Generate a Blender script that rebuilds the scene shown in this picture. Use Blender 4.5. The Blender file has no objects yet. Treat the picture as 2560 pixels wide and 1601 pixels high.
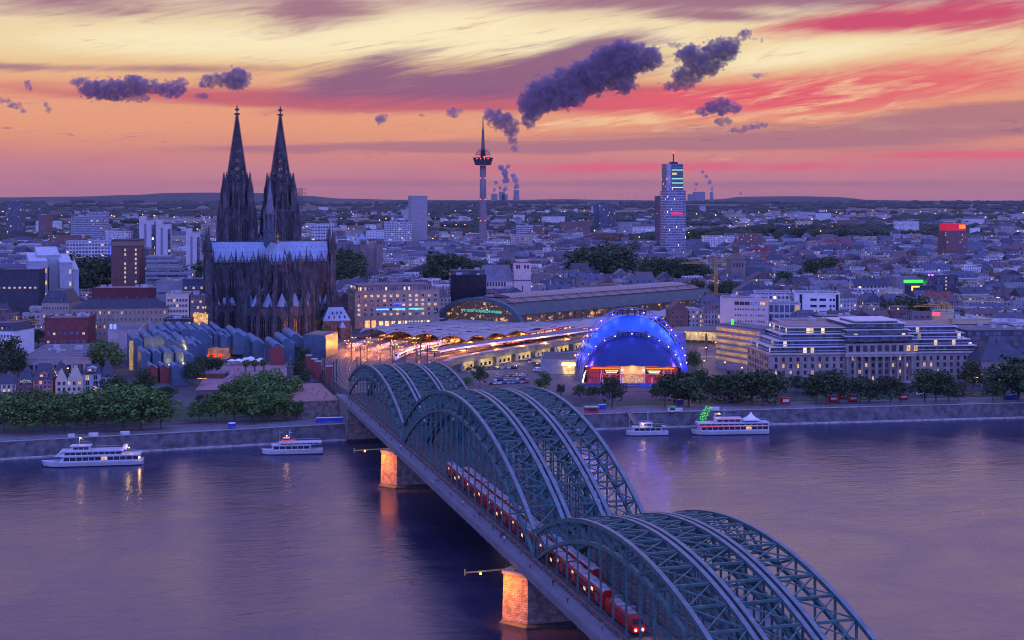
import bpy, bmesh, math, random
from mathutils import Vector, Matrix, noise as mnoise
R = math.radians
scene = bpy.context.scene
col = scene.collection
# ---------------------------------------------------------------- camera
FPX, CX, CY, CAMZ = 3400.0, 1280.0, 497.0, 111.0
cam_d = bpy.data.cameras.new('camera'); cam = bpy.data.objects.new('camera', cam_d); col.objects.link(cam)
cam.location = (0, 0, CAMZ); cam.rotation_euler = (R(90), 0, 0)
cam_d.sensor_width = 36.0; cam_d.lens = 36.0*FPX/2560.0
cam_d.shift_y = -(800.5-CY)/2560.0
cam_d.clip_start = 1.0; cam_d.clip_end = 60000.0
scene.camera = cam
scene.view_settings.view_transform = 'Standard'; scene.view_settings.look = 'None'
scene.view_settings.exposure = 0.0; scene.view_settings.gamma = 1.0
scene.render.engine = 'CYCLES'
cy = scene.cycles
cy.max_bounces = 5; cy.diffuse_bounces = 2; cy.glossy_bounces = 3; cy.transmission_bounces = 3
cy.volume_bounces = 1; cy.transparent_max_bounces = 6; cy.sample_clamp_indirect = 4.0; cy.sample_clamp_direct = 0
cy.caustics_reflective = False; cy.caustics_refractive = False
cy.use_denoising = True
try: cy.denoiser = 'OPENIMAGEDENOISE'; cy.denoising_input_passes = 'RGB_ALBEDO_NORMAL'
except Exception: pass
cy.use_light_tree = True; cy.filter_width = 1.05
try: cy.denoising_prefilter = 'ACCURATE'
except Exception: pass

# ---------------------------------------------------------------- node helpers
class NT:
 def __init__(s, tree):
  s.t = tree; s.n = tree.nodes; s.l = tree.links
 def new(s, kind, **kw):
  n = s.n.new(kind)
  for k, v in kw.items(): setattr(n, k, v)
  return n
 def put(s, sock, v):
  if v is None: return
  if hasattr(v, 'is_output'): s.l.new(v, sock)
  else:
   if sock.type == 'RGBA' and not hasattr(v, '__len__'): v = (v, v, v, 1)
   elif sock.type == 'RGBA' and len(v) == 3: v = (*v, 1)
   sock.default_value = v
 def m(s, op, a, b=None, c=None, clamp=False):
  n = s.new('ShaderNodeMath', operation=op, use_clamp=clamp)
  s.put(n.inputs[0], a); s.put(n.inputs[1], b); s.put(n.inputs[2], c)
  return n.outputs[0]
 def vec(s, x, y, z=0.0):
  n = s.new('ShaderNodeCombineXYZ'); s.put(n.inputs[0], x); s.put(n.inputs[1], y); s.put(n.inputs[2], z); return n.outputs[0]
 def sep(s, v):
  n = s.new('ShaderNodeSeparateXYZ'); s.put(n.inputs[0], v); return n.outputs
 def noise(s, v, scale=1.0, detail=4.0, rough=0.55, dist=0.0, dims='3D'):
  n = s.new('ShaderNodeTexNoise', noise_dimensions=dims)
  s.put(n.inputs['Vector'], v); n.inputs['Scale'].default_value = scale; n.inputs['Detail'].default_value = detail
  n.inputs['Roughness'].default_value = rough; n.inputs['Distortion'].default_value = dist
  return n.outputs['Fac']
 def white(s, v):
  n = s.new('ShaderNodeTexWhiteNoise', noise_dimensions='3D'); s.put(n.inputs['Vector'], v); return n.outputs['Value']
 def mix(s, f, a, b, mode='MIX'):
  n = s.new('ShaderNodeMix', data_type='RGBA', blend_type=mode)
  s.put(n.inputs[0], f); s.put(n.inputs[6], a); s.put(n.inputs[7], b); return n.outputs[2]
 def ramp(s, f, stops, interp='LINEAR'):
  n = s.new('ShaderNodeValToRGB'); r = n.color_ramp; r.interpolation = interp
  while len(r.elements) < len(stops): r.elements.new(0.5)
  for e, (p, c) in zip(r.elements, stops):
   e.position = p; e.color = (*c, 1) if hasattr(c, '__len__') else (c, c, c, 1)
  s.put(n.inputs[0], f); return n.outputs[0]
 def mr(s, v, a, b, c=0.0, d=1.0, smooth=True):
  n = s.new('ShaderNodeMapRange', interpolation_type='SMOOTHSTEP' if smooth else 'LINEAR')
  s.put(n.inputs[0], v)
  for i, q in enumerate((a, b, c, d)): s.put(n.inputs[i+1], q)
  return n.outputs[0]
# ---------------------------------------------------------------- dusk sky (direction based)
world = bpy.data.worlds.new('World'); scene.world = world; world.use_nodes = True
world.node_tree.nodes.clear()
def build_world():
 W = NT(world.node_tree)
 tc = W.new('ShaderNodeTexCoord').outputs['Generated']
 x, y, z = W.sep(tc)
 hor = W.m('SQRT', W.m('ADD', W.m('MULTIPLY', x, x), W.m('MULTIPLY', y, y)))
 el = W.m('MULTIPLY', W.m('ARCTAN2', z, hor), 57.29578)
 az = W.m('MULTIPLY', W.m('ARCTAN2', x, y), 57.29578)
 # warp the elevation with wide drifting noise so that no band is level
 wn = W.noise(W.vec(W.m('MULTIPLY', az, 0.09), W.m('MULTIPLY', el, 0.5), 3.1), 1.0, 3.0)
 elw = W.m('ADD', el, W.m('MULTIPLY', W.m('SUBTRACT', wn, 0.5), 1.5))
 k = 1/20.0
 base = W.ramp(W.m('MULTIPLY', elw, k), [
  (0.0, (.44, .18, .22)), (0.9*k, (.56, .21, .195)), (1.9*k, (.68, .25, .17)), (2.9*k, (.82, .34, .16)),
  (3.7*k, (.83, .36, .18)), (4.5*k, (.82, .37, .20)), (5.2*k, (.85, .52, .25)), (6.0*k, (.88, .66, .34)), (7.2*k, (.90, .72, .42)),
  (8.6*k, (.72, .54, .46)), (11*k, (.80, .53, .66)), (1.0, (.98, .66, 1.05))])
 def blob(a0, e0, ra, re, slope=0.0):
  da = W.m('SUBTRACT', az, a0)
  de = W.m('SUBTRACT', W.m('SUBTRACT', el, e0), W.m('MULTIPLY', da, slope))
  q = W.m('ADD', W.m('POWER', W.m('ABSOLUTE', W.m('DIVIDE', da, ra)), 2.0), W.m('POWER', W.m('ABSOLUTE', W.m('DIVIDE', de, re)), 2.0))
  return W.m('POWER', 2.718, W.m('MULTIPLY', q, -1.0))
 def total(bl):
  o = bl[0]
  for b in bl[1:]: o = W.m('ADD', o, b)
  return o
 # stretched streak noise, leaning up to the right
 def streak(sa, se, lean, seed, dist=0.6, det=6.0):
  e2 = W.m('SUBTRACT', el, W.m('MULTIPLY', az, lean))
  return W.noise(W.vec(W.m('MULTIPLY', az, sa), W.m('MULTIPLY', e2, se), seed), 1.0, det, 0.6, dist)
 s1 = streak(0.17, 1.0, 0.10, 1.7, 1.0, 8.0)
 s2 = streak(0.30, 2.6, 0.15, 8.3, 0.7, 8.0)
 s3 = streak(0.10, 1.6, 0.01, 5.2, 0.5, 7.0)
 s4 = streak(0.42, 5.5, 0.20, 2.9, 0.8, 8.0)
 tex = W.m('ADD', W.m('MULTIPLY', s1, .55), W.m('ADD', W.m('MULTIPLY', s2, .28), W.m('MULTIPLY', s4, .17)))
 def layer(c, mask, n, lo, hi, amt, colr, k=1.0):
  f = W.mr(W.m('ADD', mask, W.m('MULTIPLY', W.m('SUBTRACT', n, .5), k)), lo, hi)
  return W.mix(W.m('MULTIPLY', f, amt), c, colr)
 c = base
 # bright cream glow holes
 c = layer(c, total([blob(-3.0, 7.0, 5, 1.1, .03), blob(4.5, 6.6, 4.5, .8, .05), blob(12, 5.9, 6, .65, .10), blob(-13, 6.4, 8, .9)]), tex, .25, 1.0, .9, (1.0, .85, .53), 1.6)
 # rose band under the swoosh and on the left
 c = layer(c, total([blob(-9, 4.15, 13, .42, -.01), blob(-1, 4.25, 6, .40, .05), blob(5, 4.2, 4, .5, .05)]), s3, .15, .90, .92, (.58, .115, .14), 1.5)
 # long red streaks fanning up to the right
 rd = total([blob(15, 4.5, 9, 1.25, .10), blob(8.5, 4.2, 6, .55, .05), blob(19, 1.75, 7, .22, -.01), blob(8, 1.3, 12, .25)])
 c = layer(c, rd, tex, .10, 1.35, 1.0, (.80, .115, .135), 2.6)
 # pale strokes through the red
 c = layer(c, W.m('MULTIPLY', total([blob(13, 4.1, 9, 1.7, .10), blob(3, 3.2, 6, .35, .05), blob(17, 2.9, 5, .2, .02)]), .6), s2, .45, 1.0, .9, (.95, .56, .28), 2.4)
 # brown mauve veil low on the right and centre
 c = layer(c, total([blob(14, 2.6, 13, .75, .01), blob(20, 3.4, 5, .6, .05), blob(-3, 2.15, 12, .28, .01), blob(5, .6, 24, .22)]), s3, .35, 1.0, .8, (.40, .165, .19), 1.8)
 # mauve cirrus: corner masses, and the fan of strokes in the middle
 c = layer(c, total([blob(-19, 8.0, 7, 1.0, -.03), blob(-8.3, 7.9, 3.2, 1.0, .0), blob(5, 8.2, 8, .45, .0), blob(16, 8.2, 11, .7, -.02), blob(-13.5, 5.3, 5, .22, .02), blob(-21, 5.2, 3, .22), blob(9, 7.5, 3, .25, -.05)]), tex, .15, 1.35, .9, (.33, .135, .21), 2.6)
 c = layer(c, total([blob(-3.0, 4.8, 6.5, .75, .06), blob(1.8, 5.4, 5.0, 1.0, .18), blob(-6, 5.4, 3.0, .8, .30), blob(3.5, 6.3, 2.5, .5, .25)]), W.m('ADD', W.m('MULTIPLY', s4, .5), W.m('MULTIPLY', s2, .5)), .12, 1.35, .95, (.27, .11, .205), 2.2)
 # crimson top right
 c = layer(c, total([blob(19.5, 7.35, 5.2, .9, .02), blob(14.0, 7.1, 4.5, .4, .04)]), tex, .15, 1.2, .95, (.62, .05, .14), 2.2)
 # fine wisps
 c = W.mix(W.m('MULTIPLY', W.mr(W.m('ADD', W.m('MULTIPLY', s2, .6), W.m('MULTIPLY', s4, .4)), .54, .72), W.mr(el, 1.0, 4.0, .05, .5)), c, (.42, .18, .23))
 # small dark scraps near the horizon glow
 sc_ = W.noise(W.vec(W.m('MULTIPLY', az, .8), W.m('MULTIPLY', el, 4.0), 6.6), 1.0, 5.0, .6)
 c = W.mix(W.m('MULTIPLY', W.mr(sc_, .63, .72), W.mr(W.m('ABSOLUTE', W.m('SUBTRACT', el, 2.7)), .3, 1.6, .6, 0)), c, (.28, .13, .19))
 # the dome of the sky away from the sunset
 zen = W.ramp(W.m('DIVIDE', el, 90.0), [(0.0, (.42, .42, 1.2)), (.15, (.42, .48, 1.65)), (.5, (.36, .48, 1.85)), (1.0, (.34, .47, 1.85))])
 cn = W.noise(tc, 3.0, 5.0)
 zen = W.mix(W.mr(cn, .45, .7, 0, .5), zen, (.64, .50, 1.4))
 c = W.mix(W.m('MULTIPLY', W.mr(el, 9.0, 13.0), W.mr(az, -22.0, 14.0, .38, 0.0)), c, (.22, .18, .5))
 dv = W.new('ShaderNodeVectorMath', operation='DOT_PRODUCT'); W.put(dv.inputs[0], tc); dv.inputs[1].default_value = (.12, -.80, .58)
 zen = W.mix(1.0, zen, W.mr(dv.outputs['Value'], -.25, .92, .30, 1.48), 'MULTIPLY')
 west = W.m('MULTIPLY', W.mr(W.m('ABSOLUTE', az), 38.0, 95.0, 1.0, 0.0), W.mr(el, 14.0, 48.0, 1.0, 0.0))
 c = W.mix(west, zen, c)
 below = W.mr(el, -1.2, -0.1, 1.0, 0.0)
 c = W.mix(below, c, (.12, .09, .2))
 bg = W.new('ShaderNodeBackground'); W.put(bg.inputs[0], c); bg.inputs[1].default_value = SKY
 out = W.new('ShaderNodeOutputWorld'); W.l.new(bg.outputs[0], out.inputs[0])
SKY = 1.0
build_world()
# ---------------------------------------------------------------- helpers
rng = random.Random(7)
def smooth(a, b, v):
 t = max(0.0, min(1.0, (v-a)/(b-a))); return t*t*(3-2*t)
def lerp(a, b, t): return a+(b-a)*t
def zat(py, Y): return CAMZ-(py-CY)/FPX*Y                     # height of a sight line at a distance
def xat(px, Y): return (px-CX)/FPX*Y
def at(px, py, z):
 Y = FPX*(CAMZ-z)/(py-CY); return (xat(px, Y), Y)
_RIV = [(-9000, -1100), (-1200, 250), (-300, 553), (-218, 580), (-61, 632), (49, 657), (260, 691), (700, 745), (2500, 900), (9000, 1400)]
def river(X):
 for (a, b), (c, d) in zip(_RIV, _RIV[1:]):
  if a <= X <= c: return lerp(b, d, (X-a)/(c-a))
 return 600
def ground(X, Y):
 d = Y-river(X)
 g = 7.0+smooth(26, 60, d)*2.0
 left = smooth(-15, -75, X)
 g += left*(smooth(45, 175, d)*5.0)+(1-left)*smooth(140, 420, d)*4.0
 g += left*0.0+left*smooth(300, 500, d)*(-1.0)
 g += 30.0*math.exp(-((X-600)/330)**2-((Y-2800)/190)**2)
 m = math.hypot((X+165)/140, (Y-945)/120); g += 3.0*smooth(1.25, .7, m)
 # the country rises behind the city
 far = max(0.0, Y-4200)
 g += 66*smooth(0, 8500, far)
 if Y > 7000: g += 6*mnoise.noise(Vector((X/2500, Y/1800, .3)))*smooth(7000, 9500, Y)
 return g
def on_ground(px, py, z0=10.0):
 z = z0
 for _ in range(12):
  X, Y = at(px, py, z); z = .5*z+.5*ground(X, Y)
 X, Y = at(px, py, z); return X, Y, z
class MB:
 def __init__(s): s.v = []; s.f = []; s.mi = []; s.c = []; s.uv = None
 def quad(s, a, b, c, d, m=0): s.poly((a, b, c, d), m)
 def poly(s, pts, m=0):
  i = len(s.v); s.v += [tuple(p) for p in pts]; s.f.append(tuple(range(i, i+len(pts)))); s.mi.append(m)
 def mesh(s, vs, fs, m=0):
  i = len(s.v); s.v += [tuple(p) for p in vs]
  for f in fs: s.f.append(tuple(i+k for k in f)); s.mi.append(m)
 def box(s, x0, x1, y0, y1, z0, z1, m=0, mt=None):
  i = len(s.v)
  s.v += [(x0, y0, z0), (x1, y0, z0), (x1, y1, z0), (x0, y1, z0), (x0, y0, z1), (x1, y0, z1), (x1, y1, z1), (x0, y1, z1)]
  for f in ((0, 3, 2, 1), (0, 1, 5, 4), (1, 2, 6, 5), (2, 3, 7, 6), (3, 0, 4, 7)): s.f.append(tuple(i+k for k in f)); s.mi.append(m)
  s.f.append((i+4, i+5, i+6, i+7)); s.mi.append(m if mt is None else mt)
 def prism(s, poly, z0, z1, m=0, mt=None, bottom=False):
  n = len(poly); i = len(s.v)
  s.v += [(p[0], p[1], z0) for p in poly]+[(p[0], p[1], z1) for p in poly]
  for k in range(n): s.f.append((i+k, i+(k+1) % n, i+n+(k+1) % n, i+n+k)); s.mi.append(m)
  s.f.append(tuple(range(i+n, i+2*n))); s.mi.append(m if mt is None else mt)
  if bottom: s.f.append(tuple(range(i+n-1, i-1, -1))); s.mi.append(m)
 def cone(s, poly, z0, apex, m=0):
  n = len(poly); i = len(s.v); s.v += [(p[0], p[1], z0) for p in poly]+[tuple(apex)]
  for k in range(n): s.f.append((i+k, i+(k+1) % n, i+n)); s.mi.append(m)
 def loft(s, rings, m=0, cap=True, closed=True):
  i = len(s.v); n = len(rings[0])
  for r in rings: s.v += [tuple(p) for p in r]
  for a in range(len(rings)-1):
   for k in range(n if closed else n-1):
    q = (k+1) % n
    s.f.append((i+a*n+k, i+a*n+q, i+(a+1)*n+q, i+(a+1)*n+k)); s.mi.append(m)
  if cap:
   s.f.append(tuple(range(i+n-1, i-1, -1))); s.mi.append(m)
   b = i+(len(rings)-1)*n; s.f.append(tuple(range(b, b+n))); s.mi.append(m)
 def lathe(s, prof, cx=0, cy=0, n=12, m=0, ph=0.0):
  s.loft([[(cx+r*math.cos(2*math.pi*k/n+ph), cy+r*math.sin(2*math.pi*k/n+ph), z) for k in range(n)] for r, z in prof], m)
 def bar(s, p, q, w=.2, h=None, m=0, up=(0, 0, 1)):
  p = Vector(p); q = Vector(q); d = q-p
  if d.length < 1e-6: return
  d.normalize(); u = Vector(up)
  if abs(d.dot(u)) > .99: u = Vector((1, 0, 0)) if abs(d.x) < .9 else Vector((0, 1, 0))
  a = d.cross(u).normalized(); b = a.cross(d).normalized(); h = w if h is None else h
  a *= w/2; b *= h/2
  s.loft([[tuple(p-a-b), tuple(p+a-b), tuple(p+a+b), tuple(p-a+b)], [tuple(q-a-b), tuple(q+a-b), tuple(q+a+b), tuple(q-a+b)]], m)
 def tube(s, p, q, r0, r1=None, n=6, m=0):
  p = Vector(p); q = Vector(q); d = (q-p).normalized(); r1 = r0 if r1 is None else r1
  u = Vector((0, 0, 1)) if abs(d.z) < .95 else Vector((1, 0, 0))
  a = d.cross(u).normalized(); b = a.cross(d)
  ring = lambda c, r: [tuple(c+(a*math.cos(2*math.pi*k/n)+b*math.sin(2*math.pi*k/n))*r) for k in range(n)]
  s.loft([ring(p, r0), ring(q, r1)], m)
 def ball(s, c, r, m=0, sq=1.0):
  n = 8; rings = []
  for j in range(1, 5):
   t = math.pi*j/5; rings.append([(c[0]+r*math.sin(t)*math.cos(2*math.pi*k/n), c[1]+r*math.sin(t)*math.sin(2*math.pi*k/n), c[2]-r*sq*math.cos(t)) for k in range(n)])
  s.loft(rings, m)
 def gable(s, x0, x1, y0, y1, z, h, m=0, axis='x', hip=0.0, over=.3, mw=None):
  mw = m if mw is None else mw
  X0, X1, Y0, Y1 = x0-over, x1+over, y0-over, y1+over
  if axis == 'x':
   ym = (y0+y1)/2; a, b = (X0+hip, ym, z+h), (X1-hip, ym, z+h)
   c = [(X0, Y0, z), (X1, Y0, z), (X1, Y1, z), (X0, Y1, z)]
   s.poly((c[0], c[1], b, a), m); s.poly((c[2], c[3], a, b), m)
   s.poly((c[1], c[2], b), m if hip else mw); s.poly((c[3], c[0], a), m if hip else mw)
  else:
   xm = (x0+x1)/2; a, b = (xm, Y0+hip, z+h), (xm, Y1-hip, z+h)
   c = [(X0, Y0, z), (X1, Y0, z), (X1, Y1, z), (X0, Y1, z)]
   s.poly((c[1], c[2], b, a), m); s.poly((c[3], c[0], a, b), m)
   s.poly((c[0], c[1], a), m if hip else mw); s.poly((c[2], c[3], b), m if hip else mw)
  s.poly(c[::-1], mw)
 def xf(s, M):
  s.v = [tuple(M @ Vector(p)) for p in s.v]; return s
 def add(s, o, M=None, mo=0):
  i = len(s.v); s.v += o.v if M is None else [tuple(M @ Vector(p)) for p in o.v]
  s.f += [tuple(i+k for k in f) for f in o.f]; s.mi += [k+mo for k in o.mi]
  return s
 def data(s, name, mats, smooth=False, cols=None, uvs=None):
  me = bpy.data.meshes.new(name); me.from_pydata(s.v, [], s.f)
  for mt in (mats if isinstance(mats, (list, tuple)) else [mats]): me.materials.append(mt)
  me.polygons.foreach_set('material_index', s.mi)
  if smooth: me.polygons.foreach_set('use_smooth', [True]*len(s.f))
  me.update(); return me
 def build(s, name, mats, parent=None, loc=None, rz=0.0, smooth=False, uv=False):
  me = s.data(name, mats, smooth)
  if uv: wall_uv(me)
  o = bpy.data.objects.new(name, me); col.objects.link(o)
  if parent is not None: o.parent = parent
  if loc is not None: o.location = loc
  o.rotation_euler = (0, 0, rz)
  return o
def wall_uv(me):
 """metres along each wall and up it"""
 uvl = me.uv_layers.new(name='UVMap'); vs = me.vertices; data = []
 for p in me.polygons:
  n = p.normal
  if abs(n.z) > .7: tu = Vector((1, 0, 0)); tv = Vector((0, 1, 0))
  else: tu = Vector((-n.y, n.x, 0)).normalized(); tv = Vector((0, 0, 1))
  for vi in p.vertices:
   c = vs[vi].co; data += [c.dot(tu), c.dot(tv)]
 uvl.data.foreach_set('uv', data)
def tag(o, label=None, cat=None, group=None, kind=None):
 if label: o['label'] = label
 if cat: o['category'] = cat
 if group: o['group'] = group
 if kind: o['kind'] = kind
 return o
def empty(name, loc=(0, 0, 0), rz=0.0, label=None, cat=None, group=None):
 o = bpy.data.objects.new(name, None); col.objects.link(o); o.location = loc; o.rotation_euler = (0, 0, rz)
 o.empty_display_size = 1.0
 return tag(o, label, cat, group)
def inst(me, name, parent=None, loc=(0, 0, 0), rz=0.0, sc=1.0):
 o = bpy.data.objects.new(name, me); col.objects.link(o); o.location = loc; o.rotation_euler = (0, 0, rz)
 o.scale = (sc, sc, sc) if not hasattr(sc, '__len__') else sc
 if parent is not None: o.parent = parent
 return o
KIDS = {}
def copy_tree(o, parent=None, kids=None):
 c = o.copy(); col.objects.link(c); c.parent = parent
 for ch in o.children: copy_tree(ch, c)
 return c
def lamp(name, loc, color, power, parent=None, kind='POINT', size=.3, rot=None, spot=None, blend=.6):
 l = bpy.data.lights.new(name, kind); l.color = color; l.energy = power
 if kind in ('POINT', 'SPOT'): l.shadow_soft_size = size
 if spot: l.spot_size = R(spot); l.spot_blend = blend
 o = bpy.data.objects.new(name, l); col.objects.link(o); o.location = loc
 if rot: o.rotation_euler = rot
 if parent is not None: o.parent = parent
 return o
# ---------------------------------------------------------------- materials
MATS = {}
def mat(name, color, rough=.7, metal=0.0, var=.25, scale=.35, bump=0.0, emit=None, es=0.0, spec=.4, color2=None, stripes=None):
 if name in MATS: return MATS[name]
 m = bpy.data.materials.new(name); m.use_nodes = True; T = NT(m.node_tree); T.n.clear()
 b = T.new('ShaderNodeBsdfPrincipled'); o = T.new('ShaderNodeOutputMaterial'); T.l.new(b.outputs[0], o.inputs[0])
 pos = T.new('ShaderNodeNewGeometry').outputs['Position']
 n1 = T.noise(pos, scale, 5.0, .6); n2 = T.noise(pos, scale*7.3, 3.0, .6)
 f = T.m('ADD', T.m('MULTIPLY', n1, .65), T.m('MULTIPLY', n2, .35))
 c2 = color2 if color2 else tuple(c*(1-var) for c in color)
 c1 = color if color2 else tuple(min(1, c*(1+var*.6)) for c in color)
 c = T.mix(T.mr(f, .36, .64), c2, c1)
 if stripes:
  ax, per, wd, scol = stripes
  p = T.sep(T.new('ShaderNodeTexCoord').outputs['Object'])[ax]
  fr = T.m('FRACT', T.m('DIVIDE', p, per)); c = T.mix(T.m('LESS_THAN', fr, wd), c, scol)
 T.put(b.inputs['Base Color'], c)
 T.put(b.inputs['Roughness'], T.mr(n2, .3, .7, max(0, rough-.12), min(1, rough+.12)))
 b.inputs['Metallic'].default_value = metal; b.inputs['Specular IOR Level'].default_value = spec
 if bump:
  bn = T.new('ShaderNodeBump'); bn.inputs['Strength'].default_value = bump; bn.inputs['Distance'].default_value = .3
  T.put(bn.inputs['Height'], T.noise(pos, scale*9, 4.0)); T.l.new(bn.outputs[0], b.inputs['Normal'])
 if emit: T.put(b.inputs['Emission Color'], emit); b.inputs['Emission Strength'].default_value = es
 MATS[name] = m; return m
def glow(name, color, s):
 if name in MATS: return MATS[name]
 m = bpy.data.materials.new(name); m.use_nodes = True; T = NT(m.node_tree); T.n.clear()
 e = T.new('ShaderNodeEmission'); T.put(e.inputs[0], color); e.inputs[1].default_value = s
 o = T.new('ShaderNodeOutputMaterial'); T.l.new(e.outputs[0], o.inputs[0]); MATS[name] = m; return m
def lit_pane(name, color, s, sx=.9, sz=1.1):
 """a lit room seen through its window: patches of brighter and darker wall, curtains"""
 if name in MATS: return MATS[name]
 m = bpy.data.materials.new(name); m.use_nodes = True; T = NT(m.node_tree); T.n.clear()
 b = T.new('ShaderNodeBsdfPrincipled'); o = T.new('ShaderNodeOutputMaterial'); T.l.new(b.outputs[0], o.inputs[0])
 pos = T.new('ShaderNodeNewGeometry').outputs['Position']
 f = T.noise(pos, sx, 3.0, .7)
 T.put(b.inputs['Emission Color'], T.mix(T.mr(f, .35, .65), tuple(q*.35 for q in color), color))
 b.inputs['Emission Strength'].default_value = s; b.inputs['Base Color'].default_value = (.1, .09, .08, 1); b.inputs['Roughness'].default_value = .2
 MATS[name] = m; return m
def facade(name, pu=3.2, pv=3.3, wu=(.24, .76), wv=(.28, .76), lit=.07, litc=(1, .58, .18), lits=1.5, glass=(.03, .04, .06), frame=None, fixed=None, rough=.8):
 """wall of a far building: colour from the mesh's colour attribute (or fixed), window grid in metres, some rooms lit"""
 if name in MATS: return MATS[name]
 m = bpy.data.materials.new(name); m.use_nodes = True; T = NT(m.node_tree); T.n.clear()
 b = T.new('ShaderNodeBsdfPrincipled'); o = T.new('ShaderNodeOutputMaterial'); T.l.new(b.outputs[0], o.inputs[0])
 uv = T.new('ShaderNodeUVMap', uv_map='UVMap').outputs[0]; u, v, _ = T.sep(uv)
 pos = T.new('ShaderNodeNewGeometry').outputs['Position']
 if fixed: base = fixed
 else: base = T.new('ShaderNodeAttribute', attribute_name='Col').outputs['Color']
 n1 = T.noise(pos, .25, 5.0, .65)
 base = T.mix(T.mr(n1, .35, .65, .0, .35), base, (.03, .03, .035))
 cu, cv = T.m('DIVIDE', u, pu), T.m('DIVIDE', v, pv)
 fu, fv = T.m('FRACT', cu), T.m('FRACT', cv); iu, iv = T.m('FLOOR', cu), T.m('FLOOR', cv)
 nz = T.sep(T.new('ShaderNodeNewGeometry').outputs['True Normal'])[2]
 wallm = T.m('LESS_THAN', T.m('ABSOLUTE', nz), .5)
 def band(f, a, c): return T.m('MULTIPLY', T.m('GREATER_THAN', f, a), T.m('LESS_THAN', f, c))
 win = T.m('MULTIPLY', T.m('MULTIPLY', band(fu, *wu), band(fv, *wv)), wallm)
 block = T.new('ShaderNodeVectorMath', operation='SNAP'); T.put(block.inputs[0], pos); block.inputs[1].default_value = (26, 26, 4000)
 bx, by, _b = T.sep(block.outputs[0])
 seed = T.m('ADD', T.m('MULTIPLY', bx, .013), T.m('MULTIPLY', by, .017))
 rnd = T.white(T.vec(iu, iv, seed)); rnd2 = T.white(T.vec(iv, iu, T.m('ADD', seed, 3.7)))
 if frame is not None:
  fr = T.m('MULTIPLY', T.m('MULTIPLY', band(fu, wu[0]-.06, wu[1]+.06), band(fv, wv[0]-.05, wv[1]+.05)), wallm)
  base = T.mix(fr, base, frame)
 gl = T.mix(rnd2, glass, tuple(min(1, q*3+.03) for q in glass))
 T.put(b.inputs['Base Color'], T.mix(win, base, gl))
 T.put(b.inputs['Roughness'], T.mr(win, 0, 1, rough, .15, False))
 on = T.m('MULTIPLY', win, T.m('LESS_THAN', rnd, lit*.6))
 T.put(b.inputs['Emission Color'], T.mix(rnd2, litc, (1, .75, .42)))
 T.put(b.inputs['Emission Strength'], T.m('MULTIPLY', on, T.mr(rnd2, 0, 1, lits*.3, lits, False)))
 MATS[name] = m; return m
def roofmat(name, rough=.75):
 if name in MATS: return MATS[name]
 m = bpy.data.materials.new(name); m.use_nodes = True; T = NT(m.node_tree); T.n.clear()
 b = T.new('ShaderNodeBsdfPrincipled'); o = T.new('ShaderNodeOutputMaterial'); T.l.new(b.outputs[0], o.inputs[0])
 pos = T.new('ShaderNodeNewGeometry').outputs['Position']
 base = T.new('ShaderNodeAttribute', attribute_name='Col').outputs['Color']
 n1 = T.noise(pos, .22, 6.0, .7); n2 = T.noise(pos, 1.7, 3.0, .6)
 base = T.mix(T.mr(n1, .4, .62, 0, .45), base, (.045, .043, .05)); base = T.mix(T.mr(n2, .5, .75, 0, .3), base, (.3, .28, .3))
 T.put(b.inputs['Base Color'], base); b.inputs['Roughness'].default_value = rough
 MATS[name] = m; return m
def vcol(me, cols):
 """one flat colour per face"""
 a = me.color_attributes.new('Col', 'FLOAT_COLOR', 'CORNER'); d = []
 for p in me.polygons: d += [*cols[p.index], 1.0]*p.loop_total
 a.data.foreach_set('color', d)
STEEL = mat('bridge_steel', (.065, .16, .155), .5, .25, .3, .5)
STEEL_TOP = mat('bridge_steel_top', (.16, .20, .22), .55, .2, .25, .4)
CONC = mat('concrete', (.32, .31, .31), .85, 0, .3, .3)
DARKM = mat('dark_metal', (.035, .04, .05), .5, .3, .3, .8)
WHITE = mat('white_paint', (.72, .73, .75), .45, 0, .1, .6)
GLASS = mat('dark_glass', (.02, .025, .04), .12, 0, .4, .5, spec=.7)
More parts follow.
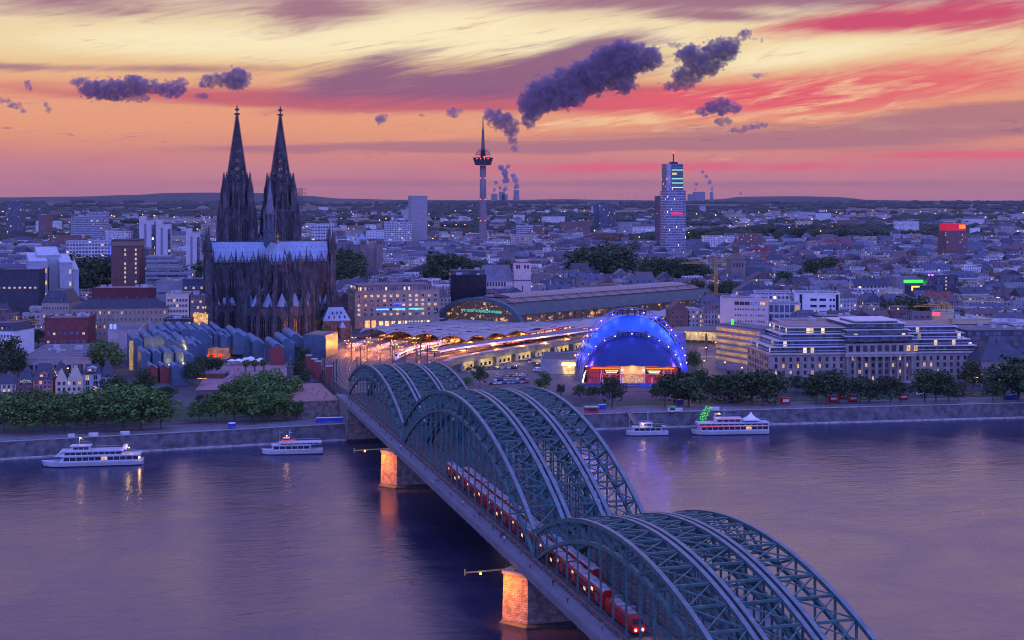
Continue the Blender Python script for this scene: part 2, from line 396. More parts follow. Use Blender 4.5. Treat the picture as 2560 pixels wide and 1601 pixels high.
# ---------------------------------------------------------------- water, ground, quay
def water_mat():
 m = bpy.data.materials.new('river_water'); m.use_nodes = True; T = NT(m.node_tree); T.n.clear()
 b = T.new('ShaderNodeBsdfPrincipled'); o = T.new('ShaderNodeOutputMaterial'); T.l.new(b.outputs[0], o.inputs[0])
 pos = T.new('ShaderNodeNewGeometry').outputs['Position']
 n1 = T.noise(pos, .018, 5.0, .6, 1.2)
 T.put(b.inputs['Base Color'], T.mix(T.mr(n1, .35, .65), (.012, .0165, .042), (.032, .031, .064)))
 T.put(b.inputs['Roughness'], T.mr(n1, .3, .7, .16, .30))
 b.inputs['IOR'].default_value = 1.33; b.inputs['Specular IOR Level'].default_value = 1.0
 x, y, z = T.sep(pos)
 # ripples run across the current
 rp = T.m('ADD', T.m('MULTIPLY', x, .962), T.m('MULTIPLY', y, .273)); rq = T.m('SUBTRACT', T.m('MULTIPLY', y, .962), T.m('MULTIPLY', x, .273))
 wv = T.noise(T.vec(T.m('MULTIPLY', rp, .45), T.m('MULTIPLY', rq, .9), 0), 1.0, 4.0, .6, .4)
 w2 = T.noise(T.vec(T.m('MULTIPLY', rp, .08), T.m('MULTIPLY', rq, .16), 0), 1.0, 3.0, .5, .8)
 w3 = T.noise(T.vec(T.m('MULTIPLY', rp, 1.7), T.m('MULTIPLY', rq, 2.6), 0), 1.0, 2.0)
 hgt = T.m('ADD', T.m('ADD', T.m('MULTIPLY', wv, .55), T.m('MULTIPLY', w2, 1.6)), T.m('MULTIPLY', w3, .12))
 bn = T.new('ShaderNodeBump'); bn.inputs['Strength'].default_value = .28; bn.inputs['Distance'].default_value = .45
 T.put(bn.inputs['Height'], hgt); T.l.new(bn.outputs[0], b.inputs['Normal'])
 return m
_w = MB(); _w.quad((-9000, -1500, 0), (9000, -1500, 0), (9000, 2500, 0), (-9000, 2500, 0))
tag(_w.build('water', water_mat()), 'broad lilac river with small ripples', 'river', kind='structure')
def land_mat():
 m = bpy.data.materials.new('city_ground'); m.use_nodes = True; T = NT(m.node_tree); T.n.clear()
 b = T.new('ShaderNodeBsdfPrincipled'); o = T.new('ShaderNodeOutputMaterial'); T.l.new(b.outputs[0], o.inputs[0])
 pos = T.new('ShaderNodeNewGeometry').outputs['Position']; x, y, z = T.sep(pos)
 n1 = T.noise(pos, .03, 6.0, .65); n2 = T.noise(pos, .4, 4.0)
 city = T.mix(T.mr(n1, .4, .6), (.035, .034, .036), (.085, .08, .08)); city = T.mix(T.mr(n2, .5, .8, 0, .4), city, (.13, .12, .12))
 fld = T.noise(T.vec(T.m('MULTIPLY', x, .0011), T.m('MULTIPLY', y, .0032), 0), 1.0, 4.0, .6, .5)
 n3 = T.noise(pos, .01, 5.0)
 fields = T.mix(T.mr(fld, .48, .6), (.03, .042, .022), (.16, .125, .075)); fields = T.mix(T.mr(n3, .5, .7), fields, (.02, .03, .018))
 T.put(b.inputs['Base Color'], T.mix(T.mr(y, 2600, 5200), city, fields)); b.inputs['Roughness'].default_value = .9
 return m
def ground_mesh():
 ds = [0, 6, 14, 20, 26, 34, 42, 50, 60, 75, 90, 110, 130, 150, 175, 200, 230, 260, 300, 340, 380, 420, 470, 520, 600, 700, 850, 1000, 1300, 1700, 2300, 3000, 3600, 4200, 5000, 5800, 6600, 7400, 8200, 9000, 9800, 10600, 11400, 12200, 13000, 13400]
 xs = [-7800, -6500, -5400, -4400, -3500, -2800, -2200, -1700, -1300, -1000, -800, -650, -520, -420, -350]+[-300+20*k for k in range(46)]+[660, 760, 900, 1100, 1400, 1800, 2300, 2900, 3700, 4700, 5800, 7000, 7800]
 vs = []; fs = []
 for d in ds:
  for X in xs:
   Y = river(X)+d
   if Y > 13800: Y = 13800
   vs.append((X, Y, ground(X, Y)))
 n = len(xs)
 for i in range(len(ds)-1):
  for j in range(n-1): fs.append((i*n+j, i*n+j+1, (i+1)*n+j+1, (i+1)*n+j))
 mb = MB(); mb.mesh(vs, fs)
 return tag(mb.build('ground', land_mat(), smooth=True), 'flat city ground rising to far fields', 'ground', kind='structure')
ground_mesh()
def strip(name, d0, d1, x0, x1, lift, m, label, n=24):
 """a sheet that follows the river bank between two distances from the water"""
 mb = MB(); rows = 5
 g = [[(lerp(x0, x1, i/n), river(lerp(x0, x1, i/n))+lerp(d0, d1, j/rows)) for i in range(n+1)] for j in range(rows+1)]
 vs = [(X, Y, ground(X, Y)+lift) for r in g for (X, Y) in r]
 mb.mesh(vs, [(j*(n+1)+i, j*(n+1)+i+1, (j+1)*(n+1)+i+1, (j+1)*(n+1)+i) for j in range(rows) for i in range(n)])
 return tag(mb.build(name, m), label, None, kind='structure')
PAVE = mat('paving', (.15, .14, .145), .8, 0, .3, .25)
GRASS = mat('lawn', (.045, .085, .03), .9, 0, .4, .4)
ASPH = mat('asphalt', (.055, .053, .058), .7, 0, .3, .2)
BRICKP = mat('brick_paving', (.30, .16, .13), .8, 0, .25, .5)
strip('promenade', .2, 24, -300, -70, .10, PAVE, 'paved riverside promenade')
strip('promenade', .2, 24, 0, 480, .10, PAVE, 'paved riverside promenade')
strip('lawn', 25, 36, 35, 480, .12, GRASS, 'strip of lawn under trees')
strip('road', 38, 56, 20, 480, .12, ASPH, 'riverside road')
strip('lawn', 34, 60, -300, -95, .12, GRASS, 'lawn under the plane trees')
def far_hills():
 mb = MB()
 # ridge lines given as (pixel x, pixel y) seen from the tower, set at their own distances
 def ridge(pts, Y, depth, foot):
  xs = []; n = 90
  x0, x1 = pts[0][0], pts[-1][0]
  rings = []
  for i in range(n+1):
   px = lerp(x0, x1, i/n)
   for (a, b), (c, d) in zip(pts, pts[1:]):
    if a <= px <= c:
     t = (px-a)/(c-a); t = t*t*(3-2*t); py = lerp(b, d, t); break
   X = xat(px, Y); z = zat(py, Y)+1.5*mnoise.noise(Vector((px*.03, 1.2, 0)))+.8*mnoise.noise(Vector((px*.2, 1.2, 0)))
   rings.append([(X, Y-depth, foot), (X, Y-depth*.5, lerp(foot, z, .55)), (X, Y-depth*.15, lerp(foot, z, .93)), (X, Y, z), (X, Y+depth*.4, lerp(foot, z, .7)), (X, Y+depth, foot-20)])
  mb.loft(rings, cap=False, closed=False)
 ridge([(-500, 493), (0, 494), (180, 492), (330, 488), (420, 483), (480, 482), (540, 482), (640, 483), (760, 490), (860, 497), (1000, 500), (1200, 501), (1500, 502)], 12800, 1400, 60)
 ridge([(1000, 501.5), (1260, 500.5), (1420, 498.5), (1500, 500), (1700, 502), (1790, 499), (1860, 492), (2000, 491), (2090, 493), (2170, 500), (2300, 502), (2600, 502), (3100, 502)], 12400, 1200, 60)
 return tag(mb.build('hills', mat('hill_wood', (.028, .036, .022), .95, 0, .4, .004), smooth=True), 'long low wooded hills on the horizon', 'hills', kind='structure')
far_hills()
STONE = mat('quay_stone', (.105, .10, .105), .85, 0, .55, .3, .4)
STONE_D = mat('quay_stone_dark', (.07, .068, .07), .8, 0, .4, .25, .3)
RAIL = mat('railing', (.30, .32, .35), .5, .4, .2, 1)
def quay(x0, x1, label, n):
 e = empty('quay_wall', (0, 0, 0), 0, label, 'quay wall')
 xs = [lerp(x0, x1, i/n) for i in range(n+1)]
 mb = MB()
 mb.loft([[(X, river(X)-3.2, -1), (X, river(X)-3.0, .9), (X, river(X)-2.0, 1.1), (X, river(X)-1.9, 1.1), (X, river(X), 7.2), (X, river(X)+1.4, 7.2), (X, river(X)+1.4, -1)] for X in xs], 0)
 mb.build('wall_face', STONE, e)
 cp = MB(); cp.loft([[(X, river(X)-.3, 7.15), (X, river(X)-.3, 7.55), (X, river(X)+.5, 7.55), (X, river(X)+.5, 7.15)] for X in xs])
 cp.build('coping', mat('coping_stone', (.36, .34, .33), .8), e)
 ft = MB(); ft.loft([[(X, river(X)-3.6, -1), (X, river(X)-3.6, .75), (X, river(X)-3.05, .85), (X, river(X)-3.05, -1)] for X in xs]); ft.build('foot_ledge', mat('ledge_stone', (.38, .37, .36), .8, 0, .45, .5), e)
 rl = MB(); L = 0
 m = int(abs(x1-x0)/2.5); q = [lerp(x0, x1, i/m) for i in range(m+1)]
 for a, b in zip(q, q[1:]):
  rl.bar((a, river(a)+.2, 7.5), (a, river(a)+.2, 8.6), .09)
  for h in (8.6, 8.15): rl.bar((a, river(a)+.2, h), (b, river(b)+.2, h), .07)
 rl.build('railing', RAIL, e)
 bt = MB()
 for X in xs[1:-1:3]: bt.box(X-.35, X+.35, river(X)-3.25, river(X)+.1, 0, 6.9)
 return e
quay(-700, -58, 'long grey stone quay wall below the plane trees, upstream of the bridge', 40)
quay(-23, 900, 'long dark stone quay wall downstream of the bridge, behind two moored boats', 50)
# ---------------------------------------------------------------- railway bridge
# frame: s runs towards the camera, t across to the right, origin where the far and middle spans meet on the left
BA = math.atan2(-.962, .273)                                   # heading of s
BO = Vector((-41.8, 525.0, 0))
def BP(s, t, z=0.0): return (BO.x+.273*s+.962*t, BO.y-.962*s+.273*t, z)
BM = Matrix(((.273, .962, 0, BO.x), (-.962, .273, 0, BO.y), (0, 0, 1, 0), (0, 0, 0, 1)))   # (s,t,z) -> world; mirrored, so build in world
SPANS = [(-133, -1.5, 16, 37.4, 32.8), (1.5, 174.5, 22, 46.8, 40.6), (177.5, 300, 15, 37.4, 33.0)]
TR = [0.0, 8.8, 10.6, 20.2, 22.0, 31.6]
def zu(u, crown): return 23.8+(crown-23.8)*(4*u*(1-u))**.92
def zl(u, crown): return 16.9+(crown-16.9)*(4*u*(1-u))**.96
bridge = empty('railway_bridge', BP(80, 16, 16), 0, 'long green steel railway bridge of three rows of arches over the river', 'bridge')
bridge['category'] = 'bridge'
def bpart(mb, name, mats, parent, smooth=False):
 o = mb.build(name, mats, None, None, 0, smooth)
 o.parent = parent; o.matrix_parent_inverse = parent.matrix_basis.inverted(); return o
for (s0, s1, n, cu, cl) in SPANS:
 big = s1-s0 > 150
 for ti, t in enumerate(TR):
  P = [s0+(s1-s0)*i/n for i in range(n+1)]
  U = [zu(i/n, cu) for i in range(n+1)]; Lw = [zl(i/n, cl) for i in range(n+1)]
  top = MB(); fine = 3; q = []
  for i in range(n*fine+1):
   u = i/(n*fine); q.append((s0+(s1-s0)*u, zu(u, cu)))
  w = .5 if big else .45
  # box chord with a pale wide cover plate and flanges
  rings = []
  for s, z in q: rings.append([BP(s, t-w, z-.55), BP(s, t+w, z-.55), BP(s, t+w, z+.42), BP(s, t-w, z+.42)])
  top.loft(rings, 0)
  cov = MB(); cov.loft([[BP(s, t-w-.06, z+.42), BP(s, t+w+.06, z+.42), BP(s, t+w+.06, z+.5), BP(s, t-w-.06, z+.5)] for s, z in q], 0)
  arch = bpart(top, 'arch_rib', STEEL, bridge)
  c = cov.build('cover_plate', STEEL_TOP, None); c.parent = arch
  lo = MB(); lo.loft([[BP(s, t-.45, z-.45), BP(s, t+.45, z-.45), BP(s, t+.45, z+.45), BP(s, t-.45, z+.45)] for s, z in [(s0+(s1-s0)*i/(n*2), zl(i/(n*2), cl)) for i in range(n*2+1)]], 0)
  o = lo.build('lower_chord', STEEL, None); o.parent = arch
  web = MB()
  for i in range(n+1):
   web.bar(BP(P[i], t, U[i]-.4), BP(P[i], t, Lw[i]+.3), .42, .5)
   if i < n:
    if i < n/2: a, b = (P[i], U[i]-.3), (P[i+1], Lw[i+1]+.3)
    else: a, b = (P[i+1], U[i+1]-.3), (P[i], Lw[i]+.3)
    web.bar(BP(a[0], t-.22, a[1]), BP(b[0], t-.22, b[1]), .16, .42); web.bar(BP(a[0], t+.22, a[1]), BP(b[0], t+.22, b[1]), .16, .42)
  o = web.build('web_bracing', STEEL, None); o.parent = arch
  hg = MB()
  for i in range(1, n):
   if Lw[i] > 18.5: hg.bar(BP(P[i], t, Lw[i]-.3), BP(P[i], t, 16.3), .42, .46)
  o = hg.build('hangers', STEEL, None); o.name = 'hanger'; o['kind'] = 'stuff'; o.parent = arch
 for ta, tb in ((0, 1), (2, 3), (4, 5)):
  a, b = TR[ta], TR[tb]
  br = MB()
  for i in range(n+1):
   u = i/n; s = s0+(s1-s0)*u; z = zu(u, cu)-.1; z2 = zl(u, cl)
   br.bar(BP(s, a, z), BP(s, b, z), .36, .5)
   if i < n:
    s2 = s0+(s1-s0)*(i+1)/n; zz = zu((i+1)/n, cu)-.1; m = (a+b)/2; sm = (s+s2)/2; zm = (z+zz)/2
    # diagonal wind bracing, alternating lattice diamonds
    if i % 2 == 0: br.bar(BP(s, a, z), BP(s2, b, zz), .3, .3); br.bar(BP(s, b, z), BP(s2, a, zz), .26, .26)
    else: br.bar(BP(s, b, z), BP(s2, a, zz), .3, .3); br.bar(BP(s, a, z), BP(s2, b, zz), .26, .26)
   if z2 > 23.5:
    br.bar(BP(s, a, z2), BP(s, b, z2), .3, .4)
    if z2 > 24.5 and i % 2: br.bar(BP(s, a, z2), BP(s, (a+b)/2, z-.2), .22); br.bar(BP(s, b, z2), BP(s, (a+b)/2, z-.2), .22)
  bpart(br, 'wind_bracing', STEEL, bridge)
DECK = mat('deck_steel', (.10, .12, .13), .7, .1, .3, .3)
dk = MB()
def brun(mb, s0, s1, t0, t1, z0, z1, m=0): mb.loft([[BP(s, t0, z0), BP(s, t1, z0), BP(s, t1, z1), BP(s, t0, z1)] for s in (s0, s1)], m)
brun(dk, -136, 345, -.7, 32.4, 14.6, 16.3)
for s in range(-134, 340, 8): brun(dk, s, s+.5, -5.4, 37, 14.2, 15.9)
bpart(dk, 'deck', DECK, bridge)
bl = MB()
BALLAST = mat('ballast', (.13, .105, .095), .95, 0, .5, .6)
for a, b in ((0.6, 8.2), (11.2, 19.6), (22.6, 31)): brun(bl, -136, 345, a, b, 16.304, 16.62)
bpart(bl, 'ballast_bed', BALLAST, bridge)
TRK = [2.9, 6.9, 13.2, 17.6, 24.4, 29.2]
SLEEP = mat('sleeper', (.19, .165, .15), .9); RAILM = mat('rail_steel', (.35, .31, .30), .35, .8, .2, .5)
sl = MB()
for t in TRK:
 s = -135
 while s < 345:
  brun(sl, s, s+.28, t-1.3, t+1.3, 16.62, 16.70); s += 1.3 if s < 60 else .9
bpart(sl, 'sleepers', SLEEP, bridge).name = 'sleeper_row'
rl = MB()
for t in TRK:
 for e in (-.76, .76): brun(rl, -136, 345, t+e-.06, t+e+.06, 16.7, 16.86)
bpart(rl, 'rail', RAILM, bridge)
WALK = mat('walkway_asphalt', (.17, .165, .18), .75, 0, .15, .2)
for a, b in ((-5.3, -1.0), (33.0, 37.2)):
 wk = MB(); brun(wk, -140, 345, a, b, 15.9, 16.35)
 brun(wk, -140, 345, a-.25, a, 14.8, 16.5) if a < 0 else brun(wk, -140, 345, b, b+.25, 14.8, 16.5)
 bpart(wk, 'walkway', WALK, bridge)
 g = MB(); e = a+.05 if a < 0 else b-.05
 for s in range(-138, 342, 3): g.bar(BP(s, e, 16.3), BP(s, e, 17.6), .09)
 for h in (17.6, 17.2, 16.8): brun(g, -138, 342, e-.035, e+.035, h-.035, h+.035)
 bpart(g, 'railing', RAIL, bridge)
def lock_mat():
 m = bpy.data.materials.new('padlock_fence'); m.use_nodes = True; T = NT(m.node_tree); T.n.clear()
 b = T.new('ShaderNodeBsdfPrincipled'); o = T.new('ShaderNodeOutputMaterial'); T.l.new(b.outputs[0], o.inputs[0])
 pos = T.new('ShaderNodeNewGeometry').outputs['Position']
 v = T.new('ShaderNodeTexVoronoi'); T.put(v.inputs['Vector'], pos); v.inputs['Scale'].default_value = 4.5
 h = T.new('ShaderNodeHueSaturation'); h.inputs['Saturation'].default_value = .45; T.put(h.inputs['Color'], v.outputs['Color'])
 c = T.mix(.62, h.outputs[0], (.34, .17, .12)); T.put(b.inputs['Base Color'], T.mix(T.mr(v.outputs['Distance'], .2, .6), c, (.10, .07, .06)))
 b.inputs['Metallic'].default_value = .35; b.inputs['Roughness'].default_value = .45
 return m
fe = MB(); brun(fe, -130, 340, -1.0, -.78, 16.45, 17.75)
lk = random.Random(3)
for i in range(900):
 s = lk.uniform(-125, 335); z = lk.uniform(16.5, 17.7); q = .18
 p = BP(s, -1.05, z); fe.box(p[0]-q, p[0]+q, p[1]-q, p[1]+q, z-q, z+q)
bpart(fe, 'padlock_fence', lock_mat(), bridge)
# masonry piers with a flood lamp and a gauge boom each
PIERM = mat('pier_stone', (.27, .22, .17), .85, 0, .45, .35, 0)
def pier_mat():
 m = bpy.data.materials.new('pier_masonry'); m.use_nodes = True; T = NT(m.node_tree); T.n.clear()
 b = T.new('ShaderNodeBsdfPrincipled'); o = T.new('ShaderNodeOutputMaterial'); T.l.new(b.outputs[0], o.inputs[0])
 uv = T.new('ShaderNodeUVMap', uv_map='UVMap').outputs[0]
 bt = T.new('ShaderNodeTexBrick'); T.put(bt.inputs['Vector'], uv); bt.inputs['Scale'].default_value = 1.0
 bt.inputs['Brick Width'].default_value = 1.5; bt.inputs['Row Height'].default_value = .62; bt.inputs['Mortar Size'].default_value = .035
 T.put(bt.inputs['Color1'], (.34, .27, .21)); T.put(bt.inputs['Color2'], (.22, .18, .15)); T.put(bt.inputs['Mortar'], (.05, .045, .04))
 pos = T.new('ShaderNodeNewGeometry').outputs['Position']; n = T.noise(pos, .5, 5.0)
 z = T.sep(pos)[2]; wet = T.mr(T.m('ADD', z, T.m('MULTIPLY', n, 1.5)), 1.6, 2.4, 1, 0)
 T.put(b.inputs['Base Color'], T.mix(wet, T.mix(T.mr(n, .4, .65), bt.outputs[0], (.12, .1, .09)), (.02, .022, .02)))
 b.inputs['Roughness'].default_value = .85
 bn = T.new('ShaderNodeBump'); bn.inputs['Strength'].default_value = .8; bn.inputs['Distance'].default_value = .15
 T.put(bn.inputs['Height'], T.m('ADD', bt.outputs['Fac'], T.m('MULTIPLY', n, -1.2))); T.l.new(bn.outputs[0], b.inputs['Normal'])
 return m
PM = pier_mat()
AMBER = glow('amber_lamp', (1, .38, .05), 9)
def pier(s, label, tip):
 base = BP(s, 0, 0); e = empty('bridge_pier', base, 0, label, 'bridge pier', 'stone piers of the bridge')
 loc = lambda ss, t, z: (BP(s+ss, t, 0)[0]-base[0], BP(s+ss, t, 0)[1]-base[1], z)
 def outline(g): return [loc(4.4+g, 36, 0), loc(4.4+g, tip+5-g*.6, 0), loc(-1, tip-g, 0), loc(-4.6-g, tip+4, 0), loc(-4.6-g, 36, 0)]
 mb = MB(); ps = outline(0); pb = outline(.45)
 mb.loft([[(p[0], p[1], -2) for p in pb], [(p[0], p[1], 13.4) for p in ps]], 0, cap=True)
 mb.build('masonry', PM, e, uv=True)
 cp = MB(); cp.prism([(p[0], p[1]) for p in outline(.5)], 13.4, 14.3); cp.build('cap_stone', mat('cap_stone', (.25, .23, .22), .8), e)
 ft = MB(); ft.loft([[(p[0], p[1], -2) for p in outline(1.5)], [(p[0], p[1], .7) for p in outline(1.3)], [(p[0], p[1], 1.3) for p in outline(.55)]]); ft.build('footing', mat('wet_stone', (.03, .033, .032), .6, 0, .5, .6), e, smooth=False)
 bm_ = MB(); p = loc(1.5, tip-11, 15); q = loc(1, tip+5, 15.0)
 bm_.bar(p, q, .32, .32); bm_.bar(loc(1, tip+2, 14.2), loc(1, tip+2, 15), .3); bm_.bar(loc(1, tip+4.8, 14.2), loc(1, tip+4.8, 15), .3)
 boom = bm_.build('gauge_boom', mat('yellow_boom', (.55, .33, .08), .6), e)
 pl = MB(); pp = loc(1.5, tip-11, 15); pl.box(pp[0]-.15, pp[0]+.15, pp[1]-.15, pp[1]+.15, 14.3, 15.9); o = pl.build('marker_plate', mat('yellow_plate', (.75, .55, .12), .5), boom)
 lp = MB(); b = loc(4.1, tip-2.4, 15.3); lp.ball(loc(2.2, tip-7, 14.65), .3); lp.build('flood_lamp', AMBER, e)
 rl = MB()
 for t in range(int(tip)+6, -6, 2): rl.bar(loc(4.2, t, 14.3), loc(4.2, t, 15.4), .08)
 rl.bar(loc(4.2, tip+6, 15.4), loc(4.2, -6, 15.4), .07); rl.build('railing', RAIL, e)
 # the amber flood lights wash the nose of the pier from a bracket near its top
 l = lamp('flood_light', loc(2.2, tip-7, 14.3), (1, .235, .007), 46000, e, 'SPOT', .4, None, 80, .8)
 tgt = Vector(loc(1.9, tip+2.9, 7.0)); d = tgt-Vector(l.location); l.rotation_euler = d.to_track_quat('-Z', 'Y').to_euler()
 l = lamp('flood_light', loc(.5, tip-9, 14.3), (1, .235, .007), 15000, e, 'SPOT', .4, None, 95, .8)
 tgt = Vector(loc(-1, tip+2.0, 6.0)); d = tgt-Vector(l.location); l.rotation_euler = d.to_track_quat('-Z', 'Y').to_euler()
 return e
pier(0, 'stone pier with amber flood lit nose below the far arches, nearer the old town bank', -8.5)
pier(176, 'stone pier with amber flood lit nose closest to the lower edge, its boom carrying birds', -8.5)
# abutment under the ramp on the far bank, with blue portable toilets in front of it
ab = MB(); base = BP(-134, 16, 0)
ab_e = empty('bridge_abutment', (base[0], base[1], 0), 0, 'tall dark stone abutment wall where the bridge meets the far bank', 'abutment')
mb = MB()
for (sa, sb, ta, tb, z1) in ((-150, -100, -6, 37, 14.6), (-190, -128, -45, -6.2, 14.9)):
 mb.prism([(BP(sa, ta)[0]-base[0], BP(sa, ta)[1]-base[1]), (BP(sb, ta)[0]-base[0], BP(sb, ta)[1]-base[1]), (BP(sb, tb)[0]-base[0], BP(sb, tb)[1]-base[1]), (BP(sa, tb)[0]-base[0], BP(sa, tb)[1]-base[1])], -1 if sb > -110 else 5, z1)
mb.build('masonry', PM, ab_e, uv=True)
mb = MB()
for (sa, sb, ta, tb) in ((-190, -127.6, -45.5, -6.0),):
 mb.prism([(BP(sa, ta)[0]-base[0], BP(sa, ta)[1]-base[1]), (BP(sb, ta)[0]-base[0], BP(sb, ta)[1]-base[1]), (BP(sb, tb)[0]-base[0], BP(sb, tb)[1]-base[1]), (BP(sa, tb)[0]-base[0], BP(sa, tb)[1]-base[1])], 14.905, 15.3)
mb.build('terrace_slab', BRICKP, ab_e)
rl = MB()
L = lambda s, t, z: (BP(s, t)[0]-base[0], BP(s, t)[1]-base[1], z)
for t in range(-44, -6, 3): rl.bar(L(-128.2, t, 15.3), L(-128.2, t, 16.4), .1)
rl.bar(L(-128.2, -45, 16.4), L(-128.2, -6.5, 16.4), .08); rl.bar(L(-128.2, -45, 15.9), L(-128.2, -6.5, 15.9), .06)
rl.build('railing', RAIL, ab_e)
# ---------------------------------------------------------------- trains on the bridge
RED = mat('train_red', (.40, .014, .018), .35, 0, .15, .5); TROOF = mat('train_roof', (.40, .42, .46), .45, .3, .25, .5)
TWIN = mat('train_window', (.03, .03, .04), .1, 0, .3, .5); TLIT = lit_pane('train_window_lit', (1, .62, .3), 1.6, .8)
DOORW = mat('train_door', (.30, .10, .10), .4); BOGIE = mat('bogie', (.03, .03, .035), .7)
def train_mesh_car(L, h, w, double=True):
 out = {}
 b = MB(); W = w/2
 prof = [(-W, .95), (-W-.02, 2.2), (-W, h-1.0), (-W*.82, h-.25), (-W*.45, h), (W*.45, h), (W*.82, h-.25), (W, h-1.0), (W+.02, 2.2), (W, .95)]
 b.loft([[(x, y, z) for y, z in prof] for x in (-L/2, L/2)], 0); out['body'] = b
 r = MB(); r.loft([[(x, y, z+.02) for y, z in ((-W*.84, h-.27), (-W*.45, h+.02), (W*.45, h+.02), (W*.84, h-.27))] for x in (-L/2+.4, L/2-.4)], 0, cap=True)
 for k in range(4): r.box(-L/2+3+k*6, -L/2+5.2+k*6, -.8, .8, h-.05, h+.22)
 out['roof'] = r
 u = MB()
 for x in (-L/2+3.5, L/2-3.5):
  for d in (-1.2, 1.2): u.box(x+d-.5, x+d+.5, -1.1, 1.1, .05, .95)
 u.box(-L/2+6, L/2-6, -1.2, 1.2, .35, .95); out['bogie'] = u
 return out
def make_train(name, label, s_front, t, n_cars, loco, carL=26.4, h=4.6, lit=.55, stripe=None, body=RED, z=16.86, path=None, group='trains', doorm=None):
 """cars laid nose to tail; path maps a distance along the track to (x, y, heading)"""
 path = path or (lambda d: (*BP(s_front-d, t)[:2], BA+math.pi))
 x, y, a = path(0); e = empty(name, (x, y, z), a, label, 'train', group)
 inv = Matrix.Translation((x, y, z)) @ Matrix.Rotation(a, 4, 'Z'); inv.invert()
 d = 0.0
 tmpl = {k: v.data(k, BOGIE if k == 'bogie' else TROOF if k == 'roof' else body) for k, v in train_mesh_car(carL-.6, h, 2.8).items()}
 wn = MB(); wl = MB(); dr = MB(); rr = random.Random(len(label))
 rows = ((1.35, 2.15), (2.75, 3.5)) if h > 4.3 else ((1.9, 2.85),)
 for (za, zb) in rows:
  k = -carL/2+1.7
  while k < carL/2-2.5:
   if abs(abs(k+.75)-carL*.33) > 1.6 or len(rows) == 2 and za > 2:
    (wl if rr.random() < lit else wn).box(k, k+1.45, -1.435, 1.435, za, zb)
   k += 1.8
 for sx in (-1, 1): dr.box(sx*carL*.33-.8, sx*carL*.33+.8, -1.44, 1.44, 1.0, 3.0)
 for q, mb in (('window_band', wn), ('lit_window_band', wl), ('door', dr)): tmpl[q] = mb.data(q, {'window_band': TWIN, 'lit_window_band': TLIT, 'door': doorm or DOORW}[q])
 if stripe:
  sp = MB(); sp.box(-carL/2+.4, carL/2-.4, -1.43, 1.43, 2.3, 2.62); tmpl['stripe'] = sp.data('stripe', stripe)
 if loco:
  x, y, a2 = path(9.3); M = inv @ Matrix.Translation((x, y, z)) @ Matrix.Rotation(a2, 4, 'Z'); lx, ly, lz = M.translation; ra = a2-a
  lb = MB(); prof = [(-1.45, .9), (-1.48, 2.3), (-1.25, 3.75), (1.25, 3.75), (1.48, 2.3), (1.45, .9)]
  def sec(x, k, top): return [(x, y*k, min(zz, top)) for y, zz in prof]
  lb.loft([sec(-9.3, .86, 2.2), sec(-8.9, .95, 2.5), sec(-7.9, 1, 3.75), sec(7.9, 1, 3.75), sec(8.9, .95, 2.5), sec(9.3, .86, 2.2)])
  L0 = lb.build('locomotive', body, e, (lx, ly, lz), ra)
  q = MB()
  for k in (-5.5, -2.5, .5, 3.5): q.box(k, k+2.2, -.95, .95, 3.76, 4.0)
  for k in (-4.5, 4.5):
   q.bar((k-1, 0, 4.0), (k+1, 0, 4.6), .12); q.bar((k+1, 0, 4.6), (k-.6, 0, 5.3), .12); q.bar((k-.6, -.9, 5.3), (k-.6, .9, 5.3), .12)
  q.build('pantograph', TROOF, L0)
  q = MB(); q.quad((-8.86, -1.05, 2.62), (-8.1, -1.05, 3.5), (-8.1, 1.05, 3.5), (-8.86, 1.05, 2.62)); q.xf(Matrix.Translation((-.06, 0, .03))); q.build('windscreen', TWIN, L0)
  for yy in (-.8, .8):
   q = MB(); q.ball((-9.38, yy, 1.55), .2); q.build('headlight', glow('train_headlight', (1, .72, .38), 55), L0)
  q = MB(); q.box(-7.5, 7.5, -1.2, 1.2, .1, .9); q.build('bogie', BOGIE, L0)
  q = MB()
  for k in range(9): q.box(-6+k*1.4, -5.2+k*1.4, -1.44, 1.44, 2.5, 3.1)
  q.build('vent_grille', BOGIE, L0)
  d = 19.0
 for c in range(n_cars):
  x, y, a2 = path(d+carL/2); M = inv @ Matrix.Translation((x, y, z)) @ Matrix.Rotation(a2, 4, 'Z'); lx, ly, lz = M.translation
  o = inst(tmpl['body'], 'carriage', e, (lx, ly, lz), a2-a)
  for k, me in tmpl.items():
   if k != 'body' and len(me.vertices): inst(me, k, o)
  d += carL
 return e
make_train('regional_train', 'red double deck regional train pulled by a red locomotive with lit headlights', 243, 2.9, 6, True, lit=.12)
make_train('regional_train', 'silver roofed red train running beside the double deck train on the bridge', 205, 6.9, 5, False, h=4.2, lit=.08, stripe=mat('orange_stripe', (.55, .11, .03), .4))
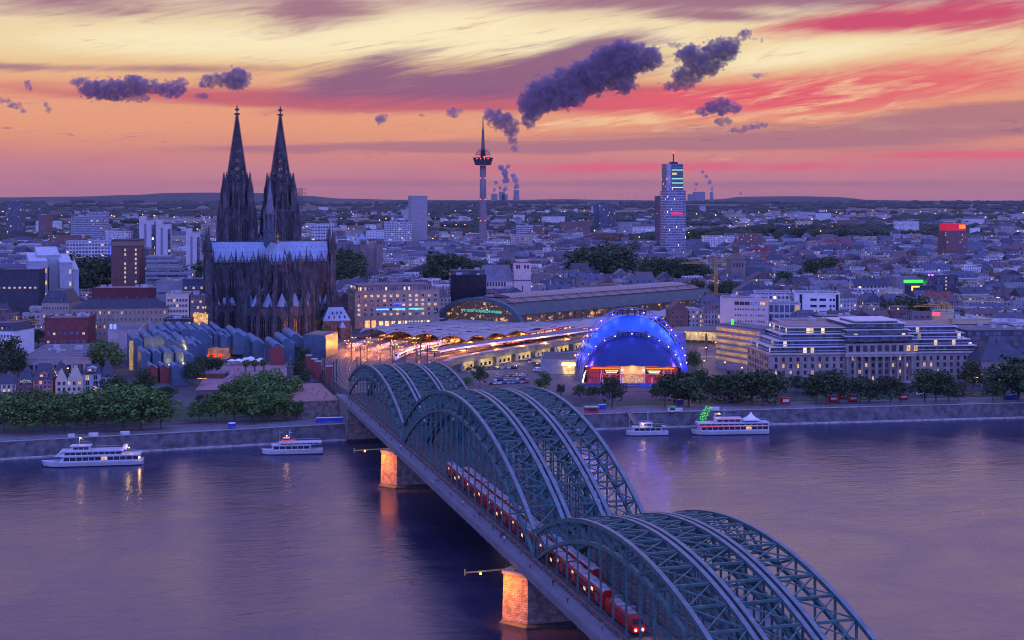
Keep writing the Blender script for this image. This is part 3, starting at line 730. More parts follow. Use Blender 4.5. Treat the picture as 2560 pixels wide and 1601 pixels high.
# ---------------------------------------------------------------- Gothic cathedral
def gothic_mat():
 m = bpy.data.materials.new('weathered_stone'); m.use_nodes = True; T = NT(m.node_tree); T.n.clear()
 b = T.new('ShaderNodeBsdfPrincipled'); o = T.new('ShaderNodeOutputMaterial'); T.l.new(b.outputs[0], o.inputs[0])
 x, y, z = T.sep(T.new('ShaderNodeNewGeometry').outputs['Position'])
 v = T.vec(T.m('MULTIPLY', x, .35), T.m('MULTIPLY', y, .35), T.m('MULTIPLY', z, .16))
 n = T.noise(v, 1.0, 6.0, .65, .4); n2 = T.noise(T.vec(x, y, z), 1.6, 4.0, .7)
 c = T.ramp(T.m('ADD', T.m('MULTIPLY', n, .7), T.m('MULTIPLY', n2, .3)), [(.36, (.020, .023, .031)), (.48, (.055, .057, .066)), (.59, (.12, .115, .12)), (.68, (.27, .245, .24))])
 T.put(b.inputs['Base Color'], c); b.inputs['Roughness'].default_value = .85
 bn = T.new('ShaderNodeBump'); bn.inputs['Strength'].default_value = .9; bn.inputs['Distance'].default_value = .6
 T.put(bn.inputs['Height'], n2); T.l.new(bn.outputs[0], b.inputs['Normal'])
 return m
GOTH = gothic_mat()
LEAD = mat('lead_roof', (.25, .33, .42), .5, .15, .18, .12, color2=(.18, .25, .33))
LEADV = mat('lead_roof_seamed', (.24, .33, .42), .5, .15, .18, .12, stripes=(0, 1.9, .08, (.20, .25, .31)))
GWIN = mat('church_window', (.004, .005, .009), .25, 0, .4, .8)
cath = empty('cathedral', (-167.4, 940, 17), R(17.5), 'huge blackened Gothic cathedral with two openwork spires and an ice blue lead roof', 'cathedral')
def rot2(p, a): return (p[0]*math.cos(a)-p[1]*math.sin(a), p[0]*math.sin(a)+p[1]*math.cos(a))
def ngon(cx, cy, r, n, ph=0.0): return [(cx+r*math.cos(2*math.pi*k/n+ph), cy+r*math.sin(2*math.pi*k/n+ph)) for k in range(n)]
def sq(cx, cy, w, a=0.0): return [(cx+rot2((dx*w/2, dy*w/2), a)[0], cy+rot2((dx*w/2, dy*w/2), a)[1]) for dx, dy in ((-1, -1), (1, -1), (1, 1), (-1, 1))]
def pinnacle(mb, x, y, z, h, w, m=0, a=0.0):
 sh = h*.38
 mb.prism(sq(x, y, w, a), z, z+sh, m)
 for k in range(4):
  dx, dy = rot2(((w*.55), 0), a+k*math.pi/2); mb.cone(sq(x+dx, y+dy, w*.36, a), z+sh*.55, (x+dx, y+dy, z+sh*1.35), m)
 mb.prism(sq(x, y, w*1.18, a), z+sh, z+sh+w*.18, m)
 mb.cone(sq(x, y, w*.86, a), z+sh+w*.18, (x, y, z+h), m)
 for f in (.3, .5, .7):
  r = w*.5*(1-f)+.12; zz = z+sh+(h-sh)*f
  mb.prism(sq(x, y, 2*r, a+math.pi/4), zz, zz+.3, m)
 mb.box(x-w*.22, x+w*.22, y-w*.06, y+w*.06, z+h-.5, z+h-.2, m); mb.box(x-w*.06, x+w*.06, y-w*.22, y+w*.22, z+h-.5, z+h-.2, m)
def lancet_data(w, h, lights=3, lit=None):
 """pointed window: stone frame, dark glass set back, mullions and a rose on top"""
 mb = MB(); hs = h-w*.95
 out = [(-w/2, 0), (w/2, 0), (w/2, hs)]+[(w/2-w*(1-math.cos(t)), hs+w*.98*math.sin(t)) for t in (.3, .6, .85, 1.03)]
 out = out[:3]+[(-w/2+w*math.cos(t), hs+w*math.sin(t)) for t in (.3, .6, .85)]+[(0, hs+w*.87)]+[(w/2-w*math.cos(t), hs+w*math.sin(t)) for t in (.85, .6, .3)]+[(-w/2, hs)]
 mb.poly([(x, -.12, z) for x, z in out], 1)
 n = len(out)
 for k in range(n):
  a, b = out[k], out[(k+1) % n]; mb.bar((a[0], -.25, a[1]), (b[0], -.25, b[1]), .55, .5, 0, (0, 1, 0))
 for k in range(1, lights): x = -w/2+w*k/lights; mb.bar((x, -.25, 0), (x, -.25, hs+w*.25), .22, .3)
 for k in range(1, 4): mb.bar((-w/2, -.2, hs*k/4), (w/2, -.2, hs*k/4), .12)
 r = w*.24; c = [(r*math.cos(t*math.pi/4), hs+w*.36+r*math.sin(t*math.pi/4)) for t in range(8)]
 for k in range(8): a, b = c[k], c[(k+1) % 8]; mb.bar((a[0], -.25, a[1]), (b[0], -.25, b[1]), .2, .3, 0, (0, 1, 0))
 return mb.data('window', [GOTH, GWIN])
LW = {k: lancet_data(*k) for k in ((4.4, 26, 4), (4.2, 15, 3), (3.2, 15.5, 2), (5.2, 22, 3), (4.4, 13, 2))}
def lancet(key, x, y, z, a, parent=cath): return inst(LW[key], 'window', parent, (x, y, z), a)
def wimperg(mb, x, y, z, w, h, a):
 """steep tracery gable above a window"""
 p = [rot2((dx, dy), a) for dx, dy in ((-w/2, -.3), (w/2, -.3), (0, -.3))]
 A = (x+p[0][0], y+p[0][1], z); B = (x+p[1][0], y+p[1][1], z); C = (x+p[2][0], y+p[2][1], z+h)
 mb.bar(A, C, .55, .6); mb.bar(B, C, .55, .6); mb.bar(((A[0]+C[0])/2, (A[1]+C[1])/2, z+h*.4), ((B[0]+C[0])/2, (B[1]+C[1])/2, z+h*.4), .3)
 mb.bar((C[0], C[1], z+h-.5), (C[0], C[1], z+h+2.0), .35); mb.box(C[0]-.5, C[0]+.5, C[1]-.5, C[1]+.5, z+h+.9, z+h+1.25)
def pier_shaft(mb, x, y, a, h, w, d, z0=0):
 """stepped buttress, its long side along a, with blind panels and a pinnacle cluster on top"""
 z = z0; W, D = w, d
 for f in (.34, .3, .22, .14):
  zz = z+(h-z0)*f
  p = [(x+rot2(q, a)[0], y+rot2(q, a)[1]) for q in ((-W/2, -D/2), (W/2, -D/2), (W/2, D/2), (-W/2, D/2))]
  mb.prism(p, z, zz)
  for e in (-1, 1):
   q = rot2((e*W*.28, -D/2-.1), a); mb.bar((x+q[0], y+q[1], z+.5), (x+q[0], y+q[1], zz-.6), .26, .3)
   q = rot2((e*W*.62, -D*.3), a); mb.bar((x+q[0], y+q[1], z+1), (x+q[0], y+q[1], zz-.8), .3, .4)
   q = rot2((e*W*.62, -D*.42), a); mb.cone(sq(x+q[0], y+q[1], .8, a), zz-.8, (x+q[0], y+q[1], zz+2.4))
  q2 = [(x+rot2(q, a)[0]*1.0, y+rot2(q, a)[1]) for q in ((-W/2-.2, -D/2-.2), (W/2+.2, -D/2-.2), (W/2+.2, D/2+.2), (-W/2-.2, D/2+.2))]
  mb.prism(q2, zz, zz+.35)
  z = zz+.35; W *= .88; D *= .86
 pinnacle(mb, x, y, z, h*.30, W*.95, 0, a)
 for e in (-1, 1):
  q = rot2((0, e*D*.42), a); pinnacle(mb, x+q[0], y+q[1], z-.5, h*.19, W*.5, 0, a)
# --- vessels and roofs
mb = MB()
EAVE, RIDGE = 50.5, 64.5
mb.box(-8, 8, -41, 58, 0, EAVE); mb.box(-40, -8.003, -8, 8, 0, EAVE); mb.box(8.003, 40, -8, 8, 0, EAVE)
mb.prism([(8.0, -41.003)]+[(8.0*math.cos(t), -41-8.0*math.sin(t)) for t in (math.pi*.2, math.pi*.4, math.pi*.6, math.pi*.8)][::1]+[(-8.0, -41.003)], 0, EAVE)
o = mb.build('nave_wall', GOTH, cath)
mb = MB()
for s in (-1, 1):
 a, b = sorted((s*8.01, s*22))
 mb.box(a, b, -41, -15.2, 0, 21.5); mb.box(a, b, 15.2, 47, 0, 21.5)
 c, d = sorted((s*22.01, s*38.5)); a2, b2 = sorted((s*8.01, s*38.5))
 mb.box(a2, b2, -15.19, -8.01, 0, 21.5); mb.box(a2, b2, 8.01, 15.19, 0, 21.5)
ring = [(-23.5*math.cos(t), -41.01-23.5*math.sin(t)) for t in [math.pi*k/14 for k in range(15)]]
mb.prism([(p[0], p[1]) for p in ring][::1], 0, 22.5)
mb.build('chapel_wall', GOTH, cath)
# blue lead roofs
mb = MB(); mb.gable(-8.6, 8.6, -41, 50, EAVE, RIDGE-EAVE, 0, 'y', over=.1)
ap = [(-8.7*math.cos(t), -41-8.7*math.sin(t)) for t in [math.pi*k/5 for k in range(6)]]
for p, q in zip(ap, ap[1:]): mb.poly([(p[0], p[1], EAVE), (q[0], q[1], EAVE), (0, -41, RIDGE)])
mb.build('choir_roof', LEADV, cath)
mb = MB(); mb.gable(-39.5, 39.5, -8.6, 8.6, EAVE, RIDGE-EAVE-.05, 0, 'x', over=.1); rf = mb.build('transept_roof', LEADV, cath)
dm = MB()
for s in (-1, 1):
 for row, zz in ((0, 53.5), (1, 57.0), (2, 60.5)):
  for k in range(8):
   x = s*(11+k*3.5+(row % 2)*1.7); yy = -8.6*(RIDGE-zz)/(RIDGE-EAVE)
   dm.box(x-.2, x+.2, yy-.3, yy+.5, zz, zz+.35); dm.cone(sq(x, yy, .55), zz+.35, (x, yy+.1, zz+.7))
dm.build('roof_vent', GOTH, rf)
mb = MB(); mb.bar((-40, 0, RIDGE+.1), (40, 0, RIDGE+.1), .4, .8); mb.bar((0, -41, RIDGE+.1), (0, 48, RIDGE+.1), .4, .8)
for k in range(-40, 41, 2): mb.cone(sq(k, 0, .35), RIDGE+.4, (k, 0, RIDGE+1.5))
for k in range(-40, 46, 2): mb.cone(sq(0, k, .35), RIDGE+.4, (0, k, RIDGE+1.5))
mb.build('ridge_crest', GOTH, cath)
mb = MB(); mb.bar((0, -41, RIDGE), (0, -41, RIDGE+6.5), .4); mb.bar((-1.6, -41, RIDGE+4.6), (1.6, -41, RIDGE+4.6), .36); mb.ball((0, -41, RIDGE+1), .7)
mb.build('gilded_cross', mat('gilding', (.75, .45, .12), .35, .8), cath)
# parapet with pinnacles along the eaves
mb = MB()
def parapet(x0, y0, x1, y1, z, step=3.6, ph=7.0):
 L = math.hypot(x1-x0, y1-y0); n = max(1, round(L/step)); a = math.atan2(y1-y0, x1-x0)
 mb.bar((x0, y0, z+1.5), (x1, y1, z+1.5), .5, .3); mb.bar((x0, y0, z+.1), (x1, y1, z+.1), .7, .5)
 for k in range(n*3+1): t = k/(n*3); mb.bar((lerp(x0, x1, t), lerp(y0, y1, t), z), (lerp(x0, x1, t), lerp(y0, y1, t), z+1.5), .22)
 for k in range(n+1):
  t = k/n; pinnacle(mb, lerp(x0, x1, t), lerp(y0, y1, t), z-1, ph if k % 2 == 0 else ph*.6, 1.15 if k % 2 == 0 else .8, 0, a)
for s in (-1, 1):
 parapet(s*9, -8.7, s*39, -8.7, EAVE, 7.5, 11); parapet(s*8.6, -41, s*8.6, -9, EAVE, 7.0, 9); parapet(s*8.6, 9, s*8.6, 48, EAVE, 7.5, 9)
 parapet(s*22.5, -41, s*22.5, -16, 21.5, 3.6, 6); parapet(s*23, -15.6, s*39, -15.6, 21.5, 5.4, 7)
for p, q in zip(ap, ap[1:]): parapet(p[0], p[1], q[0], q[1], EAVE, 5.2, 9)
for p, q in zip(ring[::2], ring[2::2]): parapet(p[0], p[1], q[0], q[1], 22.5, 3.5, 5)
mb.build('parapet', GOTH, cath)
# clerestory and chapel windows
for s in (-1, 1):
 for k in range(4):
  x = s*(12.2+k*7.4); lancet((4.4, 26, 4), x, -8.05, 23, 0)
  wimp = 1
 for k in range(4): lancet((4.4, 26, 4), s*8.05, -15-k*7.0-2, 23, s*math.pi/2)
 for k in range(2): lancet((4.2, 15, 3), s*(27+k*7.2), -15.25, 4, 0)
 for k in range(3): lancet((4.2, 15, 3), s*22.05, -19-k*7.2, 4, s*math.pi/2)
for p, q in zip(ap, ap[1:]):
 mx, my = (p[0]+q[0])/2, (p[1]+q[1])/2; a = math.atan2(q[1]-p[1], q[0]-p[0]); lancet((3.2, 15.5, 2), mx, my, 32, a)
for i in range(14):
 p, q = ring[i], ring[i+1]; mx, my = (p[0]+q[0])/2, (p[1]+q[1])/2; a = math.atan2(q[1]-p[1], q[0]-p[0])
 lancet((4.2, 15, 3), mx*1.001, my, 4, a)
wm = MB()
for s in (-1, 1):
 for k in range(4): wimperg(wm, s*(12.2+k*7.4), -8.2, 47.5, 5.6, 8.5, 0)
for p, q in zip(ap, ap[1:]):
 mx, my = (p[0]+q[0])/2, (p[1]+q[1])/2; wimperg(wm, mx, my, 47.5, 4.6, 8, math.atan2(q[1]-p[1], q[0]-p[0]))
wm.build('tracery_gable', GOTH, cath)
# chapel roofs: small steep blue pyramids round the apse
for i in range(7):
 t = math.pi*(i+.5)/7; cx_, cy_ = -19.6*math.cos(t), -41-19.6*math.sin(t)
 mb = MB(); mb.prism(ngon(cx_, cy_, 4.3, 6, t), 22.6, 24.0, 1); mb.cone(ngon(cx_, cy_, 4.2, 6, t), 24.0, (cx_, cy_, 33), 0); mb.build('chapel_roof', [LEAD, GOTH], cath)
for s in (-1, 1):
 for k in range(3):
  x = s*(27+k*5.0); mb = MB(); mb.gable(x-2.3, x+2.3, -15, -9, 21.6, 5.5, 0, 'x', hip=2.0); mb.build('chapel_roof', LEAD, cath)
mb = MB(); mb.prism([(p[0]*.97, -41+(p[1]+41)*.97) for p in ring], 22.5, 22.9)
for s in (-1, 1):
 a, b = sorted((s*8.1, s*21.8)); mb.box(a, b, -40.9, -15.4, 21.5, 22.0)
mb.build('chapel_flat_roof', mat('dark_lead', (.10, .12, .15), .6), cath)
# buttress piers and flying buttresses
def buttress(x, y, a, h, wall, zt):
 m_ = MB(); pier_shaft(m_, x, y, a, h, 2.3, 4.2)
 for z in (zt-3, zt-13): 
  m_.bar((x, y, z-5), (wall[0], wall[1], z), .8, 1.1); m_.bar((x, y, z-6.6), (wall[0], wall[1], z-3.2), .5, .5)
  for f in (.25, .5, .75): m_.bar((lerp(x, wall[0], f), lerp(y, wall[1], f), lerp(z-6.6, z-3.2, f)), (lerp(x, wall[0], f), lerp(y, wall[1], f), lerp(z-5, z, f)), .3)
 return m_.build('buttress', GOTH, cath)
for i in range(8):
 t = math.pi*i/7; c_, s_ = -math.cos(t), -math.sin(t); a = math.atan2(s_, c_)+math.pi/2
 if i not in (0, 7):
  buttress(15.2*c_, -41+15.2*s_, a, 41, (8*c_, -41+8*s_), 47)
  buttress(23.6*c_, -41+23.6*s_, a, 35.5, (15.2*c_, -41+15.2*s_), 40)
for s in (-1, 1):
 for k in range(4):
  y = -39-k*(-7.3); 
  buttress(s*15.2, y, s*math.pi/2, 41, (s*8, y), 47); buttress(s*22.8, y, s*math.pi/2, 35.5, (s*15.2, y), 40)
 for k in range(4):
  x = s*(15.6+k*7.4); buttress(x, -15.8, 0, 25 if k else 38, (x, -8), 40)
 for k in range(5): buttress(s*23.0, 19+k*7.5, s*math.pi/2, 34, (s*8, 19+k*7.5), 45)
# transept fronts with stair turrets
for s in (-1, 1):
 m_ = MB()
 x0, x1 = sorted((s*38.6, s*42.6)); m_.box(x0, x1, -16.5, 16.5, 0, 24); m_.box(x0, x1, -9, 9, 24, EAVE)
 m_.poly([(s*41, -9, EAVE), (s*41, 9, EAVE), (s*41, 0, RIDGE+3)]); m_.poly([(s*42, -9, EAVE), (s*42, 9, EAVE), (s*42, 0, RIDGE+3)])
 m_.bar((s*41.5, -9.3, EAVE), (s*41.5, 0, RIDGE+3.4), 1.6, 1.2); m_.bar((s*41.5, 9.3, EAVE), (s*41.5, 0, RIDGE+3.4), 1.6, 1.2)
 pinnacle(m_, s*41.5, 0, RIDGE+2, 9, 1.5)
 for y, h in ((-16.5, 30), (16.5, 30), (-9.3, 66), (9.3, 66)):
  z = 0
  for f, w in ((.45, 4.6), (.3, 4.0), (.13, 3.3)): m_.prism(sq(s*42.2, y, w), z, z+h*f); m_.prism(sq(s*42.2, y, w+.5), z+h*f, z+h*f+.5); z += h*f+.5
  pinnacle(m_, s*42.2, y, z, h*.22, 2.6)
  for dx, dy in ((-1, -1), (1, -1), (1, 1), (-1, 1)): pinnacle(m_, s*42.2+dx*1.9, y+dy*1.9, z-4, h*.14, 1.0)
 m_.build('transept_front', GOTH, cath)
 lancet((5.2, 22, 3), s*42.65, 0, 24, s*math.pi/2); 
# crossing turret
m_ = MB()
m_.prism(ngon(0, 0, 4.6, 8, .39), 56, 71); m_.prism(ngon(0, 0, 5.2, 8, .39), 71, 72.2)
LT = m_.build('crossing_turret', mat('dark_copper', (.06, .09, .12), .6), cath)
m_ = MB()
for x, y in ngon(0, 0, 4.1, 8, .39):
 m_.bar((x, y, 72), (x, y, 83), .8); pinnacle(m_, x*1.08, y*1.08, 80, 7.5, .9)
m_.prism(ngon(0, 0, 2.3, 8, .39), 72, 84); m_.prism(ngon(0, 0, 4.8, 8, .39), 83.2, 84.4)
m_.build('lantern', mat('lantern_metal', (.10, .12, .15), .6), LT)
m_ = MB(); m_.cone(ngon(0, 0, 3.0, 8, .39), 84.4, (0, 0, 108))
for k in range(10):
 r = 3.0*(1-k/11)+.15; m_.prism(ngon(0, 0, r, 8, .39), 85.5+k*2.1, 85.9+k*2.1)
m_.bar((0, 0, 107.5), (0, 0, 111), .25); m_.ball((0, 0, 109), .6); m_.build('needle_spire', mat('spire_lead', (.16, .18, .24), .5), LT)
# west towers
def tower(cx_, cy_, scaff=False):
 m_ = MB()
 m_.prism(sq(cx_, cy_, 24), 0, 55); m_.prism(sq(cx_, cy_, 22.5), 55, 85); m_.prism(sq(cx_, cy_, 23.6), 54.5, 56)
 m_.prism(sq(cx_, cy_, 23.2), 84.4, 86)
 m_.prism(ngon(cx_, cy_, 9.6, 8, math.pi/8), 86, 104.5); m_.prism(ngon(cx_, cy_, 10.3, 8, math.pi/8), 104, 105.6)
 tw = m_.build('tower', GOTH, cath)
 # corner buttress clusters
 m_ = MB()
 for dx, dy in ((-1, -1), (1, -1), (1, 1), (-1, 1)):
  for ax, ay in ((12.2, 9.2), (9.2, 12.2)):
   x, y = cx_+dx*ax, cy_+dy*ay; z = 0
   for zz, w in ((30, 4.4), (56, 3.8), (74, 3.1)):
    m_.prism(sq(x, y, w), z, zz)
    for e in (-1, 1):
     for f in (-1, 1): m_.bar((x+e*w*.3, y+f*(w/2+.1), z+1), (x+e*w*.3, y+f*(w/2+.1), zz-2), .3, .3); m_.bar((x+f*(w/2+.1), y+e*w*.3, z+1), (x+f*(w/2+.1), y+e*w*.3, zz-2), .3, .3)
    m_.prism(sq(x, y, w+.5), zz, zz+.5)
    for e in (-1, 1): pinnacle(m_, x+dx*w*.3, y+dy*w*.3, zz-3, 8, 1.1)
    z = zz+.5
   pinnacle(m_, x, y, z, 15, 2.3)
  # open turret beside the octagon
  x, y = cx_+dx*8.6, cy_+dy*8.6
  m_.prism(sq(x, y, 4.2), 85, 97); m_.prism(sq(x, y, 4.8), 97, 97.7)
  for ex, ey in ((-1, -1), (1, -1), (1, 1), (-1, 1)): pinnacle(m_, x+ex*1.8, y+ey*1.8, 94, 9, 1.0)
  pinnacle(m_, x, y, 97.7, 15.5, 2.6)
 m_.build('corner_buttress', GOTH, tw)
 for k in range(4):
  a = k*math.pi/2; dx, dy = rot2((0, -11.35), a); ex, ey = rot2((0, -12.1), a)
  for off in (-4.6, 4.6):
   q = rot2((off, 0), a); inst(LW[(5.2, 22, 3)], 'window', tw, (cx_+dx+q[0], cy_+dy+q[1], 58.5), a); inst(LW[(4.4, 26, 4)], 'window', tw, (cx_+ex+q[0], cy_+ey+q[1], 24), a)
  m2 = MB()
  for off in (-4.6, 4.6): q = rot2((off, 0), a); wimperg(m2, cx_+dx*1.03+q[0], cy_+dy*1.03+q[1], 78, 8, 12, a)
  wimperg(m2, cx_+ex*1.02, cy_+ey*1.02, 46, 14, 17, a); m2.bar((cx_+dx*1.02, cy_+dy*1.02, 56), (cx_+dx*1.02, cy_+dy*1.02, 92), 1.3, 1.6); pinnacle(m2, cx_+dx*1.02, cy_+dy*1.02, 88, 10, 1.4)
  m2.build('tracery_gable', GOTH, tw)
 for k in range(8):
  a = k*math.pi/4; dx, dy = rot2((0, -8.9), a); inst(LW[(4.4, 13, 2)], 'window', tw, (cx_+dx, cy_+dy, 88), a)
  m2 = MB(); wimperg(m2, cx_+dx*1.04, cy_+dy*1.04, 100, 6.6, 10.5, a)
  v = rot2((0, -10.2), a+math.pi/8); m2.bar((cx_+v[0], cy_+v[1], 86), (cx_+v[0], cy_+v[1], 105), 1.1); pinnacle(m2, cx_+v[0], cy_+v[1], 103, 10, 1.3)
  m2.build('tracery_gable', GOTH, tw)
 # openwork spire: eight crocketed ribs, ring beams and pierced stone panels between them
 m_ = MB(); Z0, Z1, R0 = 105.6, 156.0, 7.6
 N = 16
 pt = lambda k, f: (cx_+R0*(1-f)*math.cos(k*math.pi/4+math.pi/8), cy_+R0*(1-f)*math.sin(k*math.pi/4+math.pi/8), Z0+(Z1-Z0)*f)
 for k in range(8):
  m_.bar(pt(k, 0), pt(k, .985), .75, .75)
  for j in range(1, 27):
   f = j/27.5; p = pt(k, f); r = R0*(1-f); u = (math.cos(k*math.pi/4+math.pi/8), math.sin(k*math.pi/4+math.pi/8))
   m_.box(p[0]+u[0]*.65-.35, p[0]+u[0]*.65+.35, p[1]+u[1]*.65-.35, p[1]+u[1]*.65+.35, p[2]-.25, p[2]+.5)
  for j in range(N):
   f0, f1 = j/N*.93, (j+1)/N*.93; a, b, c, d = pt(k, f0), pt(k+1, f0), pt(k+1, f1), pt(k, f1)
   m_.bar(a, b, .5, .7)
   L_ = lambda p, q, t: tuple(lerp(p[i], q[i], t) for i in range(3))
   if f0 < .62:
    for t in (.33, .67): m_.bar(L_(a, b, t), L_(d, c, t), .34, .4)
    m_.bar(a, L_(d, c, .5), .3); m_.bar(b, L_(d, c, .5), .3); m_.bar(L_(a, b, .5), d, .26); m_.bar(L_(a, b, .5), c, .26)
    # quatrefoil panels close most of each field
    w0, w1 = (.0, .40) if (j+k) % 2 else (.60, 1.0)
    m_.quad(L_(a, b, w0), L_(a, b, w1), L_(d, c, w1), L_(d, c, w0))
    if j % 3 == 1: m_.quad(a, b, L_(b, c, .45), L_(a, d, .45))
   else: m_.quad(a, b, c, d)
 m_.prism(ngon(cx_, cy_, 1.1, 8), 153, 154.2)
 sp = m_.build('spire', GOTH, tw)
 f_ = MB(); f_.bar((cx_, cy_, 153), (cx_, cy_, 162), .75)
 for z, r in ((155.2, 1.7), (158.6, 1.15)):
  for k in range(4): a = k*math.pi/2+.3; f_.bar((cx_, cy_, z), (cx_+r*math.cos(a), cy_+r*math.sin(a), z+.35), .8, .8); f_.box(cx_+r*math.cos(a)-.45, cx_+r*math.cos(a)+.45, cy_+r*math.sin(a)-.45, cy_+r*math.sin(a)+.45, z, z+1.3)
 f_.ball((cx_, cy_, 161.6), .55); f_.build('finial', GOTH, sp)
 if scaff:
  g = MB()
  for x in (13.5, 15.8):
   for y in (-3, 3): g.bar((cx_+x, cy_+y, 70), (cx_+x, cy_+y, 101), .25)
  for z in range(70, 102, 3):
   for y in (-3, 3): g.bar((cx_+13.5, cy_+y, z), (cx_+15.8, cy_+y, z), .2); g.bar((cx_+13.5, cy_+y, z), (cx_+15.8, cy_+y, z+3), .15)
   for x in (13.5, 15.8): g.bar((cx_+x, cy_-3, z), (cx_+x, cy_+3, z), .2)
   g.bar((cx_+11, cy_, z), (cx_+13.5, cy_, z), .2)
  for z in (98, 101): g.box(cx_+9, cx_+19, cy_-3.5, cy_+3.5, z, z+.4)
  g.bar((cx_+19, cy_, 98), (cx_+14, cy_, 90), .25); g.build('scaffold', mat('scaffold', (.13, .12, .13), .6), tw)
 return tw
tower(-15.75, 62); tower(15.75, 62, True)
mb = MB(); mb.box(-4, 4, 50, 73, 0, 60); mb.gable(-4, 4, 50, 73, 60, 8, 0, 'y'); mb.build('west_gable', GOTH, cath)
# sacristy beside the choir
sac = empty('sacristy', (*at(842, 850, 16), 15.5), R(12), 'small stone sacristy with hipped blue lead roof beside the cathedral choir', 'sacristy')
BR = mat('sacristy_stone', (.15, .105, .085), .85, 0, .45, .5)
mb = MB(); mb.box(-9, 9, 0, 16, 0, 13.2); mb.box(-9.4, 9.4, -.4, 16.4, 12.4, 13.4)
for x in (-9.2, -3, 3, 9.2): mb.box(x-.7, x+.7, -1.2, 0, 0, 10.5)
mb.prism(ngon(3.4, -2.6, 2.2, 6), 0, 9); mb.build('wall', BR, sac)
mb = MB(); mb.gable(-9.4, 9.4, -.4, 16.4, 13.4, 8.4, 0, 'x', hip=4.5, over=0); mb.cone(ngon(3.4, -2.6, 2.6, 6), 9, (3.4, -2.6, 13.4)); rf = mb.build('roof', LEADV, sac)
for z, xs in ((15.0, (-5, -1.5, 2, 5.5)), (17.6, (-2.5, .5, 3.2))):
 for x in xs:
  d_ = MB(); y = -.4+8.4*(z-13.4)/8.4; d_.box(x-.5, x+.5, y-.3, y+1.6, z-.3, z+.9); d_.gable(x-.5, x+.5, y-.3, y+1.6, z+.9, .9, 0, 'y', over=.1); d_.build('dormer', GOTH, rf)
for x in (-6.1, 0): inst(LW[(4.4, 13, 2)], 'window', sac, (x, -.05, 1.5), 0, .75)
l_ = MB(); l_.ball((-.2, -.9, 5.2), .4); l_.build('wall_lamp', glow('warm_lamp', (1, .5, .14), 25), sac)
# ---------------------------------------------------------------- museum with shed roofs on the old town side
ZINC = mat('zinc_sheet', (.09, .15, .21), .45, .45, .2, .25, .12, stripes=(0, 1.1, .05, (.13, .16, .2)))
ZROOF = mat('zinc_roof', (.13, .19, .25), .42, .4, .2, .3, .1)
RBRICK = mat('red_brick', (.24, .055, .05), .85, 0, .3, .8, .3)
ZA = math.atan2(-.89, .45)
PROF = [(0, -.46), (.02, -.27), (.08, -.12), (.18, -.02), (.30, .0), (.43, -.05), (.56, -.17), (.68, -.31), (.80, -.42), (.92, -.47), (1, -.48)]
musA = empty('museum', (*at(470, 960, 9)[:2], 9), 0, 'zinc clad museum with many curved shed roofs and warm uplights on its fronts', 'museum')
musB = empty('museum_annex', (*at(720, 895, 14)[:2], 14), 0, 'zinc and brick museum annex of three round roofed sheds beside the plaza', 'museum annex')
def mpx(zx): return 310+zx/4.478
def mpy(zy): return 780+zy/4.478
def shed(zx0, zx1, zyt, Y, zb=9, L=17, drop=72, body=None, parent=musA, uplit=None, base_zy=None, rise=None):
 # zx0, zyt: back end of the ridge; zx1: right foot of the front
 fx0 = zx0+(zx1-zx0)*.26
 x0, x1 = xat(mpx(fx0), Y), xat(mpx(zx1), Y); w = x1-x0; zt = zat(mpy(zyt+drop), Y)
 ax = (-.42, .907); fr = [(x0+w*u, Y+w*u*.30, zt+w*.85*d) for u, d in PROF]
 rise = zat(mpy(zyt), Y+L*.907)-zt
 if base_zy is not None: zb = zat(mpy(base_zy), Y)
 body = body or ZINC
 mb = MB(); back = [(x+ax[0]*L, y+ax[1]*L, z+rise) for x, y, z in fr]
 f0 = [(p[0], p[1], zb) for p in (fr[0], fr[-1])]
 mb.poly([f0[0]]+[f0[1]]+fr[::-1], 0)
 mb.quad((back[0][0], back[0][1], zb), f0[0], fr[0], back[0]); mb.quad(f0[1], (back[-1][0], back[-1][1], zb), back[-1], fr[-1])
 mb.poly([(back[-1][0], back[-1][1], zb), (back[0][0], back[0][1], zb)]+back)
 if zb > 16: mb.quad(f0[0], (back[0][0], back[0][1], zb), (back[-1][0], back[-1][1], zb), f0[1])
 o = bpart(mb, 'shed_block', body, parent)
 rb = MB(); ov = .35
 A = [(x-ax[0]*ov, y-ax[1]*ov, z+.12) for x, y, z in fr]; B = [(x+ax[0]*(L+.1), y+ax[1]*(L+.1), z+rise+.12) for x, y, z in fr]
 A2 = [(x, y, z-.5) for x, y, z in A]
 rb.loft([A2, A, B], 0, cap=False, closed=False)
 n = 9
 for k in range(1, n):
  t = k/n; rb.loft([[tuple(lerp(a[i], b[i], t-.006) for i in range(3)) for a, b in zip(A, B)], [(lambda q: (q[0], q[1], q[2]+.1))(tuple(lerp(a[i], b[i], t) for i in range(3))) for a, b in zip(A, B)], [tuple(lerp(a[i], b[i], t+.006) for i in range(3)) for a, b in zip(A, B)]], 0, cap=False, closed=False)
 r = rb.build('shed_roof', ZROOF, None, smooth=True); r.parent = o
 if uplit:
  fx, zz, pw = uplit
  p = (x0+w*fx+.9, Y+w*fx*.3-2.2, zat(mpy(zz), Y))
  q = MB(); q.ball(p, .28); ql = q.build('uplight', glow('uplight_lamp', (1, .75, .3), 14), None); ql.parent = o
  l = lamp('uplight_beam', p, (1, .55, .13), pw*8, None, 'SPOT', .3, None, 110, .9); l.parent = o
  d = Vector((x0+w*fx+.2, Y+w*fx*.3+.5, p[2]+6))-Vector(p); l.rotation_euler = d.to_track_quat('-Z', 'Y').to_euler()
 return o
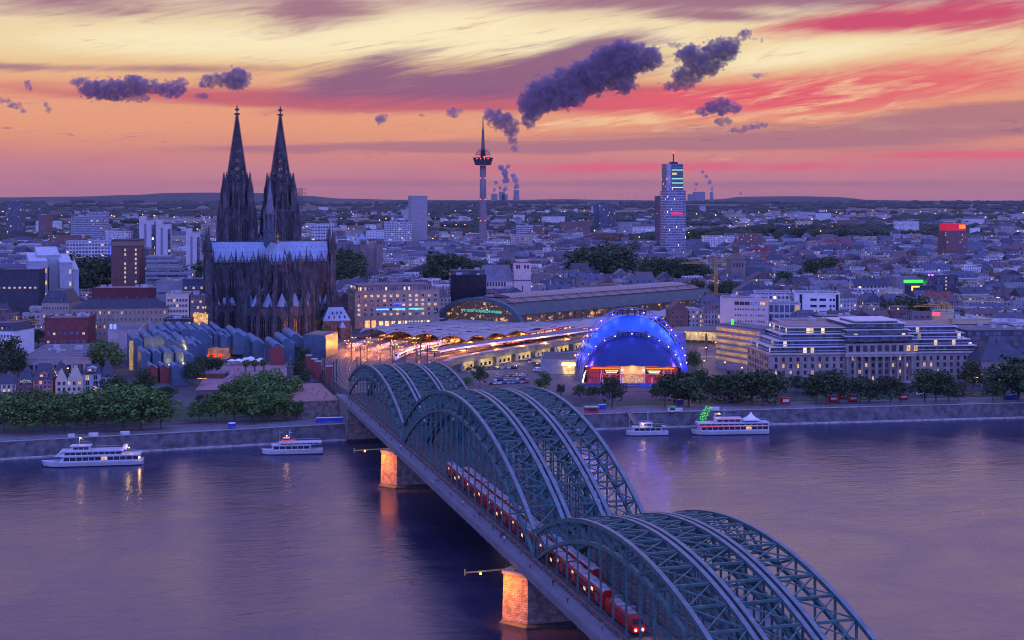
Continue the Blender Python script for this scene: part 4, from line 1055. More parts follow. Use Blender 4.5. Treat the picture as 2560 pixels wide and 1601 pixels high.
for a in ((285, 405, 108, 815), (392, 525, 122, 806), (495, 630, 108, 810), (598, 760, 110, 808), (703, 852, 118, 808), (800, 932, 118, 809), (900, 1003, 112, 822), (1005, 1106, 110, 822)): shed(*a, L=19)
shed(70, 205, 212, 770, L=22); shed(188, 330, 188, 778, uplit=(.55, 430, 2200)); shed(288, 447, 152, 783, uplit=(.6, 430, 2600)); shed(440, 572, 225, 780, uplit=(.5, 400, 700))
shed(560, 702, 225, 778, uplit=(.75, 415, 3200)); shed(690, 806, 275, 774, L=12)
shed(165, 288, 384, 745, L=13, drop=50); shed(290, 410, 378, 747, L=13, drop=50); shed(408, 548, 374, 751, L=13, drop=50, uplit=(.5, 590, 1800)); shed(540, 684, 374, 752, L=13, drop=50, uplit=(.7, 575, 2600)); shed(662, 772, 424, 748, L=10, drop=40)
shed(250, 370, 558, 722, L=9, drop=32, body=RBRICK); shed(378, 495, 554, 723, L=9, drop=32, body=RBRICK); shed(503, 655, 556, 718, L=9, drop=35); shed(630, 716, 584, 719.5, L=7, drop=25)
shed(735, 860, 245, 800, L=14)
for a in ((848, 985, 205, 814), (985, 1066, 188, 820), (1055, 1155, 204, 815)): shed(*a, L=14, drop=45, base_zy=415)
shed(1128, 1245, 190, 820, base_zy=470, L=16); shed(1180, 1348, 150, 816, L=20, base_zy=480); shed(1285, 1432, 184, 819, L=18); shed(1400, 1566, 234, 812, L=16)
for a in ((1628, 1795, 278, 792), (1728, 1902, 224, 804), (1820, 2012, 172, 812)): shed(*a, L=19, parent=musB, body=ZINC)
mb = MB()
X0, X1 = xat(mpx(2010), 806), xat(mpx(2255), 800); mb.prism([(X0, 806), (X1, 800), (X1+4, 826), (X0+4, 832)], 12, zat(mpy(262), 803)); bpart(mb, 'side_block', ZINC, musB)
mb = MB(); mb.prism([(X0+2, 809), (X1-3, 803.5), (X1, 822), (X0+5, 828)], zat(mpy(262), 803)+.02, zat(mpy(262), 803)+.3); bpart(mb, 'flat_roof', mat('copper_brown_roof', (.26, .17, .12), .8), musB)
mb = MB(); X0, X1 = xat(mpx(1632), 790.5), xat(mpx(1790), 790.8); mb.box(X0, X1, 790.0, 791.4, 12, zat(mpy(395), 790)); bpart(mb, 'brick_wall', RBRICK, musB)
# restaurant under the right hand sheds: dark glazed hall, columns, red lanterns
Y = 812
x0, x1 = xat(mpx(845), Y), xat(mpx(1145), Y); zb, zt = 14.2, zat(mpy(416), Y)
mb = MB(); mb.box(x0, x1, Y+1.5, Y+12, zb, zt); bpart(mb, 'restaurant_front', lit_pane('restaurant_glow', (1, .34, .10), .4, .35), musA)
for k in range(5):
 X = lerp(x0+1.2, x1-.8, k/4); mb = MB(); mb.bar((X, Y+.4, zb), (X, Y+.4, zt), .55); bpart(mb, 'column', mat('pale_column', (.5, .45, .38), .7), musA)
for zx in (858, 936, 1007, 1078):
 mb = MB(); mb.ball((xat(mpx(zx), Y-.5), Y-.5, zat(mpy(490), Y-.5)), 1.25, 0, .95); o = bpart(mb, 'red_lantern', glow('red_lantern', (1, .05, .04), 1.6), musA, True)
# side foot walls of the museum and lit stair glazing
mb = MB(); X0 = xat(mpx(62), 769); mb.box(X0, X0+1.8, 768.2, 772, 9, zat(mpy(330), 769)); bpart(mb, 'stair_glazing', lit_pane('stair_glow', (1, .6, .2), .5, .6), musA)
# plaza, terraces and stairs
def sheet(name, pts, m, label=None, lift=.15, z=None):
 mb = MB(); mb.poly([(x, y, (ground(x, y) if z is None else z)+lift) for x, y in pts]); return tag(mb.build(name, m), label, kind='structure')
def strip_poly(name, pxs, m, label, lift=.2):
 """sheet draped on the ground inside a quad of ground points"""
 q = [on_ground(*p)[:2] for p in pxs]; n = 14; vs = []
 for j in range(n+1):
  for i in range(n+1):
   u, v = i/n, j/n
   X = lerp(lerp(q[0][0], q[1][0], u), lerp(q[3][0], q[2][0], u), v); Yy = lerp(lerp(q[0][1], q[1][1], u), lerp(q[3][1], q[2][1], u), v)
   vs.append((X, Yy, ground(X, Yy)+lift))
 mb = MB(); mb.mesh(vs, [(j*(n+1)+i, j*(n+1)+i+1, (j+1)*(n+1)+i+1, (j+1)*(n+1)+i) for j in range(n) for i in range(n)])
 return tag(mb.build(name, m), label, kind='structure')
PLZ = mat('plaza_brick', (.33, .20, .19), .8, 0, .2, .12, color2=(.25, .15, .15))
strip_poly('plaza', [(488, 978), (760, 968), (720, 884), (560, 884)], PLZ, 'red brick plaza with steps beside the museum')
strip_poly('path', [(700, 900), (712, 900), (672, 872), (660, 872)], mat('pale_paving', (.45, .40, .42), .8), 'pale paved strip crossing the plaza', .3)
mb = MB()
for k in range(7):
 px0, px1 = 560, 612; X, Yy, z = on_ground(px0, 960-k*4.2); X2 = xat(px1, Yy); mb.box(X, X2, Yy-.5, Yy+5, z-1, z+.45)
tag(mb.build('terrace_steps', PLZ), 'broad brick terrace steps leading up from the river', 'steps')
pav = empty('pavilion', (*at(498, 962, 10)[:2], 9.5), 0, 'low brick pavilion with amber lit openings and a curved concrete ramp wall', 'pavilion')
Y = pav.location.y; w0 = xat(488, Y)-pav.location.x; w1 = xat(560, Y)-pav.location.x
mb = MB(); mb.box(w0, w1, 0, 12, 0, 6.2); mb.build('wall', RBRICK, pav)
mb = MB(); mb.box(w0-.4, w1+.4, -.3, 12.3, 6.2, 6.6); mb.build('roof_slab', PAVE, pav)
for zx in (845, 902): X = xat(mpx(zx), Y)-pav.location.x; mb = MB(); mb.box(X-1.2, X+1.2, -.12, 0, .3, 4.0); mb.build('lit_opening', lit_pane('amber_room', (1, .42, .08), 2.6, .7), pav)
for zx in (958, 1030, 1075): X = xat(mpx(zx), Y)-pav.location.x; mb = MB(); mb.box(X-1.5, X+1.5, -.12, 0, .3, 3.6); mb.build('glass_door', GLASS, pav)
mb = MB(); 
for k in range(8): X = w1+1+2.4*math.sin(k/7*2.6); mb.box(X-.6, X+.6, -5+k*1.8, -3.1+k*1.8, 0, 4.5+k*.35)
mb.build('ramp_wall', CONC, pav)
# white parasols on the plaza terrace
pm = None
for i, (zx, zy, r) in enumerate(((1205, 520, 2.6), (1283, 516, 2.6), (1340, 528, 2.3), (1365, 502, 2.6), (1418, 492, 2.6), (1440, 512, 2.4), (1496, 520, 2.5), (1530, 505, 2.4))):
 X, Yy = at(mpx(zx), mpy(zy)+13, 15.2); z = ground(X, Yy)+.2
 e = empty('parasol', (X, Yy, z), .4*i, ['white parasol at the left end of the plaza restaurant terrace', 'white parasol second from the left on the plaza terrace', 'smaller white parasol in the front of the plaza terrace', 'white parasol behind the smaller one on the plaza terrace', 'tallest looking white parasol in the middle of the plaza terrace', 'white parasol standing in front of the middle one', 'white parasol second from the right on the plaza terrace', 'white parasol at the right end of the plaza terrace'][i], 'parasol', 'white parasols on the plaza')
 mb = MB(); mb.bar((0, 0, 0), (0, 0, 3.4), .12); mb.box(-.4, .4, -.4, .4, 0, .12); mb.build('pole', DARKM, e)
 mb = MB(); rg = ngon(0, 0, r, 8); mb.loft([[(x, y, 2.45) for x, y in rg], [(x, y, 2.65) for x, y in rg], [(x*.5, y*.5, 3.25) for x, y in rg], [(x*.05, y*.05, 3.65) for x, y in rg]]); mb.build('canopy', mat('canvas_white', (.78, .78, .78), .8), e)
# red brick posts by the ramp and the green horse and rider
for i, (px, top, bot) in enumerate(((772, 890, 925), (786, 899, 932), (795, 905, 941), (823, 917, 957))):
 X, Y = at(px, bot, 15.2); z = ground(X, Y)
 e = empty('brick_post', (X, Y, 15.25), .3, ['tall round cornered red brick post farthest back beside the ramp', 'red brick post second from the back beside the ramp', 'red brick post third from the back beside the ramp', 'red brick post nearest the river beside the ramp'][i], 'brick post', 'red brick posts beside the ramp')
 h = zat(top, Y)-15.25; w = 1.7
 mb = MB(); mb.prism(ngon(0, 0, w, 10), -2, h); mb.build('shaft', RBRICK, e)
 mb = MB(); mb.prism(ngon(0, 0, w+.2, 10), h, h+.5); mb.build('cap', mat('pale_cap', (.42, .40, .42), .7), e)
VERD = mat('verdigris_bronze', (.07, .19, .19), .6, .3, .3, .8)
X, Y = at(725, 945, 15.3)
e = empty('equestrian_statue', (X, Y, 15.0), R(-70), 'green bronze rider on a horse on a stone plinth above the trees', 'statue')
mb = MB(); mb.box(-2.2, 2.2, -1.3, 1.3, 0, 6.3); mb.box(-2.6, 2.6, -1.7, 1.7, 0, .8); mb.box(-2.5, 2.5, -1.6, 1.6, 6.0, 6.5); mb.build('plinth', STONE, e)
mb = MB(); 
sec = lambda x, z, ry, rz: [(x, ry*math.cos(k*math.pi/4), z+rz*math.sin(k*math.pi/4)) for k in range(8)]
mb.loft([sec(-1.7, 8.7, .2, .3), sec(-1.4, 8.7, .55, .7), sec(-.4, 8.6, .55, .62), sec(.8, 8.75, .55, .75), sec(1.4, 9.2, .4, .6)])
mb.loft([sec(1.2, 9.3, .32, .5), sec(1.8, 10.2, .26, .38), sec(2.1, 10.6, .2, .25)]); mb.loft([sec(1.9, 10.65, .2, .24), sec(2.4, 10.4, .17, .2), sec(2.9, 10.0, .1, .13)])
for lx, ly, kx in ((-1.3, .3, .25), (-1.2, -.3, .25), (1.0, .3, -.1), (1.15, -.3, .5)):
 mb.tube((lx, ly, 8.5), (lx+kx, ly, 7.5), .26, .16); mb.tube((lx+kx, ly, 7.55), (lx+kx*.4, ly, 6.5), .15, .1)
mb.tube((-1.7, 0, 8.9), (-2.1, 0, 7.4), .18, .08); mb.build('horse', VERD, e)
mb = MB(); mb.loft([sec(-.1, 9.0, .4, .25), sec(-.1, 9.4, .45, .3)]); 
mb.lathe([(.34, 9.0), (.42, 9.6), (.52, 10.3), (.4, 10.75), (.15, 10.85)], 0, 0, 8); mb.lathe([(.12, 10.8), (.26, 11.0), (.27, 11.25), (.30, 11.3), (.22, 11.5), (.05, 11.8)], .03, 0, 8)
for s in (-1, 1): mb.tube((0, s*.3, 9.2), (.45, s*.6, 8.5), .22, .16); mb.tube((.45, s*.6, 8.5), (.3, s*.6, 7.7), .15, .11); mb.tube((0, s*.5, 10.5), (.2, s*.7, 9.9), .16, .13); mb.tube((.2, s*.7, 9.9), (.7, s*.4, 9.9), .12, .09)
mb.build('rider', VERD, e)
# ---------------------------------------------------------------- station throat, viaduct, hall
TZ = 17.0
_L = [(-77.5, 652), (-94, 705), (-106, 760), (-112, 815), (-111, 870), (-99, 930), (-76, 990), (-46, 1044), (40, 1133), (128, 1223)]
_Rr = [(-47, 661), (-47, 700), (-43, 745), (-33, 796), (-8, 838), (22, 882), (55, 935), (92, 994), (135, 1062), (176, 1127)]
def cr(P, t):
 n = len(P)-1; t = max(0, min(n-1e-6, t*n)); i = int(t); f = t-i
 g = lambda k: P[max(0, min(n, k))]
 o = []
 for a in range(2):
  p0, p1, p2, p3 = g(i-1)[a], g(i)[a], g(i+1)[a], g(i+2)[a]
  o.append(.5*((2*p1)+(p2-p0)*f+(2*p0-5*p1+4*p2-p3)*f*f+(3*p1-p0-3*p2+p3)*f**3))
 return o
def TP(t, f):
 a, b = cr(_L, t), cr(_Rr, t); return (lerp(a[0], b[0], f), lerp(a[1], b[1], f))
def TH(t, f):
 a, b = TP(t-.004, f), TP(t+.004, f); return math.atan2(b[1]-a[1], b[0]-a[0])
vi = empty('railway_viaduct', (*TP(.3, .5), 9), 0, 'wide curving station viaduct with many tracks and amber lit rooms below its edge', 'viaduct')
N = 48
mb = MB(); vs = []
for i in range(N+1):
 for f in (0, .25, .5, .75, 1): vs.append((*TP(i/N, f), TZ))
mb.mesh(vs, [(i*5+j, i*5+j+1, (i+1)*5+j+1, (i+1)*5+j) for i in range(N) for j in range(4)]); bpart(mb, 'track_bed', BALLAST, vi)
mb = MB()
for P, f in ((_L, 0), (_Rr, 1)):
 mb.loft([[(*TP(i/N, f), 4), (*TP(i/N, f), TZ+.9), (*TP(i/N, f+(.008 if f else -.008)), TZ+.9), (*TP(i/N, f+(.008 if f else -.008)), 4)] for i in range(N+1)])
bpart(mb, 'edge_wall', mat('viaduct_concrete', (.13, .125, .125), .85, 0, .35, .3), vi)
ed = MB(); ed.loft([[(*TP(i/N, 1.0), TZ-2.6), (*TP(i/N, 1.03), TZ-2.6), (*TP(i/N, 1.03), TZ+.5), (*TP(i/N, 1.0), TZ+.5)] for i in range(N+1)]); bpart(ed, 'edge_beam', mat('edge_beam', (.12, .12, .13), .7), vi)
rl = MB()
RF = [.06, .15, .24, .34, .44, .53, .62, .71, .80, .885, .95]
for f in RF:
 for e in (-.76, .76):
  for i in range(N*2):
   t0, t1 = i/(2*N)*.9, (i+1)/(2*N)*.9; a, b = TP(t0, f), TP(t1, f); h = math.atan2(b[1]-a[1], b[0]-a[0]); nx, ny = -math.sin(h)*e, math.cos(h)*e
   rl.bar((a[0]+nx, a[1]+ny, TZ+.22), (b[0]+nx, b[1]+ny, TZ+.22), .16, .2)
o = bpart(rl, 'rail', RAILM, vi); o['kind'] = 'stuff'
# platforms between the tracks
plat = mat('platform_slab', (.42, .35, .28), .8)
for f, t0, t1, w in ((.105, .42, .75, .028), (.29, .40, .75, .032), (.485, .40, .75, .03), (.665, .36, .75, .03), (.84, .32, .92, .03), (.99, .30, .92, .022)):
 mb = MB(); n = 24; mb.loft([[(*TP(lerp(t0, t1, i/n), f-w), TZ), (*TP(lerp(t0, t1, i/n), f+w), TZ), (*TP(lerp(t0, t1, i/n), f+w), TZ+.95), (*TP(lerp(t0, t1, i/n), f-w), TZ+.95)] for i in range(n+1)]); bpart(mb, 'platform', plat, vi)
# rooms under the edge: piers, lit walls and dark openings
for i in range(7):
 t = .345+i*.045; a, b = TP(t, 1.012), TP(t+.034, 1.012)
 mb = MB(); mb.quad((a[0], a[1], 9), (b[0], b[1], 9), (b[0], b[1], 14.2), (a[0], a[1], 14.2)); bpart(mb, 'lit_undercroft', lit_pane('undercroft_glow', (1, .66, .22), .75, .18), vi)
 a = TP(t-.005, 1.03); mb = MB(); mb.prism(ngon(a[0], a[1], 1.1, 8), 8, TZ-2.6); bpart(mb, 'column', CONC, vi)
 for q in (.2, .5, .8):
  c = TP(t+.034*q, 1.0135); mb = MB(); h = TH(t+.034*q, 1); mb.box(-1.1, 1.1, -.1, .1, 10.2, 12.2); mb.xf(Matrix.Translation((c[0], c[1], 0)) @ Matrix.Rotation(h, 4, 'Z')); bpart(mb, 'window', GLASS, vi)
 c = TP(t+.017, 1.09); l = lamp('undercroft_lamp', (c[0], c[1], 13.6), (1, .66, .22), 2600, None, 'POINT', .8); l.parent = vi; l.matrix_parent_inverse = vi.matrix_basis.inverted()
# ---- train hall
LC, RC = Vector((-52, 1044, 0)), Vector((4.4, 1005, 0)); AX = Vector((.70, .714, 0)); HL = 252
hall = empty('station_hall', (*((LC+RC)/2)[:2], TZ), 0, 'long arched station train hall with glazed end and ribbed roof', 'station hall')
def HP(u, d, z): p = (LC+RC)/2+(RC-LC)/2*u+AX*d; return (p.x, p.y, z)
ROOFG = mat('hall_roof_green', (.065, .085, .082), .6, .1, .25, .15); ROOFB = mat('hall_roof_brown', (.26, .17, .14), .65, .1, .2, .2)
def rib_mat():
 m = bpy.data.materials.new('hall_roof_ribbed'); m.use_nodes = True; T = NT(m.node_tree); T.n.clear()
 b = T.new('ShaderNodeBsdfPrincipled'); o = T.new('ShaderNodeOutputMaterial'); T.l.new(b.outputs[0], o.inputs[0])
 x, y, z = T.sep(T.new('ShaderNodeNewGeometry').outputs['Position'])
 d = T.m('ADD', T.m('MULTIPLY', x, .70), T.m('MULTIPLY', y, .714)); f = T.m('FRACT', T.m('DIVIDE', d, 4.2))
 T.put(b.inputs['Base Color'], T.mix(T.m('LESS_THAN', f, .36), (.13, .10, .095), (.36, .31, .30))); b.inputs['Roughness'].default_value = .55
 return m
EV = 25.0
def prof_pts(lst): return lst
lowr = [(-1.0, EV), (-.86, 28.0), (-.72, 30.6), (-.60, 32.4)]
mb = MB()
for s in (-1, 1):
 P = [(s*abs(u), z) for u, z in lowr]
 mb.loft([[HP(u, d, z) for u, z in P] for d in (0, HL)], 0, cap=False, closed=False)
 mb.loft([[HP(s*1.0, d, EV-.8), HP(s*1.04, d, EV-.8), HP(s*1.04, d, EV+.1), HP(s*1.0, d, EV+.1)] for d in (-1, HL)])
 mb.loft([[HP(s*.60, d, 32.4), HP(s*.60, d, 33.0)] for d in (6, HL)], 0, cap=False, closed=False)
for d in (0, HL): mb.loft([[HP(u, d, z) for u, z in lowr+[(-u, z) for u, z in lowr[::-1]]], [HP(u, d+.3, z-.0) for u, z in lowr+[(-u, z) for u, z in lowr[::-1]]]], 0, cap=False, closed=False)
bpart(mb, 'lower_roof', ROOFG, hall)
mb = MB()
for s in (-1, 1): mb.loft([[HP(s*.61, d, 33.0), HP(s*.40, d, 35.0), HP(s*.40, d, 35.9)] for d in (9, HL-8)], 0, cap=False, closed=False)
for d in (9, HL-8): mb.poly([HP(-.61, d, 33), HP(.61, d, 33), HP(.40, d, 35.9), HP(-.40, d, 35.9)])
bpart(mb, 'middle_roof', ROOFB, hall)
mb = MB()
cpr = [(-.41, 35.9), (-.30, 37.0), (-.15, 37.8), (0, 38.1), (.15, 37.8), (.30, 37.0), (.41, 35.9)]
mb.loft([[HP(u, d, z) for u, z in cpr] for d in (18, HL-16)], 0, cap=True, closed=False); bpart(mb, 'ridge_roof', rib_mat(), hall)
mb = MB(); mb.loft([[HP(u, d, z) for u, z in ((-.61, 33.0), (.61, 33.0), (.4, 34.9), (-.4, 34.9))] for d in (0, 9)]); bpart(mb, 'front_roof', ROOFG, hall)
rb = MB()
for k in range(0, 15):
 d = 10+k*16; 
 for s in (-1, 1): rb.bar(HP(s*.61, d, 33.1), HP(s*.41, d, 35.1), .5, .3); rb.bar(HP(s*1.0, d, EV+.1), HP(s*.61, d, 32.5), .4, .3)
bpart(rb, 'roof_rib', ROOFG, hall)
# front arch rib, glazing bars, neon lettering
arc = [(-1.12*math.cos(math.pi*k/20), TZ-1+20.6*math.sin(math.pi*k/20)**.86) for k in range(21)]
inn = [(-1.0*math.cos(math.pi*k/20), TZ-1+17.6*math.sin(math.pi*k/20)**.86) for k in range(21)]
mb = MB()
for (a, b), (c, e) in zip(zip(arc, inn), zip(arc[1:], inn[1:])):
 mb.loft([[HP(a[0], -2.0, a[1]), HP(b[0], -2.0, b[1]), HP(b[0], 1.5, b[1]), HP(a[0], 1.5, a[1])], [HP(c[0], -2.0, c[1]), HP(e[0], -2.0, e[1]), HP(e[0], 1.5, e[1]), HP(c[0], 1.5, c[1])]])
bpart(mb, 'end_arch', mat('arch_green', (.07, .12, .13), .6, .1, .2), hall)
def hall_glass(name, s, thr):
 m = bpy.data.materials.new(name); m.use_nodes = True; T = NT(m.node_tree); T.n.clear()
 b = T.new('ShaderNodeBsdfPrincipled'); o = T.new('ShaderNodeOutputMaterial'); T.l.new(b.outputs[0], o.inputs[0])
 uv = T.new('ShaderNodeUVMap', uv_map='UVMap').outputs[0]; u, v, _ = T.sep(uv)
 fu = T.m('FRACT', T.m('DIVIDE', u, 1.5)); fv = T.m('FRACT', T.m('DIVIDE', v, 2.2)); bar_ = T.m('MAXIMUM', T.m('LESS_THAN', fu, .16), T.m('LESS_THAN', fv, .10))
 big = T.m('LESS_THAN', T.m('FRACT', T.m('DIVIDE', u, 9.0)), .10); bar_ = T.m('MAXIMUM', bar_, big)
 n = T.noise(T.vec(T.m('MULTIPLY', u, .14), T.m('MULTIPLY', v, .22), 1.0), 1.0, 4.0, .7, .3); n2 = T.noise(T.vec(T.m('MULTIPLY', u, .05), 0, 4.0), 1.0, 2.0)
 T.put(b.inputs['Base Color'], T.mix(bar_, (.03, .035, .045), (.12, .095, .085)))
 T.put(b.inputs['Emission Color'], T.mix(n2, (1, .42, .10), (.9, .6, .25)))
 T.put(b.inputs['Emission Strength'], T.m('MULTIPLY', T.m('SUBTRACT', 1.0, bar_), T.m('ADD', T.mr(n, thr, thr+.12, 0, s), s*.03)))
 b.inputs['Roughness'].default_value = .25; return m
HG = hall_glass('hall_glazing', 1.6, .54)
mb = MB(); mb.poly([HP(u, -.4, z) for u, z in inn]+[HP(1.0, -.4, TZ)]); me = mb.build('end_glazing', HG, None, uv=True); me.parent = hall; me.matrix_parent_inverse = hall.matrix_basis.inverted()
for s in (-1, 1):
 mb = MB(); a, b = (HP(s, 0, TZ), HP(s, HL, TZ)); mb.quad(a, b, (b[0], b[1], EV), (a[0], a[1], EV)) if s > 0 else mb.quad(b, a, (a[0], a[1], EV), (b[0], b[1], EV))
 o = mb.build('side_glazing', hall_glass('hall_side_glazing', 1.4, .55) if s > 0 else HG, None, uv=True); o.parent = hall; o.matrix_parent_inverse = hall.matrix_basis.inverted()
 if s > 0:
  pm_ = MB()
  for k in range(33): q = HP(1.012, k*HL/32, 0); pm_.bar((q[0], q[1], TZ), (q[0], q[1], EV), .9, .6)
  bpart(pm_, 'side_pier', mat('hall_pier', (.10, .085, .08), .8), hall)
mb = MB(); mb.quad(HP(-1, HL-.2, TZ), HP(1, HL-.2, TZ), HP(.75, HL-.2, 30), HP(-.75, HL-.2, 30)); bpart(mb, 'back_wall', ROOFG, hall)
def text(s, loc, size, rot, m, parent=None, name='lettering', ext=.05, align='CENTER', spacing=1.0):
 c = bpy.data.curves.new(name, 'FONT'); c.body = s; c.size = size; c.extrude = ext; c.align_x = align; c.align_y = 'CENTER'; c.space_character = spacing
 c.materials.append(m); c.resolution_u = 3; tmp = bpy.data.objects.new(name, c); me = bpy.data.meshes.new_from_object(tmp); bpy.data.objects.remove(tmp); o = bpy.data.objects.new(name, me); col.objects.link(o); o.location = loc; o.rotation_euler = rot
 if parent is not None: o.parent = parent; o.matrix_parent_inverse = parent.matrix_basis.inverted()
 return o
ha = math.atan2((RC-LC).y, (RC-LC).x)
text('4711 ECHT KÖLNISCH WASSER', HP(.08, -2.4, 26.4), 2.7, (R(90), 0, ha), glow('teal_neon', (.12, 1, .75), .9), hall)
# side aisle roof on the right of the hall, and flat roof in front
mb = MB(); mb.loft([[HP(1.04, d, 18.6), HP(1.7-.3*d/HL, d, 17.9), HP(1.7-.3*d/HL, d, 17.3), HP(1.04, d, 17.3)] for d in (-12, 60, 130, HL+20)]); bpart(mb, 'aisle_roof', mat('grey_roof', (.17, .17, .185), .7, 0, .25, .1), hall)
# ---- vaulted white platform canopy
can = empty('platform_canopy', (*TP(.6, .4), TZ), 0, 'white membrane canopy of groined vaults over the curved platforms', 'station canopy', None)
CANM = mat('canopy_membrane', (.30, .275, .28), .6, 0, .15, .12)
CANE = mat('canopy_edge', (.08, .075, .08), .6)
rows = [(.02, .20), (.20, .385), (.385, .57), (.57, .75)]
for ri, (f0, f1) in enumerate(rows):
 t0 = (.515, .50, .485, .47)[ri]; nb = 6; mb = MB(); ed = MB(); K = 8
 for b in range(nb):
  ta, tb = lerp(t0, .775, b/nb), lerp(t0, .775, (b+1)/nb); g = []
  for i in range(K+1):
   for j in range(K+1):
    u, v = i/K, j/K; tf = (b+v)/nb; z = lerp(20.6, 17.8, tf)+lerp(3.6, 1.5, tf)*max(1-(2*u-1)**2, 1-(2*v-1)**2); g.append((*TP(lerp(ta, tb, v), lerp(f0, f1, u)), z))
  mb.mesh(g, [(i*(K+1)+j, (i+1)*(K+1)+j, (i+1)*(K+1)+j+1, i*(K+1)+j+1) for i in range(K) for j in range(K)])
  for k in range(K):
   if b == 0: ed.bar(g[k*(K+1)], g[(k+1)*(K+1)], .45, .5)
   if ri == 3: ed.bar(g[K*(K+1)+k], g[K*(K+1)+k+1], .4, .45)
   ed.bar(g[k], g[k+1], .3, .3)
   ed.bar(g[k*(K+1)+k], g[(k+1)*(K+1)+k+1], .22, .3); ed.bar(g[k*(K+1)+K-k], g[(k+1)*(K+1)+K-k-1], .22, .3)
  for f in (f0, f1): p = TP(ta, f); ed.bar((p[0], p[1], TZ), (p[0], p[1], 20), .4)
 o = bpart(mb, 'vault_row', CANM, can, True); e2 = ed.build('steel_ribs', CANE, None); e2.name = 'canopy_rib'; e2.parent = o
# long flat canopy over the outer platform
fc = empty('platform_roof', (*TP(.5, .86), TZ), 0, 'long narrow pale flat roof over the outermost curved platform', 'platform roof')
mb = MB(); n = 30; ta, tb = .33, .66; FF = lambda i: .83+.15*i/30
mb.loft([[(*TP(lerp(ta, tb, i/n), FF(i)-.055), 21.0), (*TP(lerp(ta, tb, i/n), FF(i)+.055), 21.0), (*TP(lerp(ta, tb, i/n), FF(i)+.055), 21.6), (*TP(lerp(ta, tb, i/n), FF(i)-.055), 21.6)] for i in range(n+1)]); bpart(mb, 'roof_slab', mat('pale_roof', (.15, .145, .155), .7, 0, .2, .15), fc)
mb = MB(); mb.loft([[(*TP(lerp(ta, tb, i/n), FF(i)+.055), 20.8), (*TP(lerp(ta, tb, i/n), FF(i)+.061), 20.8), (*TP(lerp(ta, tb, i/n), FF(i)+.061), 21.75), (*TP(lerp(ta, tb, i/n), FF(i)+.055), 21.75)] for i in range(n+1)]); bpart(mb, 'fascia', WHITE, fc)
for i in range(13):
 p = TP(lerp(ta+.008, tb-.008, i/12), FF(i*2.5)); mb = MB(); mb.bar((p[0], p[1], TZ+.9), (p[0], p[1], 21), .35); bpart(mb, 'post', DARKM, fc)
fc2 = empty('platform_roof', (*TP(.78, .95), TZ), 0, 'pale scalloped platform roof behind the blue theatre tent', 'platform roof')
for i in range(9):
 ta, tb = .70+i*.029, .70+(i+1)*.029; mb = MB(); K = 6; g = []
 for a in range(K+1):
  for b in range(K+1): u, v = a/K, b/K; g.append((*TP(lerp(ta, tb, v), lerp(.74, 1.0, u)), 20.4+1.6*(1-(2*v-1)**2)))
 mb.mesh(g, [(a*(K+1)+b, (a+1)*(K+1)+b, (a+1)*(K+1)+b+1, a*(K+1)+b+1) for a in range(K) for b in range(K)])
 for k in range(K): mb.bar(g[K*(K+1)+k], g[K*(K+1)+k+1], .35, .6)
 p = TP(ta, .97); mb.bar((p[0], p[1], TZ), (p[0], p[1], 20.4), .35); bpart(mb, 'roof_bay', CANM, fc2, True)
# trains in the station
WHT = mat('train_white', (.70, .70, .72), .35, 0, .08, .5)
def tpath(t0, f, step=1):
 # arc length table along a track
 pts = []; t = t0; d = 0.0; p = TP(t, f); pts.append((0, t))
 while t < .985:
  t += .002; q = TP(t, f); d += math.hypot(q[0]-p[0], q[1]-p[1]); p = q; pts.append((d, t))
 def fn(x):
  for (d0, a), (d1, b) in zip(pts, pts[1:]):
   if d0 <= x <= d1:
    tt = lerp(a, b, (x-d0)/max(1e-6, d1-d0)); break
  else: tt = pts[-1][1]
  P = TP(tt, f); return (P[0], P[1], TH(tt, f))
 return fn
pth = tpath(.29, .60)
ice = make_train('express_train', 'white streamlined express train leaving the canopy on the curved track', 0, 0, 4, False, 25, 3.9, lit=.1, stripe=mat('thin_red_stripe', (.5, .02, .03), .4), body=WHT, z=TZ+.3, path=lambda d: pth(d+6), group='trains', doorm=WHT)
x, y, a = pth(3.5); nb = MB()
nb.loft([[(q, yy*k, z0+(zz-z0)*kk) for yy, zz in ((-1.35, .5), (-1.4, 2.0), (-1.1, 3.2), (-.6, 3.75), (.6, 3.75), (1.1, 3.2), (1.4, 2.0), (1.35, .5))] for q, k, kk, z0 in ((-4.2, .25, .3, .4), (-3.6, .6, .45, .4), (-2, .85, .7, .4), (.2, .97, .93, .4), (3, 1, 1, .4))])
M = Matrix.Translation((x, y, TZ+.3)) @ Matrix.Rotation(a, 4, 'Z'); nb.xf(M); o = nb.build('nose', WHT, None, smooth=True); o.parent = ice; o.matrix_parent_inverse = ice.matrix_basis.inverted()
gq = MB(); gq.loft([[(q, yy*k, zz) for yy in (-1, 1)] for q, k, zz in ((-2.2, .5, 2.55), (-.6, .75, 3.35), (.4, .6, 3.78))], 0, cap=False, closed=False); gq.xf(M @ Matrix.Translation((-.1, 0, .06))); o = gq.build('windscreen', TWIN, None); o.parent = ice; o.matrix_parent_inverse = ice.matrix_basis.inverted()
make_train('suburban_train', 'red suburban train standing beside the long flat platform roof', 0, 0, 5, False, 23, 3.9, lit=.8, z=TZ+.3, path=tpath(.50, .90))
make_train('suburban_train', 'red and white suburban train on the viaduct behind the blue theatre tent', 0, 0, 6, False, 17, 3.7, lit=.8, z=TZ+.3, path=tpath(.80, 1.0) if False else tpath(.795, .955), stripe=WHITE)
make_train('suburban_train', 'dark red suburban train half hidden below the vaulted canopy', 0, 0, 4, False, 23, 3.9, lit=.8, z=TZ+.3, path=tpath(.60, .80))
